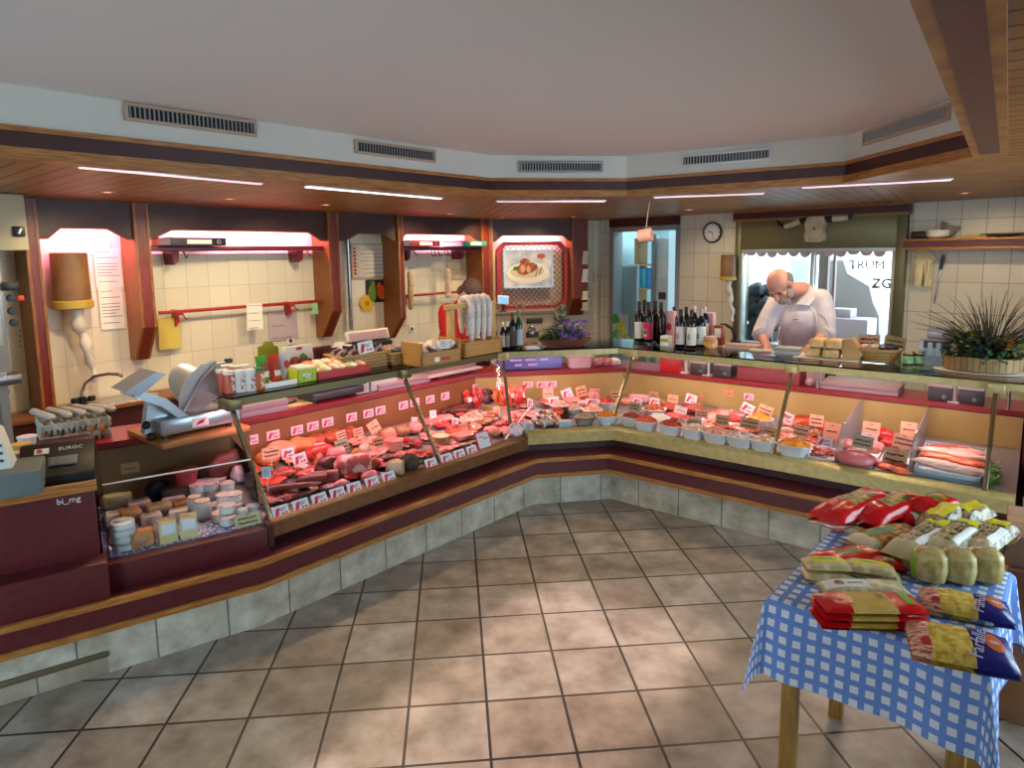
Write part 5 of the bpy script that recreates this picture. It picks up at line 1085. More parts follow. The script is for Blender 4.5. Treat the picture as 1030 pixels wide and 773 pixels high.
m = MB(); m.lathe([(.038, .07), (.038, .088), (0, .09)], 18); part('lid', m, mat('lid_pinkish', 'caa09a', .4), t); m = MB(); disc(m, -.01, .034, .022, .018, -.047); part('label', m, mat('label_yellow', 'e0b030', .5), t)
p = KR.pz(728, 345, TSZ); m = MB(); m.tube([(-.04, 0, .13), (.0, 0, .135), (.05, 0, .11), (.075, 0, .06), (.085, 0, .012)], .012, 8); m.lathe([(.04, 0), (.04, .02), (0, .022)], 14, Matrix.Translation((.085, 0, 0))); solo('black_hose', m, BLACK, 'black bent hose arching beside the brown red carton', 'hose', KR.w(p[0]-.01, p[1]+.05, TSZ), KR.rz)
# magazines, leaflets
for u, v, w, d, n, cols, lab in [(742, 351, .24, .15, 2, ['c8c4c6', 'b08c80'], 'stack of two magazines lying on the shelf before the butcher'), (762, 355, .16, .1, 1, ['b4aeb0'], 'thin grey leaflet on the shelf right of the magazines'), (788, 358, .16, .13, 4, ['8f969c', 'b6bcc0', '9aa0a4', 'a8aeb0'], 'neat stack of four grey booklets beside the bread')]:
    s, b, z = TS(3, u, v); t = thing('booklet_stack', lab, 'booklets', KR.w(s, b+.08, TSZ), KR.rz+.08)
    for k in range(n): m = MB(); m.box((.008*(k % 2), .006*k, .006+.012*k), (w, d, .010), rz=.06*k if n == 2 else .01*k, bev=.002); part('booklet', m, mat('cover_'+cols[k], cols[k], .4), t)
# bread
CRUST = mat('bread_crust', 'c08a4c', .6, col2='e4c48e', scale=9, bump=.2); CRUMB = mat('bread_crumb', 'e2c48c', .8, col2='d2ac70', scale=30, bump=.3)
s0_, b0_, _ = TS(3, 826, 361)
for k, (dx, dz, lab) in enumerate([(-.065, 0, 'lower left'), (.045, 0, 'lower right'), (-.04, .062, 'upper left'), (.06, .062, 'upper right')]):
    t = thing('bread_loaf', 'pale cut bread loaf on the right shelf, '+lab+' of the pile', 'bread', KR.w(s0_+dx, b0_+.07, TSZ+dz+.003), KR.rz, 'bread pile on the shelf')
    m = MB(); m.lo(-.05, .05, -.05, .09, 0, .058, .018); part('crust', m, CRUST, t); m = MB(); m.lo(-.043, .043, -.053, -.045, .007, .052, .01); part('cut_face', m, CRUMB, t)
m = MB(); m.slab([(0, 0), (.09, 0), (.125, .045), (.09, .09), (.05, .14), (0, .125)], -.04, .06); solo('bread_bag', m, mat('brown_bag', 'b8804c', .5, col2='caa068', scale=8, bump=.3), 'crumpled brown paper bag against the bread loaves', 'bag', KR.w(s0_+.115, b0_+.08, TSZ), KR.rz)
m = MB(); m.lo(-.17, .22, -.02, .2, 0, .003); solo('bread_paper', m, PAPER, 'white paper under the bread loaves', 'paper', KR.w(s0_, b0_, TSZ-.001), KR.rz)
# round wicker bowl with cards
s, b, z = TS(3, 880, 365); bp = KR.w(s, b+.09, TSZ); t = thing('wicker_bowl', 'round wicker bowl of small packets with two tan cards behind', 'bowl', bp, KR.rz)
m = MB(); m.lathe([(.09, 0), (.115, .04), (.13, .075), (.122, .078), (.105, .04), (.08, .012), (0, .012)], 26, None, 2, 1.0, .8); part('body', m, WICK, t)
m = MB(); m.tube([(.128*math.cos(k*PI/13), .102*math.sin(k*PI/13), .077) for k in range(26)], .008, 6, closed=True); part('rim', m, mat('wicker_rim', 'a88448', .7), t)
for k, (dx, col, lab) in enumerate([(-.07, 'c49a94', 'pinkish'), (-.02, 'b8aaa8', 'pale'), (.03, '3c3050', 'dark violet'), (.075, '2c2440', 'blackish violet')]):
    m = MB(); m.ell((0, 0, 0), (.04, .045, .022), 10, 8, .3, k); solo('sweet_packet', m, mat('sweet_'+col, col, .3), lab+' packet in the round wicker bowl', 'packet', bp+KR.t*dx+V((0, 0, .083)), KR.rz, 'packets in the wicker bowl')
card(.125, .085, 'tan handwritten card standing in the wicker bowl, left one', bp+KR.t*-.065+KR.n*.05+V((0, 0, .075)), KR.rz, 'b99a70', 1, -.1, -.02, None)
card(.12, .08, 'tan handwritten card standing in the wicker bowl, right one', bp+KR.t*.075+KR.n*.06+V((0, 0, .075)), KR.rz, 'a8905f', 1, -.1, .12, None)
for k, (u, lab) in enumerate([(912, 'left'), (922.5, 'right')]):
    s, b, z = TS(3, u, 368); t = thing('small_jar', 'small green labelled jar with golden lid, %s one of the pair' % lab, 'jar', KR.w(s, b+.04, TSZ), KR.rz, 'pair of small jars')
    m = MB(); m.lathe([(.027, 0), (.030, .005), (.030, .06), (.024, .068), (0, .068)], 18); part('glass', m, mat('dark_jar', '1c2414', .2), t)
    m = MB(); m.lathe([(.0305, .010), (.0312, .011), (.0312, .055), (.0305, .056)], 18, cap=False); part('label', m, mat('label_green', '7ab474', .5, col2='a4cc98', scale=40), t)
    m = MB(); m.lathe([(.027, .066), (.028, .080), (.025, .083), (0, .083)], 18); part('lid', m, mat('lid_gold', 'b8a878', .3, .6), t)
# folding leaflet holder behind the plant
s, b, z = TS(3, 937, 369); t = thing('photo_holder', 'silver holder with a bluish picture of glasses beside the plant bowl', 'holder', KR.w(s, b+.05, TSZ), KR.rz)
m = MB(); m.lo(-.075, .085, 0, .05, 0, .16, .004); m.lo(-.045, .11, .03, .07, .16, .225, .004); part('holder', m, mat('silver_mauve', 'b4a4a8', .3, .4), t)
m = MB(); m.lo(-.055, .075, -.003, 0, .0, .10); part('picture', m, mat('picture_pale_blue', 'b0c4d4', .4, col2='8ca4bc', scale=18), t); m = MB(); m.lo(-.055, .075, -.003, 0, .105, .15); part('picture_top', m, mat('picture_dark', '2c3430', .4), t)
m = MB()
for x in (-.02, .025): m.lo(x-.012, x+.012, -.005, -.002, .06, .14)
part('printed_glasses', m, mat('glass_print', 'c8d4dc', .3), t)
# ---- plant arrangements
def leaf(mb, c, d, ln, w, rnd, curl=.3):
    d = V(d).normalized(); s = d.cross(V((0, 0, 1))); s = s.normalized() if s.length > .01 else V((1, 0, 0)); n = s.cross(d); c = V(c)
    vs = [c]
    for k in (1, 2, 3):
        f_ = k/4; q = c+d*ln*f_-n*(-curl*ln*f_*f_)-V((0, 0, curl*ln*f_*f_)); ww = w*math.sin(PI*min(1, f_*.9+.08)); vs += [q-s*ww, q+s*ww]
    vs.append(c+d*ln-V((0, 0, curl*ln)))
    mb.add(vs, [(0, 1, 2), (1, 3, 4, 2), (3, 5, 6, 4), (5, 7, 6)])
s, b, z = TS(3, 985, 376); pp = KR.w(s, b+.09, TSZ); t = thing('plant_trough', 'oval wooden bowl of mixed plants with a tall dark grass, right end of the shelf', 'plant', pp, KR.rz); rnd = random.Random(5)
m = MB(); m.lathe([(.15, 0), (.175, .01), (.185, .085), (.178, .09), (.165, .08), (0, .075)], 30, None, 2, 1.05, .6); part('bowl', m, tile_mat('bamboo_bowl', .03, 3, '9c7a4a', '84643a', '4c3820', .004, .5, axes='XZ'), t)
m = MB(); m.lathe([(.20, -.001), (.215, .0025), (0, .0025)], 24, None, 2, 1.1, .62); part('paper_mat', m, PAPER, t)
m = MB()
for k in range(430):
    a = rnd.uniform(0, 2*PI); r_ = .17*math.sqrt(rnd.random()); e_ = rnd.uniform(.2, 1.2); leaf(m, (r_*math.cos(a)*1.05, r_*math.sin(a)*.6, .07+rnd.uniform(0, .13)), (math.cos(a), math.sin(a)*.8, rnd.uniform(-.3, .9)), rnd.uniform(.035, .07), rnd.uniform(.012, .022), rnd)
part('dark_leaves', m, mat('leaf_dark_green', '1f3a1c', .5, col2='35582a', scale=20), t, 0)
m = MB()
for k in range(60): a = rnd.uniform(0, 2*PI); leaf(m, (-.06+.09*rnd.uniform(-1, 1), -.03+.06*rnd.uniform(-1, 1), .16+rnd.uniform(0, .10)), (math.cos(a), math.sin(a), rnd.uniform(0, .9)), .045, .013, rnd)
for k in range(40): a = rnd.uniform(0, 2*PI); leaf(m, (.15+.05*rnd.uniform(-1, 1), -.02+.05*rnd.uniform(-1, 1), .10+rnd.uniform(0, .10)), (math.cos(a), math.sin(a), rnd.uniform(0, .9)), .045, .016, rnd)
part('green_leaves', m, mat('leaf_green', '4c7430', .5, col2='6a8c34', scale=20), t, 0)
for nm, col, cx, cy, cz, n, sz in [('orange_flowers', 'd07a2c', .10, -.07, .17, 26, .03), ('yellow_flowers', 'b4b034', -.06, -.06, .21, 18, .024), ('violet_flowers', '3c2c78', -.01, -.11, .12, 24, .026), ('red_flower', 'a82818', -.10, -.11, .13, 8, .022)]:
    m = MB()
    for k in range(n): a = rnd.uniform(0, 2*PI); leaf(m, (cx+rnd.uniform(-.035, .035), cy+rnd.uniform(-.02, .02), cz+rnd.uniform(-.03, .035)), (math.cos(a), math.sin(a), rnd.uniform(-.1, .7)), sz, sz*.4, rnd, .1)
    part(nm, m, mat(nm, col, .6), t, 0)
m = MB()
for k in range(130):
    a = rnd.uniform(0, 2*PI); tilt = rnd.uniform(.1, 1.1); L = rnd.uniform(.20, .40); c = V((.03+.03*math.cos(a), .03*math.sin(a), .09)); d = V((math.cos(a)*tilt, math.sin(a)*tilt*.8, 1)).normalized()
    side = V((math.cos(a), math.sin(a)*.8, 0)); pts = [c+d*L*q+side*(.16*tilt*q*q*q)-V((0, 0, .05*tilt*q**3)) for q in (0, .25, .5, .75, 1)]
    m.tube(pts, [.003, .0028, .0026, .002, .0008], 4)
part('grass_blades', m, mat('dark_grass', '2c1f1a', .6), t)
# flower bowl at the bend
s, b, z = TS(2, 571, 350); pp = KM.w(s, b+.09, TSZ); t = thing('flower_bowl', 'brown oval bowl with violet flowers and a grey green cone of leaves', 'plant', pp, KM.rz)
m = MB(); m.lathe([(.13, 0), (.165, .015), (.20, .055), (.192, .06), (.15, .04), (0, .045)], 30, None, 2, 1.05, .6); part('bowl', m, mat('brown_bowl', '6a3a28', .5), t)
m = MB()
for k in range(180):
    h_ = rnd.random()**1.4; a = rnd.uniform(0, 2*PI); r_ = .085*(1-h_)+.008; leaf(m, (-.03+r_*math.cos(a), r_*math.sin(a)*.8, .05+.25*h_), (math.cos(a), math.sin(a), .6), .055, .013, rnd)
part('cone_leaves', m, mat('leaf_grey_green', '6c7a64', .6, col2='46583c', scale=15), t, 0)
m = MB()
for k in range(170): a = rnd.uniform(0, 2*PI); r_ = .17*math.sqrt(rnd.random()); leaf(m, (.0+r_*math.cos(a), r_*math.sin(a)*.5, .05+rnd.uniform(0, .08)), (math.cos(a), math.sin(a), rnd.uniform(0, .8)), .055, .015, rnd)
part('dark_leaves', m, mat('leaf_dark_green', '1f3a1c', .5), t, 0)
m = MB()
for k in range(60): a = rnd.uniform(PI*.7, PI*1.3); leaf(m, (-.13+.05*rnd.uniform(-1, 1), .05*rnd.uniform(-1, 1), .05+.02*rnd.random()), (math.cos(a), math.sin(a), rnd.uniform(.1, .8)), .07, .010, rnd)
part('fern_leaves', m, mat('leaf_fern', '4a6a2a', .6), t, 0)
m = MB()
for k in range(230):
    cx, cz, rr = [(-.02, .15, .07), (.10, .14, .075), (.04, .12, .06)][k % 3]; a = rnd.uniform(0, 2*PI); q = rr*math.sqrt(rnd.random()); leaf(m, (cx+q*math.cos(a), -.075+rnd.uniform(-.03, .03), cz+q*math.sin(a)*.8), (math.cos(a), -.6, math.sin(a)), .022, .010, rnd, .1)
part('violet_flowers', m, mat('violet_petals', '8458b4', .6, col2='6a3c9c', scale=30), t, 0)
s, b, z = TS(2, 537, 352); m = MB(); m.lo(-.05, .05, -.02, .07, 0, .012, .003); m.lo(-.03, .03, 0, .05, .012, .018, .002); solo('white_dish', m, WHITE, 'flat white dish between the green bottle and the flower bowl', 'dish', KM.w(s, b+.05, TSZ), KM.rz)
# ================================================================== REAR MACHINES BELOW THE PICTURE
a = WM.px(499, 318, -.35); b = WM.px(560, 350, -.35); t = thing('coffee_machine', 'cream and grey machine with dark slots and a round dial below the picture', 'machine', WM.w(0, -.35), WM.rz)
m = MB(); m.lo(a[0]+.02, b[0], 0, .4, .25, a[2], .012); part('body', m, mat('machine_cream', 'c9bba0', .4), t)
m = MB(); m.lo(a[0]-.02, b[0]+.05, -.03, .42, a[2], a[2]+.05, .006); part('top_shelf', m, mat('shelf_brown_grey', '8a7c6c', .4), t)
q = WM.px(537, 323, -.36); m = MB(); m.lo(q[0]-.1, q[0]+.12, -.012, 0, q[2]-.035, q[2]+.035, .004); part('dark_slot', m, DGREY, t)
q = WM.px(535, 332.5, -.37); m = MB(); m.lathe([(.05, .0), (.062, .02), (.045, .035), (.02, .03), (0, .045)], 20, Matrix.Translation((q[0], 0, q[2])) @ RX90); part('dial', m, STEEL, t)
m = MB(); m.lo(q[0]-.08, q[0]+.1, -.01, 0, q[2]-.10, q[2]-.02, .004); part('dark_front', m, DGREY, t)
q = WM.px(506, 302, -.3); t = thing('cash_register_display', 'small tilted screen glowing blue on a stalk below the picture', 'screen', WM.w(q[0], -.3, a[2]+.05), WM.rz); hh = q[2]-a[2]-.05
m = MB(); m.cyl((0, 0, 0), (0, 0, hh), .018); m.lathe([(.05, 0), (.05, .012), (0, .014)], 16); part('stalk', m, DGREY, t)
m = MB(); m.box((0, 0, hh), (.15, .03, .12), rot=Euler((-.3, .1, 0)), bev=.006); part('frame', m, WHITE, t); m = MB(); m.box((0, -.017, hh), (.12, .004, .09), rot=Euler((-.3, .1, 0))); part('screen', m, mat('blue_screen', '5a9ad8', .3, emit=(.2, .5, .95), estr=.9), t)
q = WM.px(522, 308, -.3); m = MB(); m.tube([(-.03, 0, 0), (-.02, 0, .06), (.02, -.02, .09), (.05, -.03, .05), (.06, -.03, .0)], .02, 8); solo('grey_handset', m, mat('grey_handset', '8c7c72', .4), 'grey curved handset on the machine right of the blue screen', 'handset', WM.w(q[0], -.3, a[2]+.06), WM.rz)
# ================================================================== ON THE SERVING WORKTOP
def slab_board(f, u0, v0, u1, v1, d, h, n, mt, label, cat='cutting board'):
    a = f.pz(u0, v0, WTZ); b = f.pz(u1, v1, WTZ); t = thing('board_stack', label, cat, f.w((a[0]+b[0])/2, .875, WTZ), f.rz); w = b[0]-a[0]
    for k in range(n): m = MB(); m.lo(-w/2, w/2, 0, d, h*k/n+.0008, h*(k+1)/n-.0008, .004); part('board', m, mt, t)
    return t
MAUVE = mat('mauve_plastic', 'a48c94', .5, col2='98808a', scale=5)
slab_board(KL, 249, 424, 296, 414, .30, .075, 2, MAUVE, 'thick mauve cutting board stack at the left end of the worktop')
slab_board(KL, 384, 395, 437, 385, .26, .05, 2, MAUVE, 'mauve cutting boards with a meat platter behind the second post')
slab_board(KR, 817, 396, 898, 405, .26, .055, 2, MAUVE, 'wide mauve cutting boards at the right worktop below the bread')
t = thing('meat_platter', 'small platter of sliced meat on the mauve boards', 'platter', KL.w(KL.pz(393, 386, .833)[0], .99, .832), KL.rz); m = MB(); m.lo(-.09, .09, -.06, .06, 0, .01, .004); part('plate', m, mat('board_oak', 'a9733c', .45), t); m = MB(); m.ell((-.01, 0, .016), (.075, .045, .014), 12, 8, .3, 4); part('meat', m, mat('raw_pink', 'd87a74', .4, col2='e8b4a8', scale=25), t)
a = KL.pz(300, 409, WTZ); t = thing('paper_pad', 'pad of pale paper with a knife on the left worktop', 'pad', KL.w(a[0], .92, WTZ), KL.rz); m = MB(); m.lo(-.12, .12, 0, .16, 0, .006); part('paper', m, mat('paper_tan', 'cdb48c', .8), t); m = MB(); m.box((-.01, .08, .014), (.11, .02, .012), rz=.3, bev=.004); m.box((-.10, .052, .012), (.10, .022, .003), rz=.3); part('knife', m, BLACK, t)
a = KL.pz(338, 402, WTZ); t = thing('worktop_scale', 'dark grey flat scale on the left worktop under the shelf', 'scale', KL.w(a[0]+.02, .89, WTZ), KL.rz); m = MB(); m.lo(-.2, .2, 0, .24, .015, .07, .012); part('body', m, DGREY, t); m = MB(); m.lo(-.21, .21, -.01, .25, .074, .086, .004); part('pan', m, mat('dark_steel', '50545a', .3, .7), t)
for x, y in [(-.17, .03), (.17, .03), (-.17, .2), (.17, .2)]: m = MB(); m.cyl((x, y, 0), (x, y, .018), .014); part('foot', m, BLACK, t)
a = KL.pz(470, 379, WTZ); t = thing('pink_lit_scale', 'flat scale with a wide plate, lit pink, near the bend of the worktop', 'scale', KL.w(a[0], .90, WTZ), KL.rz); m = MB(); m.lo(-.02, .22, .03, .22, .04, .12, .01); m.slab([(-.28, .045), (-.02, .045), (-.02, .09), (-.16, .08)], .03, .22); part('body', m, mat('scale_mauve', 'a5808c', .35, .3), t); m = MB(); m.lo(-.34, .24, -.03, .24, .025, .04, .004); part('plate', m, mat('plate_mauve', 'd0b4b8', .3), t); m = MB(); m.lo(-.2, .18, .02, .2, 0, .026); part('base', m, DGREY, t)
a = KM.pz(512, 376, WTZ); b = KM.pz(573, 375, WTZ); t = thing('blue_bag', 'long blue plastic packet with pale lettering on the middle worktop', 'bag', KM.w((a[0]+b[0])/2-.04, .98, WTZ), KM.rz); w = b[0]-a[0]+.06
m = MB(); m.lo(-w/2, w/2, -.07, .10, 0, .125, .03); part('bag', m, mat('blue_film', '5a60b0', .35, col2='6c78c4', scale=6, bump=.5, bscale=9), t)
m = MB(); rnd = random.Random(8)
for r_, n in ((.085, 3), (.045, 2)):
    for k in range(n): x = -w*.34+w*.24*k+rnd.uniform(0, .05); m.lo(x, x+rnd.uniform(.05, .10), -.074, -.069, r_-.008, r_+.008)
part('lettering', m, mat('lettering_lilac', 'c8b8e0', .5), t)
a = KM.pz(587, 374, WTZ); t = thing('pink_tub', 'pinkish white plastic tub on the middle worktop', 'tub', KM.w(a[0]+.02, .97, WTZ), KM.rz); m = MB(); m.lathe([(.085, 0), (.092, .004), (.108, .085), (.116, .088), (.116, .094), (.104, .094), (.088, .01), (0, .008)], 28, None, 5, 1, .75); part('tub', m, mat('tub_pinkish', 'd8bcc8', .4), t)
for k, (u, col, lab) in enumerate([(610, 'c08090', 'pink wrapped bundle beside the pink tub'), (619, 'b86a7c', 'darker pink wrapped bundle at the middle worktop'), (627, 'd8ccd0', 'white crumpled bag at the bend of the right worktop')]):
    a = KM.pz(u, 374, WTZ); m = MB(); m.ell((0, 0, .034), (.05, .05, .035), 12, 8, .45, k+2, fr=1.6); solo('wrapped_bundle', m, mat('bundle_'+col, col, .4), lab, 'bundle', KM.w(a[0]+.02, .97, WTZ), KM.rz, 'wrapped bundles on the middle worktop')
a = KR.pz(651, 380, WTZ); t = thing('red_box', 'bright red box on the worktop behind the corner post', 'box', KR.w(a[0]+.02, .95, WTZ), KR.rz+.3); m = MB(); m.lo(-.085, .085, -.06, .12, 0, .14, .004); part('box', m, mat('box_red', 'c41c1e', .4), t); m = MB(); m.lo(-.088, .088, -.063, .123, .12, .143, .003); part('lid', m, mat('box_red2', 'b01618', .4), t)
def black_box(u, v, label, top):
    a = KR.pz(u, v, WTZ); t = thing('black_container', label, 'container', KR.w(a[0], .96, WTZ), KR.rz, 'black boxes on the right worktop'); m = MB(); m.lo(-.065, .065, -.06, .10, 0, .085, .006); part('box', m, DGREY, t); m = MB(); m.lo(-.066, .066, -.062, .102, .085, .115, .006); part('lid', m, top, t); m = MB(); m.lathe([(.0, .006), (.012, .005), (.014, 0)], 12, Matrix.Translation((.02, -.061, .03)) @ RX90); part('knob', m, mat('grey_knob', '7c7c80', .4), t)
PLID = mat('pale_pink_lid', 'd0b4bc', .4)
black_box(686, 383, 'black container with pale lid, left of the white post below the wine', PLID); black_box(711, 386, 'black container with pale lid, right of the white post below the wine', PLID); black_box(940, 411, 'black container with white lid, left one at the right end of the worktop', PLID); black_box(972, 415, 'black container with white lid, right one at the right end of the worktop', PLID)
for u, v, lab in [(676, 380, 'white upright post below the pink carton'), (698, 383, 'white upright post between the two left black containers'), (955, 412, 'white upright post between the two right black containers')]:
    a = KR.pz(u, v, WTZ); t = thing('post', lab, 'post', KR.w(a[0], .93, WTZ), KR.rz, 'white posts on the right worktop'); m = MB(); m.cyl((0, 0, .0), (0, 0, .19), .012); part('pole', m, mat('post_white', 'd8ccd0', .4), t); m = MB(); m.lo(-.03, .03, -.045, .02, 0, .006); part('foot_plate', m, WHITE, t)
a = KR.pz(757, 392, WTZ); t = thing('maroon_box', 'long maroon box of meat on the worktop before the butcher', 'box', KR.w(a[0], .95, WTZ), KR.rz); m = MB(); m.lo(-.22, .22, -.06, .16, 0, .095, .004); part('box', m, mat('box_maroon', '8e3a44', .5), t)
m = MB(); m.ell((0, .05, .1), (.19, .09, .022), 18, 8, .5, 6, fr=2.5); part('meat', m, mat('raw_pink', 'd87a74', .4), t)
a = KR.pz(806, 396, WTZ); m = MB(); m.lo(-.05, .05, -.03, .07, 0, .11, .006); m.ell((-.02, -.05, .03), (.03, .03, .028), 10, 8, .2, 1); solo('white_bag', m, mat('bag_mauve', 'b4949c', .5), 'mauve standing bag between the maroon box and the boards', 'bag', KR.w(a[0], .97, WTZ), KR.rz)
# ================================================================== GOODS IN THE CASES
def meat(n, c1, c2, scale=14, rough=.38, bump=.25, thr=(.42, .6), stretch=None): return mat('meat_'+n, c1, rough, col2=c2, scale=scale, bump=bump, thr=thr, stretch=stretch)
M_HAM = meat('ham', 'c87868', 'd4907c', 8); M_ORHAM = meat('orange_ham', 'b8643c', 'c47a4c', 8); M_SALAMI = meat('salami', '8a2218', 'c06a54', 60, thr=(.5, .62)); M_SMOKE = meat('smoked', '5e2018', '7c3626', 10)
M_SPECK = meat('speck', '6e2a26', 'a06056', 12, thr=(.5, .7)); M_DARK = meat('dark_ham', '4a1a16', '6a2820', 9); M_RED = meat('red_sausage', 'ac2018', 'c03c2c', 20); M_PALE = meat('pale_pate', 'b89c84', 'a88c74', 20); M_PATE = meat('pate', '8a5a3c', 'a4704c', 25)
M_PINK = meat('pink', 'cc6c6c', 'dc908a', 12); M_RAW = meat('raw', 'a8262a', 'c8484a', 18, .3); M_MINCE = meat('mince', '8e1e1c', 'b8403c', 70, .4, .8); M_MINCED = meat('dark_mince', '7a2418', '963424', 70, .45, .8); M_FAT = meat('fat_streaked', 'ac4c48', 'dcaea4', 16, thr=(.48, .56)); M_BREAD = meat('black_crust', '241c14', '35281a', 40, .6, .6)
M_CRACK = meat('crackling', 'd8b0a0', 'b8705c', 40, .5, .6); M_ORANGE = meat('orange_cheese', 'e08a20', 'd87c1c', 10, .4, .1); M_CUT = meat('cut_face', '9a6a5c', 'd0a898', 55, .45, .2, (.45, .6)); M_SALM = meat('salmon', 'e0502c', 'ee7a50', 10, .3, .2, stretch=(3, 14, 3)); M_FISH = meat('white_fish', 'e2c4b8', 'd6a89c', 9, .35, .3); M_PAPR = meat('paprika', '8e2c18', 'ac4624', 30, .5, .5)
STEELT = mat('tray_steel', 'a8a4a6', .3, .8); WTRAY = mat('white_tray', 'dcdcde', .4); GREEN = mat('parsley', '2f6a22', .6, col2='4a8a30', scale=40)
def put(i, u, v, h, lift=0.):
    """base point (along, back, z) on the deck under something h tall whose middle is seen at u, v"""
    s, b, z = deck(i, u, v, h/2+lift); b = min(max(b, .135), .80); return K[i].w(s, b, ZB[i]+.075+DK*(b-.11)+lift+.001)
def lump(i, u, v, d, mt, label, cat='meat', name='meat_piece', nz=.22, seed=0, rz=0., lift=0., group=None, cut=None, fr=1.):
    p = put(i, u, v, d[2]*2*.9, lift); t = None
    m = MB(); m.ell((0, 0, d[2]*.86), d, 20, 14, nz, seed, flatb=d[2]*.86, fr=fr)
    o = solo(name, m, mt, label, cat, p, K[i].rz+rz, group, smooth=60); return o
def roll(i, u, v, L, r, mt, label, rz=0., cutm=None, lift=0., name='sausage', cat='sausage', group=None, bend=0., taper=1., flat=1.):
    p = put(i, u, v, 2*r, lift); o = thing(name, label, cat, p, K[i].rz+rz, group); n = 9; pts = []; rs = []
    for k in range(n):
        f_ = k/(n-1); pts.append((L*(f_-.5), bend*4*(f_-.5)**2, r*flat)); e_ = min(f_, 1-f_)*(n-1); rr = r*(1-(1-taper)*f_)
        rs.append(rr*(.35 if e_ < .5 else .86 if e_ < 1.5 else 1) if not cutm else rr*(.35 if k == 0 else .9 if k == 1 else 1))
    m = MB(); m.tube(pts, rs, 14, flat=flat); part('casing', m, mt, o)
    if cutm: m = MB(); m.tube([(pts[-1][0], pts[-1][1], pts[-1][2]), (pts[-1][0]+.002, pts[-1][1], pts[-1][2])], r*.95*taper, 14, flat=flat); part('cut_face', m, cutm, o)
    return o
PICKM = mat('pick_clear', 'd8c8c4', .3)
def pick(i, u, v, b, w, h, bg, style, label, tilt=-.2, roll_=0., long=.07):
    s, b_, z = K[i].px(u, v, b); o = card(w, h, label, K[i].w(s, b, z-h/2), K[i].rz, bg, style, tilt, roll_, None)
    fl = ZB[i]+.075+DK*(b-.11); L = max(.02, z-h/2-fl-.01); m = MB(); m.cyl((0, .004, .01), (0, .004, -min(L, long)), .0025, n=6); part('pick', m, PICKM, o); return o
SAL, WHT, TANC, GRC, BLU = 'e2a488', 'ead8de', 'b9926c', '8f9478', 'c8cadb'
# ---- price tags along the front edge and the rear panel
fr_ = [(283.7, 517.7), (303.9, 511.8), (322.7, 505), (340.9, 498.4), (357.7, 493), (375.6, 487.4), (392.3, 481.7), (435, 468.5), (450.5, 462.8), (463.5, 458.2), (476, 455)]
for k, (u, v) in enumerate(fr_):
    s = KL.px(u, v, .075)[0]; card(.086, .056, 'white and red tag on the front edge of left case, %s from left' % ORD[k], KL.w(s, .072, ZB[1]+.078), KL.rz, 'd8dae4', 0, -.5, 0, 'tags on the front edge of the left case', 'price_tag')
s = KL.px(489, 446, .085)[0]; t = thing('price_sign', 'large white sign with red border on the front edge of the left case', 'price card', KL.w(s, .085, ZB[1]+.078), KL.rz); t.rotation_euler = (-.45, .05, KL.rz)
m = MB(); m.lo(-.065, .065, 0, .003, 0, .125); part('border', m, mat('sign_red', 'c2202c', .5), t); m = MB(); m.lo(-.053, .053, -.002, 0, .012, .113); part('sheet', m, mat('sign_grey', 'c4c4cc', .6), t)
m = MB(); m.lo(-.04, -.0, -.003, -.002, .082, .088); m.lo(-.0, .04, -.003, -.002, .068, .075); part('print', m, mat('card_grey_ink', '6c5a60', .7), t)
bk_ = [(210, 454), (228.4, 448.5), (253.4, 443), (275, 438), (299, 433), (315, 429), (330, 425), (354, 420), (370.8, 416.2), (383, 413), (406, 408), (417.5, 405), (433, 402), (448, 398.8), (479.6, 390)]
for k, (u, v) in enumerate(bk_):
    s, _, z = KL.px(u, v, .832); card(.082, .056, 'pinkish tag on the brown rear panel of left case, %s from slicer' % ORD[k], KL.w(s, .834, z-.028), KL.rz, 'e8c8d6', 0, 0, 0, 'tags on the rear panel of the left case', 'price_tag')
for k, (u, v) in enumerate([(504, 388), (531, 387.5), (545, 387.3), (555, 387)]):
    s, _, z = KM.px(u, v, .832); card(.082, .05, 'pinkish tag on the rear panel of middle case, %s from the bend' % ORD[k], KM.w(s, .834, z-.025), KM.rz, 'e8c8d6', 0, 0, 0, 'tags on the rear panel of the middle case', 'price_tag')
s, _, z = KR.px(733, 396, .832); card(.075, .048, 'salmon tag on the tan rear panel of the right case', KR.w(s, .834, z-.024), KR.rz, 'd8906c', 2, 0, 0, None, 'price_tag'); s, _, z = KR.px(753, 399.6, .832); card(.072, .048, 'pinkish white tag on the tan rear panel of the right case', KR.w(s, .834, z-.024), KR.rz, 'e8c8d6', 0, 0, 0, None, 'price_tag')
s, _, z = K0.px(131, 471, .835); card(.085, .055, 'dim tan card on the rear panel of the cheese case', K0.w(s, .836, z-.028), K0.rz, 'a08a60', 2, 0, 0, None, 'price_tag')
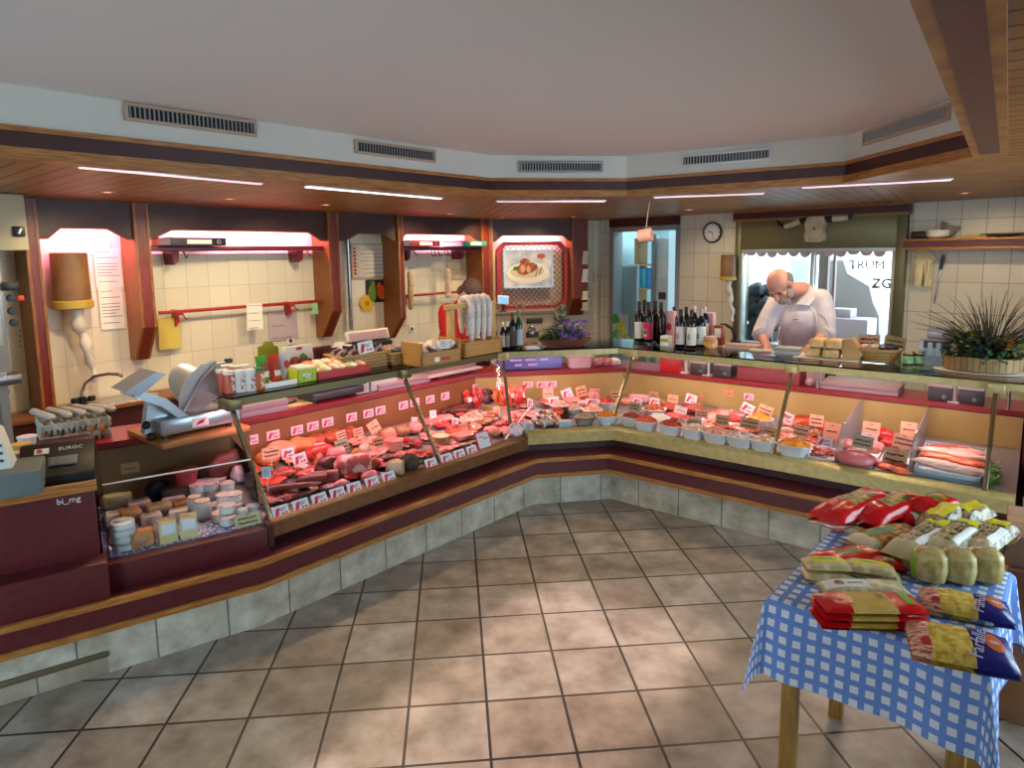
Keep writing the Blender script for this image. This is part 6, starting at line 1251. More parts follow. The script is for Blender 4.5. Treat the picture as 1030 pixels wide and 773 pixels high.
# ---- left case, first bay
lump(1, 283, 453, (.115, .085, .055), M_HAM, 'large pink boiled ham at the back left of the left case', seed=1); lump(1, 302, 449, (.10, .08, .055), M_ORHAM, 'orange pink ham behind the second and third rear tags', seed=2); lump(1, 268, 462, (.07, .07, .05), M_ORHAM, 'orange crusted ham beside the first post', seed=3)
lump(1, 286, 476, (.075, .055, .03), M_SALAMI, 'flat dark red salami piece behind the smoked slabs', seed=4); lump(1, 306, 470, (.06, .045, .012), M_FISH, 'whitish fat slices on the left case deck', seed=5, nz=.1)
roll(1, 293, 488, .30, .030, M_SPECK, 'long smoked bacon slab lying to the front, upper one', -.55, None, .035, 'bacon_slab', 'meat', taper=.6, flat=.7); roll(1, 290, 499, .30, .028, M_SPECK, 'long smoked bacon slab at the front glass, lowest one', -.15, None, 0, 'bacon_slab', 'meat', taper=.55, flat=.7); roll(1, 277, 491, .20, .028, M_FAT, 'short bacon slab with pale fat edge by the first post', .1, None, .01, 'bacon_slab', 'meat', taper=.8, flat=.6)
roll(1, 313, 485, .16, .040, M_SMOKE, 'thick smoked sausage, left one of the pair before the big salami', -.5, M_SMOKE); roll(1, 325, 481, .16, .040, M_SPECK, 'thick smoked sausage, right one of the pair before the big salami', -.5, M_SMOKE, .005)
lump(1, 330, 469, (.075, .06, .055), M_DARK, 'almost black ham beside the big salami', seed=6, nz=.3); lump(1, 321, 465, (.03, .05, .05), M_ORHAM, 'orange rind end of the black ham', seed=7)
roll(1, 354, 468, .20, .064, M_FAT, 'big whitish salami with its cut face to the right', -.45, M_CUT, 0, 'salami'); roll(1, 322, 456, .17, .05, M_RED, 'bright red sausage in film behind the black ham', -.2, None, .03); roll(1, 337, 459, .10, .05, M_PINK, 'pink sausage with white band behind the big salami', -.3, M_FISH, .02)
for k, (u, v, lab) in enumerate([(318, 441, 'left one'), (334, 437, 'middle one'), (351, 434, 'right one')]): lump(1, u, v+3, (.075, .06, .05), M_PAPR, 'paprika coated ham along the rear of the left case, '+lab, seed=10+k, group=None)
lump(1, 358, 456, (.03, .012, .03), M_ORANGE, 'small bright orange cheese slice behind the big salami', 'cheese', 'cheese_slice', seed=9, nz=.05, lift=.05); lump(1, 343, 488, (.05, .035, .03), M_PINK, 'small pink meat end at the front under the big salami', seed=12); lump(1, 330, 492, (.06, .04, .025), M_DARK, 'dark meat end at the front edge of the left case', seed=13)
lump(1, 374, 467, (.055, .045, .04), M_PAPR, 'orange brown roast piece right of the big salami', seed=14); lump(1, 372, 479, (.055, .04, .03), M_PINK, 'pink smoked piece at the front right of the big salami', seed=15)
roll(1, 399, 472, .10, .045, M_PALE, 'pale grey pate loaf with flat cut face at the front', -.9, M_PALE, 0, 'pate_loaf', 'pate'); lump(1, 413, 466, (.065, .055, .055), M_BREAD, 'dome of black crusted pate at the front of the left case', 'pate', 'pate_loaf', seed=16, nz=.06)
for k, (u, v) in enumerate([(417, 457), (424, 456), (431, 458)]): lump(1, u, v, (.035, .03, .022), M_PAPR, 'orange brown meat slice behind the black crusted pate, %s from the left' % ORD[k], seed=17+k)
m = MB(); rnd = random.Random(3)
for k in range(50): a = rnd.uniform(0, 2*PI); leaf(m, (rnd.uniform(-.03, .03), rnd.uniform(-.03, .03), rnd.uniform(0, .02)), (math.cos(a), math.sin(a), rnd.uniform(.1, 1)), .022, .008, rnd)
solo('parsley', m, GREEN, 'tuft of green parsley beside the second post', 'parsley', put(1, 426, 465, .02), 0, smooth=0)
p = put(1, 396, 443, .02, .06); t = thing('sausage_disc', 'pink round slice of sausage lying flat near the rear of the left case', 'sausage', p, KL.rz); m = MB(); m.cyl((0, 0, 0), (0, 0, .014), .06, n=26); part('slice', m, M_PINK, t); m = MB(); m.cyl((0, 0, -.05), (0, 0, 0), .056, .058, n=22); part('loaf', m, M_HAM, t)
for u, v, c, lab in [(404, 431, M_PATE, 'brown wrapped meat at the rear, right of the pink round slice'), (417, 428, M_PINK, 'pink wrapped meat at the rear beside the second post'), (391, 434, M_HAM, 'pinkish wrapped meat under the tilted salmon card'), (428, 424, M_FAT, 'streaky wrapped meat at the rear behind the second post')]: lump(1, u, v+3, (.055, .05, .04), c, lab, seed=int(u))
for u, v, lab in [(408, 443, 'left'), (420, 446, 'right')]: lump(1, u, v+1, (.035, .03, .03), M_RAW, 'dark red meat cube beside the second post, %s one' % lab, seed=int(u), nz=.12)
lump(1, 366, 453, (.045, .04, .045), M_PALE, 'violet grey wrapped meat behind the big salami', seed=31); lump(1, 388, 462, (.05, .04, .03), M_DARK, 'brown meat piece under the bluish card', seed=32); lump(1, 402, 458, (.05, .04, .02), M_FAT, 'streaky meat piece left of the parsley', seed=33)
for u, v, b, w, h, bg, st_2, tl, rl, lab in [(272.7, 456, .50, .10, .062, SAL, 1, -.2, .05, 'salmon handwritten card in front of the pink boiled ham'), (290, 456.5, .52, .075, .055, WHT, 0, -.2, .05, 'white card just right of the first salmon card'), (303, 462, .47, .085, .065, WHT, 0, -.3, -.1, 'white card above the white fat slices'), (268.5, 475.7, .30, .05, .06, BLU, 3, -.3, .1, 'bluish card right behind the first post'), (322, 451, .60, .07, .06, WHT, 0, -.2, .1, 'white card stuck on the bright red sausage'), (344, 437.5, .72, .07, .05, SAL, 1, -.2, -.1, 'salmon card at the rear above the olive card'), (345, 447.5, .60, .095, .065, GRC, 1, -.2, -.08, 'olive green handwritten card behind the big salami'), (361, 434.5, .70, .075, .048, SAL, 1, -.2, -.06, 'salmon handwritten card right of the olive card'), (379, 429, .72, .085, .08, SAL, 2, -.3, -.35, 'tilted salmon card at the rear, middle of the left case'), (381, 445, .56, .085, .065, TANC, 1, -.2, .0, 'tan handwritten card left of the pink round slice'), (384, 456.5, .44, .08, .058, BLU, 3, -.25, -.1, 'bluish card below the tan card'), (403, 452, .46, .062, .05, BLU, 0, -.25, .1, 'bluish white card left of the dark red meat cubes'), (367, 451, .50, .05, .05, 'b0a0b8', 3, -.2, -.1, 'violet grey card behind the orange cheese slice'), (404, 432, .66, .075, .055, TANC, 2, -.2, .05, 'tan card on the wrapped meat before the second post'), (417, 424, .72, .055, .055, WHT, 3, -.2, .2, 'white card at the rear left of the second post')]: pick(1, u, v, b, w, h, bg, st_2, lab, tl, rl)
# ---- left case, second bay
def pack(i, u, v, w, h, d, mt, label, tilt=-.15, rl=0., lab_=True, group=None):
    p = put(i, u, v, h); t = thing('meat_packet', label, 'packet', p, K[i].rz, group); t.rotation_euler = (tilt, rl, K[i].rz); m = MB(); pouch(m, w, h, d, 6); part('packet', m, mt, t)
    if lab_: m = MB(); m.lo(-w*.3, w*.3, -d*.52-.002, -d*.5, h*.35, h*.6); part('label', m, WHITE, t)
FRED = mat('film_red_meat', 'a8201c', .15, col2='d88478', scale=24, thr=(.5, .62)); FDK = mat('film_dark_meat', '3c1c20', .15, col2='a86a64', scale=24, thr=(.52, .66)); FOR = mat('film_orange_meat', 'd0501c', .15, col2='e08a5c', scale=20)
pk = [(466.5, FRED), (471, FRED), (476, FRED), (481, FRED), (486, mat('film_pink', 'd04a58', .15)), (491, FDK), (496, FDK), (501, FOR), (506, FOR), (511, FRED), (516, FOR), (521, FRED), (526, FRED)]
nm_ = {id(FRED): 'red', id(FDK): 'dark', id(FOR): 'orange red'}
for k, (u, mt) in enumerate(pk): f_i = 1 if u < 505 else 2; pack(f_i, u, 401-.25*(u-466)/6+(1 if k % 2 else -1), .072, .145, .05, mt, '%s slim sausage packet standing at the rear of the bend, %s from the left' % (nm_.get(id(mt), 'pink'), ORD[k]), -.2, .12*((k % 3)-1), k % 2 == 0, 'slim sausage packets at the bend')
p0 = KL.pz(487, 413, ZB[1]+.14); p1 = KL.pz(518, 411, ZB[1]+.14); m = MB(); m.lo(0, .30, 0, .012, 0, .05, .003); m.lo(0, .012, 0, .14, 0, .05); m.lo(.288, .30, 0, .14, 0, .05); m.lo(0, .30, 0, .14, 0, .006); solo('wooden_tray', m, CR, 'shallow wooden tray before the slim packets at the bend', 'tray', KL.w(p0[0]-.02, .56, ZB[1]+.125), KL.rz-.3)
for k, (u, v) in enumerate([(450, 414), (458, 411), (466, 409), (462, 414)]): roll(1, u, v, .15, .026, M_DARK, 'dark dried sausage at the rear of the second bay, %s from the left' % ORD[k], .2-.2*k, None, .01*(k % 2))
def heap(i, u, v, d, mt, n, sz, label, cat, name, seed=0, h0=.0, lift=0.):
    p = put(i, u, v, d[2], lift); rnd = random.Random(seed); m = MB(); m.ell((0, 0, d[2]*.40), (d[0]*.88, d[1]*.88, d[2]*.44), 16, 10, .1, seed, flatb=d[2]*.45)
    for k in range(n):
        a = rnd.uniform(0, 2*PI); r_ = math.sqrt(rnd.random()); zt = d[2]*(1-r_*r_*.9); q = (d[0]*r_*math.cos(a), d[1]*r_*math.sin(a), max(sz*.4, zt))
        if isinstance(mt, list): m.k(rnd.randrange(len(mt)))
        m.ell(q, (sz*rnd.uniform(.7, 1.3), sz*rnd.uniform(.5, 1), sz*rnd.uniform(.4, .8)), 6, 4, .3, k, Euler((rnd.uniform(-1, 1), rnd.uniform(-1, 1), rnd.uniform(0, 3))))
    return solo(name, m, mt, label, cat, p, K[i].rz, None, 'stuff')
heap(1, 474, 421, (.12, .09, .075), M_CRACK, 170, .013, 'heap of small pale pink cracklings in the second bay', 'cracklings', 'cracklings', 2)
lump(1, 447, 421, (.08, .06, .028), M_PINK, 'flat pink ham piece behind the second post', seed=40); lump(1, 446, 428, (.06, .045, .022), M_RAW, 'dark red meat slices behind the second post', seed=41); lump(1, 437, 425, (.06, .05, .03), M_FAT, 'streaky meat left of the flat pink ham', seed=42)
p = put(1, 444, 444, .07); t = thing('pate_round', 'round brown pate with pale yellow top beside the second post', 'pate', p, KL.rz); m = MB(); m.lathe([(.052, 0), (.06, .01), (.06, .062), (.055, .07), (0, .07)], 26); part('crust', m, M_PATE, t); m = MB(); m.cyl((0, 0, .069), (0, 0, .073), .054, n=26); part('top', m, mat('pale_yellow', 'd8b888', .5), t)
for k, (u, v, h, l, c, lab) in enumerate([(468, 446, .035, 0, M_PATE, 'lower brown terrine slab'), (468, 438, .03, .04, M_HAM, 'upper pink terrine slab')]): p = put(1, u, v, h, l); m = MB(); m.lo(-.095, .095, -.06, .06, 0, h, .01); solo('terrine', m, c, lab+' before the cracklings', 'terrine', p, KL.rz-.1)
for k, (du, dv) in enumerate([(-3.5, 3), (3, 2.5), (-.5, -.5), (-3, -3), (3, -3.5)]): roll(1, 492+du, 420+dv, .09, .022, M_PALE if k % 2 else M_PATE, 'short stacked sausage right of the cracklings, '+['bottom left', 'bottom right', 'middle', 'top left', 'top right'][k], -.8, M_CUT, .02*(k//2), group='short stacked sausages')
for u, v, d, c, lab in [(518, 418, (.10, .07, .03), M_PINK, 'broad flat pink ham near the bend'), (510, 424, (.06, .05, .03), M_FAT, 'streaky pieces in front of the broad pink ham'), (524, 424, (.06, .05, .03), M_PAPR, 'orange red pieces in front of the broad pink ham'), (502, 428, (.06, .05, .03), M_SALAMI, 'salami pieces in front of the short sausages'), (512, 436, (.05, .04, .03), M_PALE, 'grey pate piece at the front glass near the white reflection'), (478, 430, (.05, .045, .025), M_HAM, 'pink piece between the terrine and the cracklings'), (455, 436, (.05, .04, .025), M_PAPR, 'orange brown piece between the round pate and the terrine'), (497, 436, (.05, .04, .025), M_PATE, 'brown piece behind the red bordered sign'), (444, 457, (.05, .035, .03), M_SALAMI, 'red brown piece at the front by the second post')]: lump(1, u, v, d, c, lab, seed=int(u+v))
for u, v, c, lab in [(525, 436, 'd8b0bc', 'clear bag of pinkish goods at the front near the bend'), (539, 433, 'b0a0aa', 'greyish clear bag at the corner of the bend')]: lump(1, u, v, (.06, .045, .05), mat('film_'+c, c, .2, col2='e8dce0', scale=18, bump=.6, bscale=30), lab, 'bag', 'clear_bag', seed=int(u), nz=.35, fr=1.5)
for u, v, b, w, h, bg, s_, tl, rl, lab in [(458, 425, .50, .06, .06, WHT, 0, -.3, .3, 'white card tilted among the pieces left of the cracklings'), (500.7, 414, .50, .07, .075, SAL, 2, -.3, .1, 'salmon card before the wooden tray at the bend'), (483, 429, .38, .045, .05, '8a6a50', 2, -.2, 0, 'small brown card before the cracklings'), (436, 417, .68, .06, .055, WHT, 3, -.2, .1, 'white card behind the second post at the rear'), (518, 398, .62, .05, .05, WHT, 0, -.2, .1, 'white card among the slim packets at the bend'), (533, 406, .40, .065, .07, WHT, 0, -.2, .35, 'white card tilted beside the corner post')]: pick(1, u, v, b, w, h, bg, s_, lab, tl, rl)
# ---- middle case
SALADM = [M_FISH, M_RED, M_ORANGE, M_PATE, WHITE]
heap(2, 549, 421, (.13, .10, .10), SALADM, 130, .017, 'heap of mixed red, orange and white sliced salad at the bend', 'salad', 'mixed_salad', 5)
def bowl(i, u, v, w, h, content, label, clabel, mt=None, sq=3.2, asp=.8, lumps=60, sz=.010, rz=0., fill=1., group='white salad bowls'):
    p = put(i, u, v, h); t = thing('salad_bowl', label, 'bowl', p, K[i].rz+rz, group); r = w/2
    m = MB(); m.lathe([(r*.62, 0), (r*.68, .003), (r*.97, h*.96), (r*1.03, h), (r*1.0, h*1.03), (r*.92, h*.97), (r*.62, .008), (0, .006)], 30, None, sq, 1, asp); part('bowl', m, mt or mat('bowl_white', 'd2dae2', .3), t)
    rnd = random.Random(int(u)); m = MB()
    ns = 22; cc = r*.91*fill
    def f(i_, j_):
        a = 2*PI*j_; k = i_; ca, sa = math.cos(a), math.sin(a); q = (abs(ca)**sq+abs(sa)**sq)**(-1/sq); n_ = mnoise.noise(V((k*ca*4+u, k*sa*4, 0)))*.007
        return (cc*k*q*ca, cc*k*q*sa*asp, h*.94+.030*(1-k*k)+n_*(1-k))
    m.grid(f, 8, ns)
    mats_ = content if isinstance(content, list) else [content]
    for k in range(lumps):
        a = rnd.uniform(0, 2*PI); r_ = math.sqrt(rnd.random())*.9; m.k(rnd.randrange(len(mats_)))
        m.ell((cc*r_*math.cos(a), cc*r_*math.sin(a)*asp, h*.94+.032*(1-r_*r_)), (sz*rnd.uniform(.7, 1.6), sz*rnd.uniform(.5, .9), sz*rnd.uniform(.4, .7)), 6, 4, .3, k, Euler((rnd.uniform(-.6, .6), rnd.uniform(-.6, .6), rnd.uniform(0, 3))))
    solo('salad', m, mats_, clabel, 'salad', p+V((0, 0, .0005)), K[i].rz+rz, None, 'stuff'); return t
C_OR = mat('salad_orange', 'd88a1c', .4, col2='c46414', scale=60); C_CAR = mat('salad_carrot', 'e8961c', .4, col2='d87c14', scale=60); C_RB = mat('salad_beet', '84302c', .35, col2='a0483c', scale=50); C_RO = mat('salad_salmon_red', 'd8643c', .4, col2='c44a2c', scale=60); C_RD = mat('salad_red', 'b83a20', .4, col2='9c2c18', scale=60); C_WO = mat('salad_cream', 'e0b494', .45, col2='d08a60', scale=50); C_PO = mat('salad_pink', 'dca08c', .45, col2='c87460', scale=50); C_WG = mat('salad_white', 'd8c4bc', .45, col2='b88c88', scale=40); C_BR = mat('salad_brown', 'a0481c', .45, col2='7c3414', scale=60); C_BG = mat('salad_beige', 'c4a288', .5, col2='a88468', scale=40)
CLB = glass('clear_bowl', (.92, .93, .95), .05, 1.5, .12)
bowl(2, 587.5, 424.5, .15, .07, C_BG, 'clear plastic bowl of beige salad at the front of the middle case', 'beige salad in the clear plastic bowl', CLB); bowl(2, 596, 415.5, .15, .05, C_WO, 'pale blue white dish behind the clear bowl', 'cream salad in the pale blue white dish'); bowl(2, 577, 414, .13, .05, C_BG, 'shallow white dish behind the dark lidded jar', 'beige salad in the dish behind the dark lidded jar')
bowl(2, 611, 423, .165, .075, C_OR, 'white bowl of orange salad left of the corner post of the right case', 'orange yellow salad in the bowl left of the corner post'); bowl(2, 611, 408.5, .13, .06, C_RD, 'small white bowl of red salad behind the orange salad', 'red salad in the small bowl behind the orange salad'); bowl(2, 563, 411, .13, .05, C_PO, 'low bowl of pink salad right of the mixed sliced salad', 'pink salad right of the mixed sliced salad')
p = put(2, 569, 415, .09, .01); t = thing('spice_jar', 'small dark jar with black lid on a pale box in the middle case', 'jar', p, KM.rz); m = MB(); m.lathe([(.02, 0), (.024, .004), (.024, .055), (.018, .062), (0, .062)], 16); part('glass', m, mat('jar_brown', '4a2c20', .2), t); m = MB(); m.lathe([(.022, .06), (.022, .082), (0, .084)], 16); part('lid', m, BLACK, t)
p = put(2, 569, 428, .05); t = thing('pale_box', 'pale box with an olive card before it under the dark lidded jar', 'box', p, KM.rz); m = MB(); m.lo(-.05, .05, 0, .07, 0, .05, .004); part('box', m, mat('box_pale_blue', 'a8b4c0', .4), t)
m = MB(); pp_ = put(2, 598, 399, .09); m.lathe([(.035, 0), (.05, .02), (.055, .07), (.045, .095), (.05, .10), (0, .10)], 20); solo('meat_jar', m, mat('pink_jar', 'c87878', .15, col2='d89c98', scale=20), 'round pink jar at the rear of the middle case', 'jar', pp_, KM.rz)
for u, v, d, c, lab in [(576, 403, (.07, .05, .03), M_PINK, 'pinkish heap behind the shallow white dish'), (605, 402, (.05, .04, .03), M_PATE, 'brown heap right of the round pink jar'), (630, 404, (.06, .05, .03), M_HAM, 'pink ham heap right of the small red salad bowl')]: lump(2, u, v, d, c, lab, seed=int(u))
for u, v, w, h, c, lab in [(592, 406, .17, .04, 'dca4b0', 'long pink wrapped box in the middle case'), (643, 400.5, .15, .05, 'd8a4ac', 'long pink wrapped box behind the olive card')]:
    i_ = 2 if u < 625 else 3; p = put(i_, u, v, h, .02); m = MB(); m.lo(-w/2, w/2, -.03, .04, 0, h, .01); solo('wrapped_box', m, mat('wrap_'+c, c, .25), lab, 'box', p, K[i_].rz)
for i_, u, v, b, w, h, bg, s_, tl, rl, lab in [(2, 551.6, 396, .72, .085, .08, SAL, 2, -.2, 0, 'salmon card at the rear above the mixed sliced salad'), (2, 557.7, 404, .56, .08, .065, WHT, 0, -.2, -.1, 'white card on the mixed sliced salad'), (2, 572, 395.8, .68, .085, .07, WHT, 0, -.25, -.35, 'tilted pinkish white card at the rear of the middle case'), (2, 586, 393.8, .72, .085, .08, SAL, 1, -.2, -.2, 'salmon handwritten card left of the round pink jar'), (2, 570, 428.5, .16, .095, .055, GRC, 1, -.3, 0, 'olive card on the front edge of the middle case'), (2, 619, 397.5, .68, .07, .075, TANC, 1, -.2, 0, 'tan handwritten card at the rear left of the corner post'), (2, 619, 411, .34, .06, .055, BLU, 3, -.25, -.3, 'bluish card beside the corner post'), (2, 596, 404.5, .48, .11, .045, WHT, 0, -.2, .1, 'long white card with a red mark in the middle case'), (3, 637.5, 409.5, .36, .09, .065, GRC, 1, -.2, .05, 'olive card right of the corner post'), (3, 640.6, 404, .50, .075, .05, WHT, 0, -.2, .05, 'white card behind the olive card right of the corner post'), (3, 657.6, 397, .72, .075, .045, TANC, 1, -.2, 0, 'tan card at the rear behind the brown salad'), (3, 658, 404.7, .52, .08, .055, WHT, 0, -.2, 0, 'white card behind the bowl of brown salad'),
    (3, 676.4, 401.7, .70, .085, .065, SAL, 2, -.2, 0, 'salmon card at the rear above the dark mince'), (3, 694, 401.7, .70, .085, .07, WHT, 0, -.25, .15, 'pinkish white card right of the rear salmon card'), (3, 704, 400.5, .74, .04, .07, 'a87048', 2, -.2, .2, 'narrow brown card at the rear of the right case'), (3, 683.7, 412.7, .46, .095, .055, WHT, 2, -.2, .15, 'white card on the red mince'), (3, 705.5, 416.3, .40, .09, .06, SAL, 1, -.2, -.05, 'salmon card left of the pink meat slices'), (3, 698, 426.5, .26, .09, .065, GRC, 1, -.3, 0, 'olive card on the cream salad bowl'), (3, 726, 423, .34, .095, .07, TANC, 1, -.2, 0, 'tan card before the pink meat slices'), (3, 753, 426.5, .30, .12, .075, TANC, 1, -.25, .05, 'broad tan handwritten card behind the white salad bowl'), (3, 768, 413.4, .58, .095, .075, SAL, 1, -.2, .25, 'tilted salmon card left of the second post of the right case'), (3, 750, 410.5, .62, .085, .065, WHT, 0, -.2, .35, 'tilted pinkish white card left of the tilted salmon card'), (3, 774, 436, .22, .08, .07, TANC, 1, -.2, 0, 'tan card beside the second post of the right case'), (3, 686, 423.6, .28, .065, .035, WHT, 3, -.3, .1, 'small pinkish card between two red salads'), (3, 789, 420, .50, .085, .07, WHT, 0, -.2, .3, 'tilted white card right of the second post of the right case'), (3, 776, 428, .40, .05, .05, BLU, 3, -.2, 0, 'bluish card before the yellow salad'),
    (3, 821, 423.4, .60, .085, .075, SAL, 1, -.2, 0, 'salmon handwritten card right of the orange skewers'), (3, 805, 434, .36, .095, .075, SAL, 1, -.2, .1, 'salmon handwritten card behind the carrot salad'), (3, 836, 433.6, .46, .095, .10, SAL, 2, -.15, .05, 'tall salmon card beside the first clear divider'), (3, 829, 445, .24, .085, .055, BLU, 0, -.3, .05, 'bluish white card over the cubed meat'), (3, 876, 431.4, .52, .095, .08, SAL, 2, -.2, .02, 'salmon card at the rear between the clear dividers'), (3, 874, 441, .44, .09, .06, WHT, 2, -.2, .02, 'pink card below the rear salmon card'), (3, 867, 445, .30, .11, .075, GRC, 1, -.25, .08, 'olive handwritten card on the pink meat loaf'), (3, 913.4, 432, .58, .085, .085, SAL, 2, -.2, .02, 'salmon card beside the second clear divider'), (3, 908, 444, .42, .11, .08, SAL, 1, -.2, .08, 'salmon handwritten card left of the fish'), (3, 899.6, 460, .22, .12, .095, TANC, 1, -.25, .05, 'large tan handwritten card over the orange cutlets')]: pick(i_, u, v, b, w, h, bg, s_, lab, tl, rl, .05)
# ---- platters of slices lying low between the bigger pieces
def platter(i, s, b, mt, label, rx=.10, ry=.075, seed=0):
    z = ZB[i]+.075+DK*(b-.11); t = thing('slice_platter', label, 'platter', K[i].w(s, b, z+.001), K[i].rz); t.rotation_euler = (math.atan(DK), 0, K[i].rz); rnd = random.Random(seed)
    m = MB(); m.lathe([(.85, 0), (1, .010), (.97, .011), (.8, .004), (0, .004)], 24, Matrix.Diagonal((rx, ry, 1, 1)), 3); part('plate', m, STEELT, t)
    m = MB()
    for k in range(15): a = 2.4*k; r_ = .62*math.sqrt((k+.5)/15); m.ell((rx*r_*math.cos(a), ry*r_*math.sin(a), .014+.0012*k), (rnd.uniform(.026, .038), rnd.uniform(.024, .034), .007), 10, 6, .25, k+seed, Euler((rnd.uniform(-.35, .35), rnd.uniform(-.35, .35), 0)))
    part('slices', m, mt, t)
PM = [M_SALAMI, M_PINK, M_SPECK, M_HAM, M_PAPR, M_FAT, M_RED, M_PATE]; PN = ['salami', 'pink ham', 'bacon', 'boiled ham', 'paprika sausage', 'streaky meat', 'red sausage', 'brown pate']
for k in range(24):
    r_, c = k % 3, k//3; platter(1, .27+.235*c+.05*r_, [.26, .46, .66][r_], PM[(k*5+r_) % 8], 'steel platter of %s slices in the left case, %s row, %s from the slicer' % (PN[(k*5+r_) % 8], ['front', 'middle', 'rear'][r_], ORD[c]), .115, .095, k)
for k in range(6): platter(2, .03+.25*(k % 3), [.42, .66][k//3], PM[(k*3+1) % 8], 'steel platter of %s slices in the middle case, %s row, %s from the bend' % (PN[(k*3+1) % 8], ['front', 'rear'][k//3], ORD[k % 3]), .115, .10, 40+k)
for k in range(12): c = k % 6; platter(3, .10+.23*c, [.42, .66][k//6], PM[(k*3+5) % 8], 'steel platter of %s slices in the right case, %s row, %s from the corner' % (PN[(k*3+5) % 8], ['front', 'rear'][k//6], ORD[c]), .115, .10, 60+k)
# ---- right case: front row of bowls
for u, v, w, c, lab, cl in [(635, 424.5, .15, C_RB, 'white bowl of dark red salad right of the corner post', 'dark red beet salad right of the corner post'), (650, 429, .165, C_RO, 'white bowl of salmon red salad, third bowl from the corner post', 'salmon red salad in the third bowl'), (673, 434, .165, C_RD, 'white bowl of red salad before the small pinkish card', 'red salad before the small pinkish card'), (695.5, 438.5, .165, [C_WO, WHITE], 'white bowl of cream salad under the olive card', 'cream salad under the olive card'), (720, 441.5, .185, [C_PO, C_WO], 'wide white bowl of pink salad with pink paper', 'pink salad in the wide bowl'), (744, 445.5, .18, [C_WG, C_PO, WHITE], 'wide white bowl of white and pink salad', 'white and pink salad before the broad tan card'), (766, 451, .165, [C_WO, C_OR, WHITE], 'white bowl of cream and orange salad left of the second post', 'cream and orange salad left of the second post'), (799, 453, .20, C_CAR, 'white bowl heaped with carrot salad right of the second post', 'bright orange carrot salad right of the second post')]: bowl(3, u, v, w, .078, c, lab, cl, group='white salad bowls')
bowl(3, 658, 415.5, .17, .06, C_BR, 'white bowl of brown salad in the second row', 'brown salad in the second row', rz=.1); bowl(3, 764, 426, .17, .07, C_CAR, 'white bowl of yellow orange salad behind the second post', 'yellow orange salad behind the broad tan card')
m = MB(); m.slab([(-.06, 0), (.06, .01), (.07, .05), (.0, .06), (-.07, .045)], 0, .01); solo('white_napkin', m, PAPER, 'white paper between the brown salad and the salmon red salad', 'paper', put(3, 663, 421, .04, .03), KR.rz, rot=(-.6, .1, KR.rz))
for u, v, d, c, lab in [(677, 420, (.075, .06, .035), M_MINCE, 'heap of deep red mince under the white card'), (672, 411, (.08, .06, .035), M_MINCED, 'heap of brown red mince at the rear'), (696, 411.5, (.09, .06, .04), M_MINCED, 'heap of dark brown mince behind the salmon card')]: lump(3, u, v, d, c, lab, 'mince', 'mince', .15, int(u))
for k, (u, v, c, lab) in enumerate([(716, 419, M_PINK, 'left'), (728, 416, M_PINK, 'second from left'), (738, 421, M_RAW, 'middle'), (746, 418, M_PINK, 'fourth from left'), (755, 420, M_RAW, 'right'), (724, 429, M_RAW, 'front left'), (741, 431, M_FAT, 'front right'), (711, 429, M_FAT, 'front end')]): lump(3, u, v, (.06, .05, .026), c, 'pink raw meat slice in the right case, %s on its tray' % lab, seed=50+k, nz=.3)
p = put(3, 733, 424, .01); m = MB(); m.lo(-.19, .19, -.11, .13, 0, .008, .003); solo('meat_tray', m, WTRAY, 'white tray under the pink raw meat slices', 'tray', p-V((0, 0, .002)), KR.rz, rot=(math.atan(DK), 0, KR.rz))
for k, (u, v) in enumerate([(800, 424), (806, 421), (812, 425), (805, 428)]): roll(3, u, v, .15, .022, M_PAPR if k % 2 else M_SALM, 'orange marinated meat skewer at the rear right of the second post, %s' % ['left', 'rear', 'right', 'front'][k], .6+.2*k, None, .01*k, 'meat_skewer', 'meat')
lump(3, 820, 437, (.045, .04, .035), M_PATE, 'round brownish meat ball beside the salmon card', seed=61, nz=.1); lump(3, 793, 434, (.05, .04, .03), M_PALE, 'grey pink meat behind the second post', seed=62); lump(3, 786, 440, (.045, .04, .025), M_FAT, 'pale pink meat left of the carrot salad', seed=63)
def tray(i, s0, s1, b0, b1, label, mt=WTRAY):
    z = ZB[i]+.077+DK*(b0-.11); m = MB(); m.lo(0, s1-s0, 0, b1-b0, 0, .006, .002); m.lo(0, s1-s0, 0, .006, 0, .016); m.lo(0, s1-s0, b1-b0-.006, b1-b0, 0, .016); m.lo(0, .006, 0, b1-b0, 0, .016); m.lo(s1-s0-.006, s1-s0, 0, b1-b0, 0, .016)
    return solo('meat_tray', m, mt, label, 'tray', K[i].w(s0, b0, z), 0, rot=(math.atan(DK), 0, K[i].rz))
a = deck(3, 807, 462); b = deck(3, 839, 467); tray(3, a[0], b[0]-.005, .14, .34, 'white tray of cubed meat left of the first clear divider')
rnd = random.Random(12); cube0 = None
for k in range(34):
    q = KR.w(a[0]+.03+(b[0]-a[0]-.065)*rnd.random(), .165+.14*rnd.random(), ZB[3]+.103+.012*rnd.random()); 
    if cube0 is None: m = MB(); m.box((0, 0, 0), (.026, .022, .02), bev=.005); cube0 = solo('meat_cube', m, M_FAT, 'small cube of streaked red meat in the white tray of cubes', 'meat', q, 0, 'cubes of meat in the tray'); mm = m.mesh('meat_cube', M_RAW)
    else: o = dup(cube0, q, rot=(rnd.uniform(-.5, .5), rnd.uniform(-.5, .5), rnd.uniform(0, 3)))
a = deck(3, 843, 468); b = deck(3, 877, 474); tray(3, a[0], b[0], .14, .40, 'white tray under the pink meat loaf'); lump(3, 861, 461, (.105, .085, .045), meat('loaf', 'b85a62', 'c46a70', 5, .3, .08), 'big smooth pink meat loaf between the clear dividers', seed=70, nz=.06, lift=.008)
b2 = deck(3, 914, 479); tray(3, b[0]+.01, b2[0]-.01, .14, .40, 'white tray of orange cutlets left of the second clear divider')
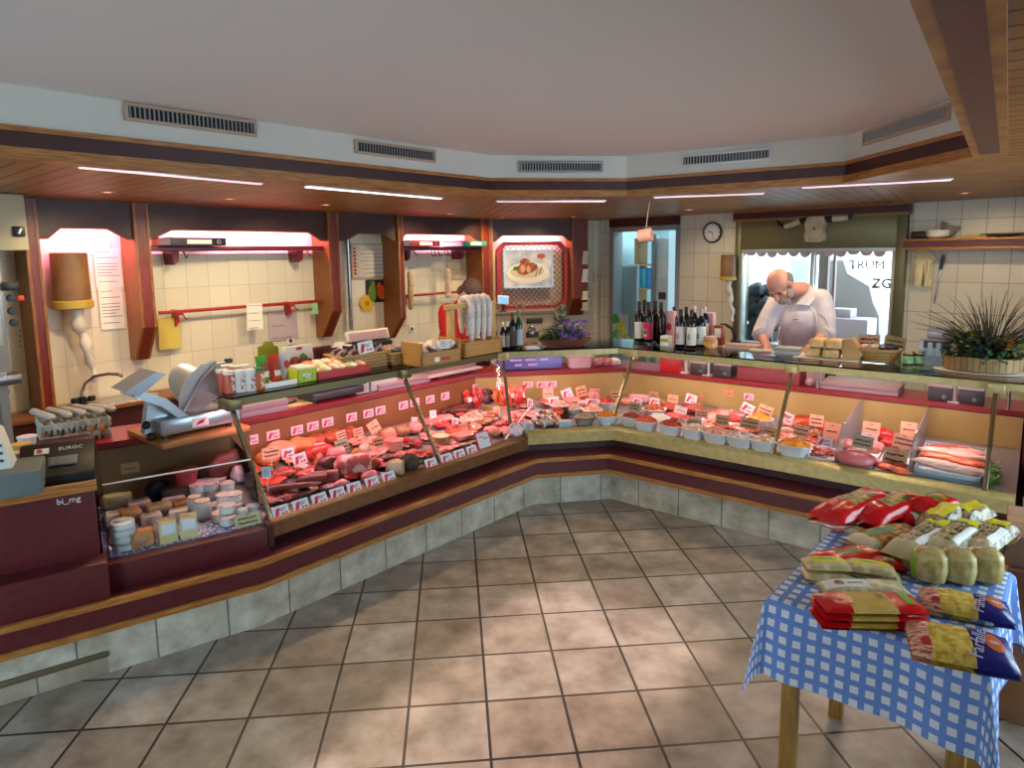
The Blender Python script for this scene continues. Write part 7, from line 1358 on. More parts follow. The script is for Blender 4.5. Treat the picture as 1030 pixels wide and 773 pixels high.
for k, (u, v) in enumerate([(884, 467), (891, 470), (898, 472), (905, 474), (902, 467)]): lump(3, u, v, (.06, .035, .016), M_SALM if k % 2 else M_PAPR, 'orange cutlet on the white tray, %s from the left' % ORD[k], 'meat', 'cutlet', .25, 80+k, -.3, .01)
for k, (u, v, d, c, lab) in enumerate([(889, 438, (.07, .06, .045), M_RAW, 'red meat piece at the rear between the clear dividers'), (896, 447, (.06, .05, .04), M_RAW, 'red meat piece behind the large tan card'), (880, 450, (.055, .05, .035), M_PINK, 'pink meat piece right of the pink loaf'), (905, 450, (.05, .05, .04), M_FAT, 'streaky meat piece by the second clear divider'), (853, 447, (.05, .06, .03), M_PINK, 'pink meat piece behind the pink loaf')]): lump(3, u, v, d, c, lab, seed=90+k)
# ---- fish
a = deck(3, 917, 479); b = deck(3, 993, 492); fs, fe = a[0]+.01, b[0]-.03; zf = ZB[3]+.078
t = thing('fish_tray', 'deep pale blue tray of fish at the right end of the right case', 'tray', KR.w(fs, .15, zf), 0); t.rotation_euler = (math.atan(DK), 0, KR.rz); w = fe-fs
m = MB(); m.lo(0, w, 0, .008, 0, .055, .002); m.lo(0, w, .44, .448, 0, .06); m.lo(0, .008, 0, .448, 0, .055); m.lo(w-.008, w, 0, .448, 0, .055); m.lo(0, w, 0, .448, 0, .03); part('tray', m, mat('tray_ice_blue', 'a8b8c4', .3), t)
m = MB(); m.lo(.01, w-.01, .01, .44, .028, .045, .004); part('ice', m, mat('crushed_ice', 'd0ccd0', .5, bump=1., scale=60), t)
for k, (x, y, L, wd, c, rz_, lab) in enumerate([(.55, .36, .26, .045, M_FAT, -.05, 'rough pinkish fillet at the rear of the fish tray'), (.30, .29, .22, .04, M_FISH, .03, 'whitish fillet behind the salmon, left part'), (.68, .27, .22, .045, M_FISH, -.06, 'pinkish white fillet behind the salmon, right part'), (.38, .20, .24, .035, M_SALM, -.02, 'orange salmon fillet at the left of the fish tray'), (.74, .17, .20, .035, M_SALM, -.06, 'orange salmon fillet at the right of the fish tray'), (.28, .10, .20, .035, M_FISH, .05, 'white fillet at the front left of the fish tray'), (.56, .07, .19, .036, M_FISH, -.04, 'white fillet at the front middle of the fish tray'), (.84, .06, .16, .035, M_FISH, -.1, 'white fillet at the front right of the fish tray')]):
    m = MB(); m.ell((0, 0, .0), (L/2, wd, .022), 22, 10, .3, 100+k, fr=1.3, flatb=.012); solo('fish_fillet', m, c, lab, 'fish', KR.w(fs+w*x, .15+y, zf+.058+DK*y), 0, rot=(math.atan(DK), 0, KR.rz+rz_), smooth=60)
m = MB(); rnd = random.Random(6)
for k in range(120): a_ = rnd.uniform(0, 2*PI); leaf(m, (rnd.uniform(-.02, .02), rnd.uniform(-.02, .30), rnd.uniform(0, .07)), (math.cos(a_), math.sin(a_), rnd.uniform(.1, 1)), .03, .010, rnd)
solo('green_garnish', m, GREEN, 'green leaf garnish behind the right end post of the case', 'garnish', KR.w(fe+.045, .16, zf+.004), KR.rz, smooth=0)
# ---- cheese case
ZC = .4525
def cz(u, v, h): p = K0.pz(u, v, ZC+h/2); return K0.w(p[0], min(max(p[1], .12), .78), ZC+.001)
CHR = mat('cheese_rind', 'ead8d2', .4, col2='d8b4a4', scale=8); CHY = mat('cheese_yellow', 'd6c28c', .4); CHO = mat('cheese_orange', 'd08a48', .35, col2='d89a5c', scale=12); CHW = mat('cheese_white', 'd8e0e0', .4); CHL = mat('cheese_label', 'ccd4e0', .6)
for k, (u, v, w, d, h, mt, lab) in enumerate([(124, 538, .10, .09, .13, CHW, 'stack of white round cheeses in film at the front left corner of the cheese case'), (142, 541, .10, .08, .07, CHO, 'orange cheese wedge in film at the front of the cheese case'), (168, 534, .075, .06, .10, CHY, 'yellow cheese block with pale label, left one at the front'), (190, 529, .075, .06, .10, CHY, 'yellow cheese block with pale label, right one at the front'), (117, 521, .10, .09, .06, CHR, 'pale cheese in film behind the white stack'), (131, 519, .09, .08, .07, CHO, 'orange cheese in film behind the orange wedge'), (117, 504, .14, .06, .07, mat('cheese_tan', 'b09a6c', .5), 'tan cheese block at the rear left of the cheese case'), (140, 508, .10, .08, .05, CHR, 'pale cheese in film, middle left of the cheese case'), (160, 512, .11, .09, .05, CHY, 'cream cheese in film in the middle of the cheese case'), (175, 503, .11, .09, .05, CHR, 'pinkish cheese in film at the rear middle'), (186, 508, .10, .08, .05, CHO, 'pale orange cheese in film left of the tubs'), (164, 497, .12, .09, .05, CHR, 'film wrapped cheese at the rear of the cheese case'), (180, 517, .09, .07, .05, CHR, 'film wrapped cheese left of the pots'), (152, 522, .09, .07, .05, CHR, 'film wrapped cheese behind the left yellow block')]):
    t = thing('cheese', lab, 'cheese', cz(u, v, h), K0.rz+.12*((k % 3)-1), None); m = MB()
    if k == 0:
        for q in range(4): m.lathe([(.04, .033*q), (.048, .033*q+.004), (.048, .033*q+.026), (.04, .033*q+.031), (0, .033*q+.031)], 20)
    elif k in (2, 3): m.slab([(-w/2, 0), (w/2, 0), (w/2*.9, h), (-w/2*.9, h)], -d/2, d/2)
    else: m.lo(-w/2, w/2, -d/2, d/2, 0, h, .012)
    part('cheese', m, mt, t)
    if k in (2, 3): m = MB(); m.lo(-w*.38, w*.38, -d/2-.003, -d/2-.001, h*.42, h*.92); part('label', m, CHL, t); m = MB(); m.lo(-w/2-.012, -w/2-.004, -d*.5, d*.5, 0, h*1.08); part('film', m, FOIL, t)
    else: m = MB(); m.ell((0, 0, h*.5), (w*.62, d*.62, h*.60), 14, 8, .12, k, flatb=h*.49); part('film', m, FOIL, t)
p0 = cz(158, 498, .07); m = MB(); m.lo(-.04, .04, -.05, .05, 0, .07, .01); m.slab([(-.05, .07), (.04, .07), (.06, .10), (-.02, .11)], -.03, .03); t = solo('dark_packet', m, mat('blackish_blue', '14182c', .3), 'blackish blue packet at the rear of the cheese case', 'packet', p0, K0.rz+.4)
TUBW = mat('tub_white', 'd2dade', .35); RIMB = mat('tub_rim_brown', 'b08470', .5)
tub0 = None
spots = [(199, 496, 0), (206, 492, 0), (215, 494, 0), (222, 490, 0), (199, 496, 1), (206, 491, 1), (213, 494, 1), (221, 489, 1), (229, 494, 0), (229, 494, 1), (235, 499, 0), (219, 507, 0), (227, 510, 0), (226, 506, 1), (236, 507, 0), (236, 505, 1), (221, 516, 0), (229, 520, 0), (229, 517, 1)]
words = ['rear', 'front', 'left', 'right']
for k, (u, v, l) in enumerate(spots):
    q = cz(u, v+(4 if l else 4), .04)+V((0, 0, .045*l))
    if tub0 is None:
        tub0 = thing('cheese_tub', '', 'tub', q, 0, 'white cheese tubs'); m = MB(); m.lathe([(.030, 0), (.036, .003), (.038, .036), (.036, .04), (0, .04)], 20); part('tub', m, TUBW, tub0); m = MB(); m.lathe([(.0385, .032), (.0395, .034), (.0395, .041), (.036, .043), (0, .0425)], 20); part('lid', m, mat('tub_lid', 'd8c8c4', .4, col2='b8867c', scale=30, thr=(.55, .62)), tub0); o = tub0
    else: o = dup(tub0, q, rz=.4*k)
    o['label'] = 'white cheese tub, %s of the tub pile, %s in order from rear left' % ('upper layer' if l else 'bottom layer', ORD[sum(1 for a in spots[:k] if a[2] == l)])
for k, (u, v, lab) in enumerate([(204, 513, 'ceramic white pot before the tub pile'), (196, 509, 'smaller white pot left of the ceramic pot')]):
    t = thing('cheese_pot', lab, 'pot', cz(u, v, .09), K0.rz); r = .042-.006*k; m = MB(); m.lathe([(r*.8, 0), (r, .02), (r, .065), (r*.8, .085), (0, .085)], 20); part('pot', m, mat('pot_white', 'c4ccd0', .3), t); m = MB(); m.lathe([(r*.82, .084), (r*.84, .094), (0, .097)], 18); part('lid', m, mat('pot_lid', 'c8b0a4', .5), t)
for k, (u, v) in enumerate([(244, 517), (253, 513)]): m = MB(); m.lathe([(.022, 0), (.027, .004), (.027, .04), (.025, .046), (0, .046)], 16); solo('small_tub', m, TUBW, 'tiny white tub before the first post, %s one' % ['left', 'right'][k], 'tub', cz(u, v, .045), 0)
q = cz(250, 524, .06); card(.115, .06, 'cream handwritten card at the front right of the cheese case', q, K0.rz, 'c8b890', 1, -.3, 0, None)
lump(1, 230, 467, (.12, .06, .085), M_SPECK, 'raw ham with pale rind at the left end of the left case, behind the tubs', seed=120, nz=.1); lump(1, 243, 477, (.06, .05, .05), mat('film_pinkish', 'd8a0b0', .15, col2='ecdce4', scale=14), 'shiny film wrapped meat at the left end beside the first post', 'packet', 'meat_packet', seed=121)
m = MB(); m.lathe([(.05, 0), (.06, .07), (.066, .075), (.06, .08), (0, .075)], 20, None, 5); q = K0.px(188, 480, .62); solo('red_tub', m, mat('tub_red', 'a83c44', .4), 'reddish square tub at the rear of the cheese case', 'tub', K0.w(q[0], .70, ZC+.08), K0.rz); m = MB(); m.lo(-.12, .12, -.08, .08, 0, .078, .004); solo('tub_riser', m, mat('riser', '4a3a34', .6), 'dark riser box under the reddish tub', 'box', K0.w(q[0], .70, ZC+.001), K0.rz)
# ================================================================== TABLE WITH PASTA
TZ = .70
ta, tb, tcn = at_z(773.6, 601, TZ), at_z(991, 673, TZ), at_z(825, 529, TZ)
TF = Frame(ta.xy, tb.xy); TW = TF.len; TD = (tcn-ta).dot(TF.n)
t = thing('display_table', 'small wooden table under the blue checked cloth', 'table', TF.w(0, 0), TF.rz); PINEL = mat('table_wood', 'a9803c', .5, col2='946c2c', scale=8, stretch=(10, 10, 1))
m = MB(); m.lo(.02, TW-.01, .02, TD, TZ-.03, TZ-.006, .004); part('top', m, PINEL, t)
for x, y in [(.055, .06), (TW-.05, .06), (.055, TD-.05), (TW-.05, TD-.05)]: m = MB(); m.lo(x-.022, x+.022, y-.022, y+.022, 0, TZ-.03, .003); part('leg', m, PINEL, t)
m = MB(); m.lo(.05, TW-.05, .05, .07, TZ-.11, TZ-.03); m.lo(.05, TW-.05, TD-.06, TD-.04, TZ-.11, TZ-.03); m.lo(.045, .065, .05, TD-.05, TZ-.11, TZ-.03); m.lo(TW-.06, TW-.04, .05, TD-.05, TZ-.11, TZ-.03); part('apron', m, PINEL, t)
ck = bpy.data.materials.new('blue_checked_cloth'); ck.use_nodes = True; nt = ck.node_tree; bs = nt.nodes['Principled BSDF']; bs.inputs['Roughness'].default_value = .8
tc_ = nt.nodes.new('ShaderNodeUVMap'); br = nt.nodes.new('ShaderNodeTexBrick'); nt.links.new(tc_.outputs[0], br.inputs['Vector']); br.offset = 0; br.inputs['Scale'].default_value = 1; br.inputs['Brick Width'].default_value = .0385; br.inputs['Row Height'].default_value = .0385; br.inputs['Mortar Size'].default_value = .0085; br.inputs['Mortar Smooth'].default_value = .0
for nme, c in [('Color1', 'e4e8ee'), ('Color2', 'dfe4ec'), ('Mortar', '6c92d8')]: br.inputs[nme].default_value = (*hexc(c), 1)
nt.links.new(br.outputs['Color'], bs.inputs['Base Color'])
HG = .235
def cloth(i, j):
    p = -HG+(TW+2*HG)*i; q = -HG+(TD+2*HG)*j
    dx = -p if p < 0 else (p-TW if p > TW else 0); dy = -q if q < 0 else (q-TD if q > TD else 0); x = min(max(p, 0), TW); y = min(max(q, 0), TD); sx = -1 if p < 0 else 1; sy = -1 if q < 0 else 1
    z = TZ
    if dx > 0 and dy > 0:
        r_ = math.hypot(dx, dy); a = math.atan2(dy, dx); rr = r_*.99; f_ = .11*math.sin(2*a); out = .010+r_*(.085+f_*.7)
        wob = .25 if a < PI/4 else -.05
        x += sx*out*math.cos(a*.9+.05)*1.2; y += sy*out*math.sin(a*.9+.05)*1.2; z -= rr
    elif dx > 0:
        w_ = math.sin(y*17)*.010*min(1, dx/.1); x += sx*(.006+dx*.07+w_); z -= dx*.985
    elif dy > 0:
        w_ = (math.sin(x*14+.6)*.011+math.sin(x*31)*.004)*min(1, dy/.1); y += sy*(.006+dy*.07+w_); z -= dy*.985
    return (x, y, z+.002)
m = MB(); m.grid(cloth, 76, 84, lambda i, j: (10*.0385+-HG+(TW+2*HG)*i+.005, 10*.0385-HG+(TD+2*HG)*j+.012))
o = solo('tablecloth', m, ck, 'blue and white checked tablecloth hanging over the pasta table', 'tablecloth', TF.w(0, 0), TF.rz, smooth=80)
# ---- pasta bags
PAST = mat('pasta_yellow', 'ecd062', .16, col2='cca63c', scale=55, bump=.9, thr=(.42, .6)); PASTR = mat('pasta_red_film', 'd0121a', .14, bump=.35, scale=25); PASTB = mat('pasta_blue_film', '20287c', .22, bump=.25, scale=20); PSTR = mat('pasta_stripe_film', 'c8503c', .22, col2='e8c8b0', scale=50, thr=(.46, .54), stretch=(1, 5, 1)); PNEST = mat('pasta_nest', 'a8966a', .25, col2='2e2a1c', scale=28, bump=.8, thr=(.46, .58), stretch=(1, 3, 1)); PNUT = mat('pasta_tan', 'cc9c58', .25, col2='8a5c28', scale=40, bump=.8); PCRM = mat('pasta_cream', 'e4d6ac', .3, col2='b8a878', scale=30, bump=.5); YLAB = mat('yellow_label', 'd8c81c', .35); SPAG = mat('spaghetti', 'e8c458', .25, col2='c0922c', scale=30, stretch=(1, 60, 1), bump=.4); DARKP = mat('dark_pasta_picture', '54401c', .35, col2='a8842c', scale=30, thr=(.45, .6)); CLEARG = mat('green_straw', 'd6c488', .16, col2='b49e58', scale=30, bump=.7); GRL = mat('green_label', '7aa83a', .35)
def pillow(name, label, pos, rz, L, W, H, mats, zones, cat='pasta bag', group=None, seed=0, tilt=0., roll_=0., wr=.10, box=3.):
    t = thing(name, label, cat, pos, rz, group); t.rotation_euler = (roll_, tilt, rz); nu, nv = 30, 14
    def zf(u, v, sgn):
        e_ = min(1, (1-abs(2*u-1)**5))*(1-abs(2*v-1)**box)**.5; e_ = max(e_, 0); k = 1+wr*2.2*mnoise.noise(V((u*5, v*4, seed*2.3+sgn)))
        return H*.5+sgn*H*.5*e_*k
    vs = []; fs = []; fm = []
    for sgn in (1, -1):
        b = len(vs)
        for i in range(nu+1):
            for j in range(nv+1):
                u, v = i/nu, j/nv; pin = 1-.07*(abs(2*u-1)**4); vs.append(((u-.5)*L, (v-.5)*W*pin, max(0, zf(u, v, sgn)) if sgn > 0 else max(0, zf(u, v, sgn)*.4)))
        for i in range(nu):
            for j in range(nv):
                a = b+i*(nv+1)+j; fs.append((a, a+nv+1, a+nv+2, a+1)); uu = (i+.5)/nu; mi_ = 0
                for u0, u1, k in zones:
                    if u0 <= uu < u1: mi_ = k
                fm.append(mi_)
    m = MB(); m.v = vs; m.f = fs; m.m = fm; part('bag', m, mats, t, 60); return t, (lambda x, y: zf(x/L+.5, y/W+.5, 1))
def patch(t, name, hf, x0, x1, y0, y1, mt, dz=.0012, ell=False, n=8):
    m = MB(); m.grid(lambda i, j: (lambda x, y: (x, y, hf(x, y)+dz))(*((x0+(x1-x0)*i, y0+(y1-y0)*j) if not ell else ((x0+x1)/2+(x1-x0)/2*i*math.cos(2*PI*j), (y0+y1)/2+(y1-y0)/2*i*math.sin(2*PI*j)))), n, n*2 if ell else n); part(name, m, mt, t, 60)
def ptext(t, s_, size, x, y, a, hf, mt, dz=.002, name='lettering', bold=0.):
    m = MB(); m.text(s_, size, Matrix.Translation((x, y, 0)) @ Matrix.Rotation(a, 4, 'Z'), .0003, bold=bold); m.v = [(p[0], p[1], hf(p[0], p[1])+dz+p[2]) for p in m.v]; part(name, m, mt, t, 0)
def tp(u, v, z=TZ+.004): p = TF.pz(u, v, z); return TF.w(p[0], p[1], z)
TR_ = TF.rz
ang = lambda u0, v0, u1, v1, z=TZ+.03: math.atan2(*(lambda d: (d.y, d.x))(at_z(u1, v1, z)-at_z(u0, v0, z)))
def dist(u0, v0, u1, v1, z=TZ+.03): return (at_z(u1, v1, z)-at_z(u0, v0, z)).length
def mid(u0, v0, u1, v1, z): return at_z((u0+u1)/2, (v0+v1)/2, z+.025)*1.0-V((0, 0, .025))
Z0 = TZ+.004
# big farfalle bag in front, and the smaller one behind it
ORL = mat('orange_logo', 'd86a28', .35); LILAC = mat('script_lilac', 'c8c4e4', .4)
for (u0, v0, u1, v1), W, H, lab, z in [((912, 640, 1018, 660), .155, .05, 'large clear bag of yellow bow tie pasta with blue end at the table front', Z0), ((925, 600, 1016, 616), .12, .045, 'smaller bag of yellow pasta with blue end behind the large front one', Z0)]:
    a = ang(u0, v0, u1, v1); L = dist(u0, v0, u1, v1); t, hf = pillow('pasta_bag', lab, mid(u0, v0, u1, v1, z), a, L, W, H, [PAST, PSTR, PASTB], [(0, .20, 1), (.60, 1, 2)], seed=u0, group='bow tie pasta bags', roll_=.10)
    patch(t, 'orange_logo', hf, L*.23, L*.42, -W*.18, W*.30, ORL, ell=True); patch(t, 'red_emblem', hf, -L*.40, -L*.30, -W*.30, -W*.08, REDINK, ell=True); ptext(t, 'Farfalle', W*.27, L*.165, -W*.02, PI/2-.25, hf, LILAC); patch(t, 'logo_mark', hf, L*.28, L*.37, W*.02, W*.10, LILAC, .002)
# stack of three red spaghetti packs
for k in range(3):
    u0, v0, u1, v1 = 820+1*k, 616, 925, 618; a = ang(u0, v0, u1, v1); L = dist(u0, v0, u1, v1)
    t, hf = pillow('spaghetti_pack', 'red ended spaghetti pack at the table front, %s of the stack' % ['lowest', 'middle', 'topmost'][k], mid(u0, v0, u1, v1, Z0+.0)+V((0, 0, .021*k)), a+.01*k, L, .11, .024, [SPAG, PASTR], [(0, .28, 1), (.70, 1, 1)], 'pasta pack', 'stack of spaghetti packs', 3*k+1, box=5., wr=.06)
    if k == 2: patch(t, 'yellow_label', hf, L*.34, L*.44, -.02, .045, GRL); patch(t, 'picture', hf, L*.10, L*.16, 0, .035, DARKP, ell=True); patch(t, 'red_curve', hf, -L*.26, -L*.18, -.03, .045, PASTR, ell=True)
# cream packs with yellow labels
for k, (u0, v0, u1, v1, z, W, lab, lb) in enumerate([(808, 574, 858, 578, Z0, .085, 'cream pasta pack with yellow label, left end of its pile', 1), (846, 570, 905, 580, Z0, .085, 'cream pasta pack with yellow label, right end of its pile', 1), (809, 565, 855, 567, Z0+.028, .08, 'cream pasta pack with yellow label, upper left of its pile', 1), (850, 566, 900, 573, Z0+.028, .08, 'cream pasta pack with yellow label, upper right of its pile', 1), (826, 589, 910, 590, Z0+.030, .075, 'long cream noodle pack with an oval picture, before the yellow labels', 2)]):
    a = ang(u0, v0, u1, v1, z); L = dist(u0, v0, u1, v1, z); t, hf = pillow('pasta_pack', lab, mid(u0, v0, u1, v1, z), a, L, W, .034, [PCRM], [], 'pasta pack', 'cream pasta packs', 20+k, box=4., wr=.07)
    if lb == 1: patch(t, 'yellow_label', hf, -L*.34, L*.36, -W*.22, W*.30, YLAB); patch(t, 'label_print', hf, -L*.2, L*.2, -W*.02, W*.12, GRL, .002)
    else: patch(t, 'pale_label', hf, -L*.46, L*.05, -W*.32, W*.30, PAPER); patch(t, 'oval_picture', hf, -L*.34, -L*.22, -W*.18, W*.18, DARKP, .002, True); ptext(t, 'NUDELN', W*.17, -L*.08, 0, 0, hf, INK) if False else patch(t, 'label_lines', hf, -L*.18, L*.0, -W*.03, W*.05, INK, .002)
# red packs at the rear
for k, (u0, v0, u1, v1, z, W, H, lab) in enumerate([(832, 525, 888, 502, Z0+.005, .14, .08, 'red pasta bag with dark picture at the rear left corner of the table'), (868, 526, 922, 506, Z0, .14, .08, 'red pasta bag with dark picture, second at the table rear'), (922, 517, 954, 509, Z0+.01, .12, .08, 'red pasta bag at the table rear, partly hidden'), (826, 560, 884, 551, Z0, .10, .03, 'flat red pack behind the cream packs'), (880, 563, 908, 566, Z0, .08, .03, 'small red pack beside the flat red pack')]):
    a = ang(u0, v0, u1, v1, z); L = dist(u0, v0, u1, v1, z)*1.08; t, hf = pillow('pasta_bag', lab, mid(u0, v0, u1, v1, z), a, L, W, H, [PASTR], [], 'pasta bag', 'red pasta bags', 40+k)
    if k < 3: patch(t, 'picture', hf, -L*.16, L*.22, -W*.28, W*.28, DARKP, n=10); patch(t, 'green_tag', hf, L*.34, L*.44, W*.05, W*.30, GRL)
    else: patch(t, 'picture', hf, -L*.2, L*.15, -W*.2, W*.2, DARKP)
# tan bag and nest bags
u0, v0, u1, v1 = 864, 547, 922, 533; a = ang(u0, v0, u1, v1); L = dist(u0, v0, u1, v1)*1.05; t, hf = pillow('pasta_bag', 'clear bag of tan pasta with a green label behind the nest bags', mid(u0, v0, u1, v1, Z0), a, L, .12, .05, [PNUT, mat('label_cream', 'd2c8a8', .4)], [(.0, .16, 1)], seed=60); patch(t, 'green_band', hf, -L*.30, L*.12, -.012, .026, mat('green_band', '2f7a50', .4))
for k, (u0, v0, u1, v1, z, lab) in enumerate([(902, 563, 955, 530, Z0+.03, 'bag of grey brown noodle nests with yellow label, leftmost of the pile'), (940, 562, 984, 530, Z0+.035, 'bag of grey brown noodle nests with yellow label, middle of the pile'), (976, 560, 1012, 532, Z0+.03, 'bag of grey brown noodle nests with yellow label, right of the pile'), (934, 536, 962, 518, Z0+.03, 'bag of noodle nests with bright yellow top, rear of the pile'), (958, 530, 990, 518, Z0+.02, 'bag of noodle nests with bright yellow top, rear right of the pile')]):
    a = ang(u0, v0, u1, v1, z); L = dist(u0, v0, u1, v1, z); t, hf = pillow('noodle_bag', lab, mid(u0, v0, u1, v1, z-.03), a, L, .105, .075 if k < 3 else .085, [PNEST, mat('noodle_cream_film', 'c0b488', .25, bump=.3)], [(.0, .2, 1)] if k < 3 else [], 'pasta bag', 'noodle nest bags', 70+k, .0, 0, .14)
    patch(t, 'yellow_label', hf, (L*.20 if k < 3 else -L*.3), (L*.42 if k < 3 else L*.3), -.03, .03, YLAB); patch(t, 'pale_stripe', hf, -L*.30, L*.15, -.042, -.02, PAPER) if k < 3 else None
u, v = 917, 523; p = tp(u, v+6); t, hf = pillow('spice_bag', 'small bag with red, white and green bands at the table rear', p, TR_+.8, .10, .07, .05, [PASTR, WHITE, mat('green_band', '2f7a50', .4)], [(.4, .6, 1), (.6, 1, 2)], 'bag', None, 90)
# three round-ended bags of dumplings
for k, (u, v) in enumerate([(932, 587), (961, 588), (988, 587)]):
    p = tp(u, v); t = thing('dumpling_bag', 'short upright bag of straw coloured dumplings, %s of three' % ['left', 'middle', 'right'][k], 'pasta bag', p+TF.n*.03, TR_+.12, 'upright dumpling bags'); m = MB(); m.lathe([(.03, 0), (.046, .012), (.05, .05), (.046, .085), (.03, .10), (.0, .104)], 20, None, 3.2); part('bag', m, CLEARG, t); m = MB(); m.lathe([(.0475, .012), (.0515, .05), (.0475, .086)], 20, None, 3.2, cap=False)
    m2 = MB(); idx = [i for i, f in enumerate(m.f) if all(m.v[q][0] < -.018 for q in f)]; m2.v = m.v; m2.f = [m.f[i] for i in idx]; m2.m = [0]*len(idx); part('green_label', m2, GRL, t)
    m = MB(); m.box((0, 0, .108), (.05, .012, .02), bev=.004); part('crimp', m, FOIL, t)
# cardboard boxes stacked right of the table
CB = mat('cardboard', 'a07858', .8, col2='94694a', scale=5); CBP = mat('cardboard_pale', 'b08a70', .8)
q = TF.pz(1001, 537, .70); bx = TF.w(q[0]+.21, q[1]+.18)
for k, (h, dx, dy, w, d, rz_, lab) in enumerate([(.30, 0, 0, .40, .36, .05, 'lowest cardboard box of the stack right of the table'), (.15, .01, .02, .40, .36, .12, 'second cardboard box of the stack right of the table'), (.13, .02, .0, .38, .36, .02, 'third cardboard box of the stack right of the table'), (.12, .0, .03, .38, .35, .08, 'topmost cardboard box right of the table')]):
    z = [0, .301, .452, .583][k]; t = thing('cardboard_box', lab, 'box', bx+TF.t*dx+TF.n*dy+V((0, 0, z)), TR_+rz_, 'cardboard boxes beside the table'); m = MB(); m.lo(-w/2, w/2, -d/2, d/2, 0, h-.002, .004); part('carton', m, CB if k < 3 else CBP, t); m = MB(); m.lo(-w/2-.001, w/2+.001, -.03, .03, h-.0025, h-.001); part('tape', m, mat('tape', 'b89468', .3), t)
# ================================================================== PEOPLE
def fuse(mb, mat_, name, parent, voxel=.008, smooth_it=6, extra=None):
    me = mb.mesh('tmp', mat_, 0); o = bpy.data.objects.new('tmp', me); C.objects.link(o)
    r = o.modifiers.new('r', 'REMESH'); r.mode = 'VOXEL'; r.voxel_size = voxel
    s = o.modifiers.new('s', 'SMOOTH'); s.iterations = smooth_it; s.factor = .5
    dg = bpy.context.evaluated_depsgraph_get(); me2 = bpy.data.meshes.new_from_object(o.evaluated_get(dg)); bpy.data.objects.remove(o)
    me2.name = name; me2.materials.clear()
    for q in (mat_ if isinstance(mat_, (list, tuple)) else [mat_]): me2.materials.append(q)
    me2.polygons.foreach_set('material_index', [0]*len(me2.polygons)); me2.polygons.foreach_set('use_smooth', [True]*len(me2.polygons))
    return part(name, me2, None, parent)
def limb(mb, pts, rs, n=14):
    out = []; ro = []
    for k in range(len(pts)-1):
        a, b = V(pts[k]), V(pts[k+1])
        for q in range(5): out.append(a.lerp(b, q/5)); ro.append(rs[k]*(1-q/5)+rs[k+1]*q/5)
    out.append(V(pts[-1])); ro.append(rs[-1]); mb.tube(out, ro, n)
    for p, r in zip(pts, rs): mb.ell(p, (r, r, r), 12, 8)
def hand(mb, w, d, side, down=V((0, 0, -1))):
    """palm and five bent fingers from wrist w pointing along d"""
    d = V(d).normalized(); lat = d.cross(V((0, 0, 1))).normalized()*side; nrm = lat.cross(d).normalized()*side
    if nrm.z > 0: nrm = -nrm
    c = w+d*.045
    for k in range(4): mb.tube([w+lat*(.010*(k-1.5)), w+d*.05+lat*(.019*(k-1.5)), w+d*.085+lat*(.020*(k-1.5))], [.017, .016, .012], 8)
    for k, L in enumerate([.075, .085, .08, .062]):
        a = w+d*.082+lat*(.0205*(k-1.5)); p1 = a+d*L*.45+nrm*.006; p2 = p1+d*L*.33+nrm*.018; p3 = p2+d*L*.18+nrm*.022
        mb.tube([a, p1, p2, p3], [.0105, .0098, .0088, .0075], 8); mb.ell(p3, (.0075,)*3, 8, 6)
    a = w+d*.02-lat*.028; mb.tube([a, a-lat*.022+d*.028+nrm*.01, a-lat*.026+d*.058+nrm*.018], [.014, .011, .0085], 8); mb.ell(a-lat*.026+d*.058+nrm*.018, (.0085,)*3, 8, 6)
SKIN = mat('skin', 'cc9484', .5, col2='c08474', scale=14, bump=.06)
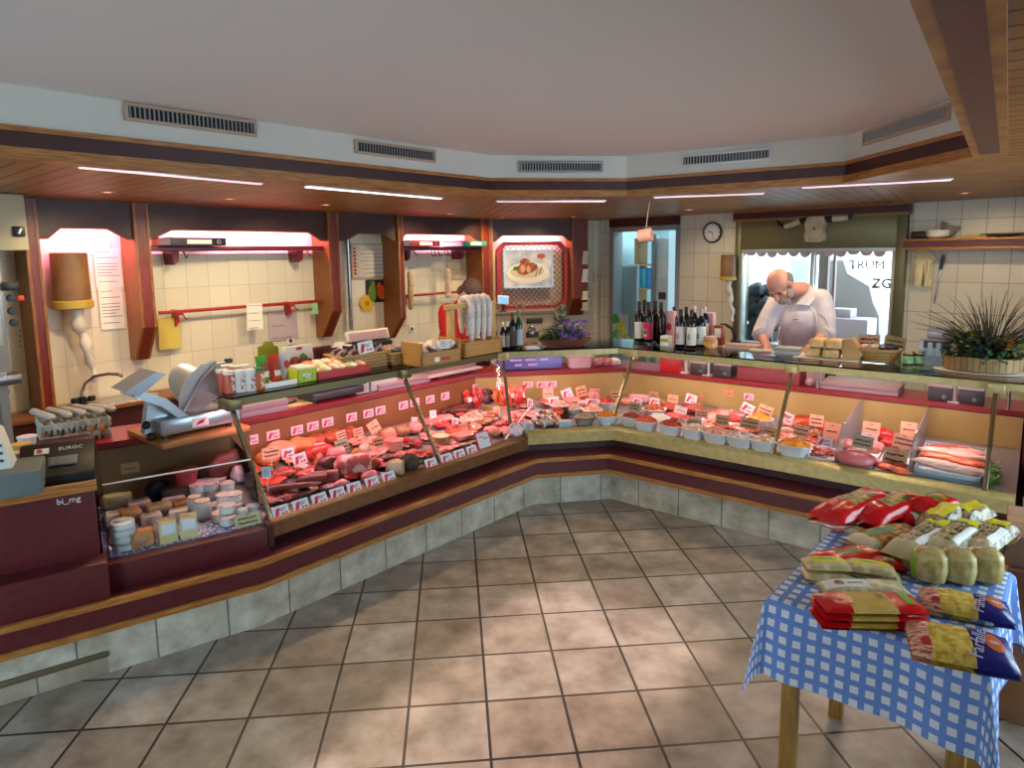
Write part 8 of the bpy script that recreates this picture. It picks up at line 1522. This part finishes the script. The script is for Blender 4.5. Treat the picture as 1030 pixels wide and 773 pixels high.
def person(label, P, head_rot, coat, trousers, hair, beard=None, bald=False, sleeve=1., facing=0.):
    """P: joints in a frame where the person faces -y"""
    root = thing('person', label, 'person', P['origin'], P['rz']); L = {k: V(v) for k, v in P.items() if k not in ('origin', 'rz')}
    hd = L['head']; HT = Matrix.Translation(hd) @ head_rot.to_matrix().to_4x4(); hp = lambda x, y, z: HT @ V((x, y, z)); hr = head_rot
    m = MB()
    # trunk, neck, legs
    limb(m, [L['pelvis'], L['waist'], L['chest'], L['neck']], [.125, .125, .125, .065]); limb(m, [L['neck'], hp(0, .025, -.06)], [.062, .055])
    m.ell(L['chest'], (.17, .11, .14)); limb(m, [L['sh_r'], L['sh_l']], [.065, .065])
    for s in ('r', 'l'):
        limb(m, [L['sh_'+s], L['el_'+s], L['wr_'+s]], [.058, .045, .029]); hand(m, L['wr_'+s], L['hd_'+s], -1 if s == 'r' else 1)
        limb(m, [L['hip_'+s], L['kn_'+s], L['an_'+s]], [.085, .058, .040]); limb(m, [L['an_'+s], L['an_'+s]+V((0, -.14, -.035))], [.042, .032])
    # head
    m.ell(hp(0, .012, .035), (.078, .098, .088), 20, 14, rot=hr); m.ell(hp(0, -.022, -.035), (.062, .070, .080), 18, 12, rot=hr); m.ell(hp(0, -.045, -.085), (.042, .042, .034), 14, 10, rot=hr)
    m.tube([hp(0, -.088, .012), hp(0, -.106, -.018), hp(0, -.112, -.034)], [.010, .014, .016], 8); m.ell(hp(0, -.108, -.036), (.020, .012, .012), 10, 8, rot=hr)
    m.ell(hp(0, -.080, .020), (.055, .018, .013), 12, 8, rot=hr); m.ell(hp(0, -.085, -.066), (.026, .012, .011), 10, 8, rot=hr)
    for s in (-1, 1): m.ell(hp(.045*s, -.07, -.025), (.026, .018, .02), 10, 8, rot=hr); m.ell(hp(.080*s, .012, -.008), (.010, .022, .034), 10, 8, rot=hr)
    fuse(m, SKIN, 'body', root, .0065, 4)
    # eyes and brows
    for s in (-1, 1):
        m = MB(); m.ell(hp(.031*s, -.084, .0), (.013, .008, .007), 10, 8, rot=hr); part('eye', m, mat('eye_dark', '2c2220', .3), root)
        m = MB(); m.tube([hp(.012*s, -.096, .021), hp(.032*s, -.095, .027), hp(.052*s, -.082, .020)], [.004, .005, .003], 6); part('eyebrow', m, hair, root)
    # hair
    m = MB(); rnd = random.Random(1)
    if bald:
        for s in (-1, 1): m.ell(hp(.050*s, .035, .010), (.034, .070, .058), 14, 10, .08, 3, rot=hr)
        m.ell(hp(0, .072, .005), (.066, .045, .062), 16, 10, .08, 2, rot=hr)
    else:
        m.ell(hp(0, .028, .045), (.090, .104, .094), 22, 14, .06, 4, rot=hr); m.ell(hp(0, .075, -.03), (.075, .045, .08), 16, 10, .08, 5, rot=hr)
    fuse(m, hair, 'hair', root, .008, 3)
    if beard:
        m = MB(); m.ell(hp(0, -.052, -.098), (.050, .046, .038), 16, 10, .1, 1, rot=hr); m.ell(hp(0, -.094, -.056), (.032, .012, .009), 12, 8, rot=hr)
        for s in (-1, 1): m.ell(hp(.056*s, -.018, -.062), (.018, .042, .045), 12, 8, rot=hr)
        fuse(m, beard, 'beard', root, .006, 3)
    # coat or shirt
    m = MB(); limb(m, [L['pelvis']+V((0, 0, -.10)), L['waist'], L['chest'], L['neck']+V((0, .015, -.025))], [.185, .185, .165, .085], 20)
    m.ell(L['chest'], (.215, .145, .17), 20, 14); m.ell(L['waist'], (.205, .17, .16), 20, 14); limb(m, [L['sh_r'], L['chest']+V((0, .03, .06)), L['sh_l']], [.088, .10, .088], 18)
    for s in ('r', 'l'):
        e = L['el_'+s]; limb(m, [L['sh_'+s], L['sh_'+s].lerp(e, .55), e+(L['wr_'+s]-e)*.14*sleeve], [.088, .078, .070], 16)
        q = e+(L['wr_'+s]-e)*.16*sleeve
    o = fuse(m, coat, 'coat', root, .012, 5)
    for s in ('r', 'l'):
        e = L['el_'+s]; w = L['wr_'+s]; m = MB(); a = e+(w-e)*.06*sleeve; b = e+(w-e)*.26*sleeve; m.tube([a, a.lerp(b, .3), a.lerp(b, .8), b], [.066, .072, .071, .064], 18); part('rolled_cuff', m, coat, root, 60)
    c = L['neck']; f = (L['chest']-c).normalized()
    return root, L, hp
def lj(u, v, b, base): s, b_, z = KR.px(u, v, b); return V((s-base[0], b-base[1], z))
base = (KR.px(806, 300, 1.5)[0], 1.55); J = lambda u, v, b: lj(u, v, b, base)
COAT = mat('white_coat', 'd0cad2', .85, col2='bab5be', scale=7, bump=.9, bscale=7)
GREYH = mat('grey_hair', '6a5a54', .8, col2='8a7c76', scale=60, bump=.4); GREYB = mat('grey_beard', '8c7a72', .9, col2='a89c96', scale=60, bump=.5)
nk = J(807, 292, 1.40); ch = J(806, 322, 1.40)
P = dict(origin=KR.w(base[0], base[1], 0), rz=KR.rz, head=J(784.5, 287.5, 1.14), neck=nk, chest=ch, waist=V((ch.x*.6+.02, -.03, .98)), pelvis=V((.03, .02, .84)), sh_r=J(783, 306, 1.36), sh_l=J(825, 302, 1.40), el_r=J(765, 333, 1.24), el_l=J(834, 333, 1.34), wr_r=J(772, 351, 1.08), wr_l=J(812, 352, 1.12), hd_r=V((.5, -.7, -.35)), hd_l=V((-.6, -.7, -.3)),
    hip_r=V((-.09, .02, .80)), hip_l=V((.15, .02, .80)), kn_r=V((-.10, -.01, .44)), kn_l=V((.16, .0, .44)), an_r=V((-.10, .03, .075)), an_l=V((.16, .04, .075)))
root, L, hp = person('bald bearded butcher in a white coat bending over the right worktop', P, Euler((R(48), R(-6), R(-18))), COAT, None, GREYH, GREYB, True)
def clothes(root, L, trm, shoe):
    m = MB(); limb(m, [L['hip_r']+V((0, 0, .06)), L['hip_l']+V((0, 0, .06))], [.14, .14])
    for s in ('r', 'l'): limb(m, [L['hip_'+s], L['kn_'+s], L['an_'+s]+V((0, 0, .03))], [.115, .085, .065])
    fuse(m, trm, 'trousers', root, .014, 4)
    for s in ('r', 'l'): m = MB(); a = L['an_'+s]; m.ell(a+V((0, -.06, -.03)), (.052, .135, .05), 16, 10, flatb=.044); part('shoe', m, shoe, root)
TRO = mat('dark_trousers', '2a2c34', .8); clothes(root, L, TRO, BLACK)
# collar, front edge and name tag of the coat
m = MB(); cN = L['neck']; 
for s in (-1, 1):
    a = cN+V((.075*s, .03, .03)); b = cN+V((.07*s, -.07, -.02)); c = cN+V((.02*s-.02, -.135, -.10)); d = cN+V((.10*s-.01, -.12, -.11)); e = cN+V((.13*s, -.02, -.02))
    m.add([a, b, c, d, e, a+V((0, -.008, .012)), b+V((0, -.012, .012)), c+V((0, -.016, .004)), d+V((0, -.016, .006)), e+V((.006*s, -.01, .012))], [(0, 1, 2, 3, 4), (5, 6, 7, 8, 9), (0, 1, 6, 5), (1, 2, 7, 6), (2, 3, 8, 7), (3, 4, 9, 8), (4, 0, 5, 9)])
part('collar', m, COAT, root, 30)
def on_coat(u, v, b=1.0):
    a = KR.w(*KR.px(u, v, b)); d = (a-EYE).normalized(); inv = root.matrix_basis.inverted(); co_ = [o for o in root.children if o.name.startswith('coat')][0]
    ok, h, n_, _ = co_.ray_cast(inv @ EYE, inv.to_3x3() @ d); return (h+n_*.004 if ok else inv @ a), n_
bpy.context.view_layer.update()
m = MB(); m.tube([on_coat(u, v)[0] for u, v in [(789, 313), (787, 320), (785, 328), (783, 336), (782, 343)]], .0035, 6); part('placket', m, COAT, root)
for u, v in [(786, 322), (782.5, 333)]: q, n_ = on_coat(u, v); m = MB(); m.ell(q, (.008, .008, .008), 8, 6); part('button', m, mat('button', 'b4b0b4', .4), root)
m = MB(); m.tube([on_coat(u, v)[0] for u, v in [(794, 325), (800, 324), (806, 323.5)]], .003, 6); m.tube([on_coat(u, v)[0] for u, v in [(794, 325), (795, 333), (805, 332), (806, 323.5)]], .0022, 6); part('pocket', m, COAT, root)
m = MB(); m.tube([on_coat(u, v)[0] for u, v in [(797, 322), (800, 321.6), (803, 321.3)]], .004, 6); part('name_stitching', m, mat('stitch_grey', '6a6870', .8), root)
for k, pts in enumerate([[(770, 320), (773, 326), (771, 332)], [(814, 308), (820, 318), (822, 330)], [(808, 330), (802, 338), (796, 345)], [(778, 330), (776, 338), (777, 345)], [(824, 314), (830, 320), (833, 328)]]): m = MB(); m.tube([on_coat(u, v)[0] for u, v in pts], [.002, .006, .002], 6); part('fold', m, COAT, root)
# second person behind the sausage stand
base2 = (KL.px(466, 320, 1.50)[0], 1.58); J2 = lambda u, v, b: (lambda p: V((p[0]-base2[0], b-base2[1], p[2])))(KL.px(u, v, b))
REDV = mat('red_shirt', 'b8141c', .8, col2='a81018', scale=8, bump=.25, bscale=9); BRH = mat('brown_hair', '4a3430', .7, col2='5c443c', scale=50, bump=.4)
hd = J2(473, 296, 1.42); nk2 = hd+V((.0, .10, -.10)); ch2 = nk2+V((0, .05, -.17))
P2 = dict(origin=KL.w(base2[0], base2[1], 0), rz=KL.rz, head=hd, neck=nk2, chest=ch2, waist=ch2+V((0, .03, -.20)), pelvis=ch2+V((0, .06, -.36)), sh_r=nk2+V((-.17, .02, -.06)), sh_l=nk2+V((.17, .02, -.06)), el_r=nk2+V((-.24, -.04, -.28)), el_l=nk2+V((.23, -.05, -.28)), wr_r=V((-.16, -.48, .86)), wr_l=V((.12, -.50, .86)), hd_r=V((.3, -.8, -.2)), hd_l=V((-.3, -.8, -.2)),
    hip_r=V((-.09, .09, .70)), hip_l=V((.09, .09, .70)), kn_r=V((-.09, .04, .40)), kn_l=V((.09, .04, .40)), an_r=V((-.09, .07, .075)), an_l=V((.09, .07, .075)))
root2, L2, _ = person('brown haired person in red bending behind the white sausages on the stand', P2, Euler((R(55), 0, R(10))), REDV, None, BRH, None, False); clothes(root2, L2, TRO, BLACK)
# ================================================================== WORLD, SUN, CAMERA
w = bpy.data.worlds.new('sky'); bpy.context.scene.world = w; w.use_nodes = True
bg = w.node_tree.nodes['Background']; bg.inputs[0].default_value = (.64, .83, 1.0, 1); bg.inputs[1].default_value = 8.5
sl = bpy.data.lights.new('sun', 'SUN'); sl.energy = 8; sl.angle = R(2.5); sl.color = (1, .74, .64)
so = bpy.data.objects.new('sun', sl); C.objects.link(so)
el = R(25); so.rotation_euler = (-V((.64*math.cos(el), .77*math.cos(el), -math.sin(el)))).to_track_quat('Z', 'Y').to_euler()
for f, a, b, z0, z1 in [(street, 3.5, 6.4, .45, 2.05), (front, .35, 3.1, .5, 2.05), (front, 3.355, 4.40, 0, 2.05)]:
    l = bpy.data.lights.new('window_portal', 'AREA'); l.shape = 'RECTANGLE'; l.size = b-a; l.size_y = z1-z0; l.cycles.is_portal = True
    o = bpy.data.objects.new('window_portal', l); C.objects.link(o); o.location = f.w((a+b)/2, -.16, (z0+z1)/2); aim(o, f.t, f.n)
cd = bpy.data.cameras.new('camera'); co = bpy.data.objects.new('camera', cd); C.objects.link(co)
cd.sensor_fit = 'HORIZONTAL'; cd.sensor_width = 36; cd.lens = F_PX*36/1030; cd.clip_start = .05
cd.shift_x = 0; cd.shift_y = SHY/1030
co.location = EYE; co.rotation_euler = Matrix((rt, up, -fw)).transposed().to_euler()
sc = bpy.context.scene; sc.camera = co
sc.view_settings.view_transform = 'Standard'; sc.view_settings.look = 'None'; sc.view_settings.exposure = 0.0; sc.view_settings.gamma = 1; sc.view_settings.use_curve_mapping = False
sc.cycles.max_bounces = 8; sc.cycles.transparent_max_bounces = 16; sc.cycles.sample_clamp_indirect = 6
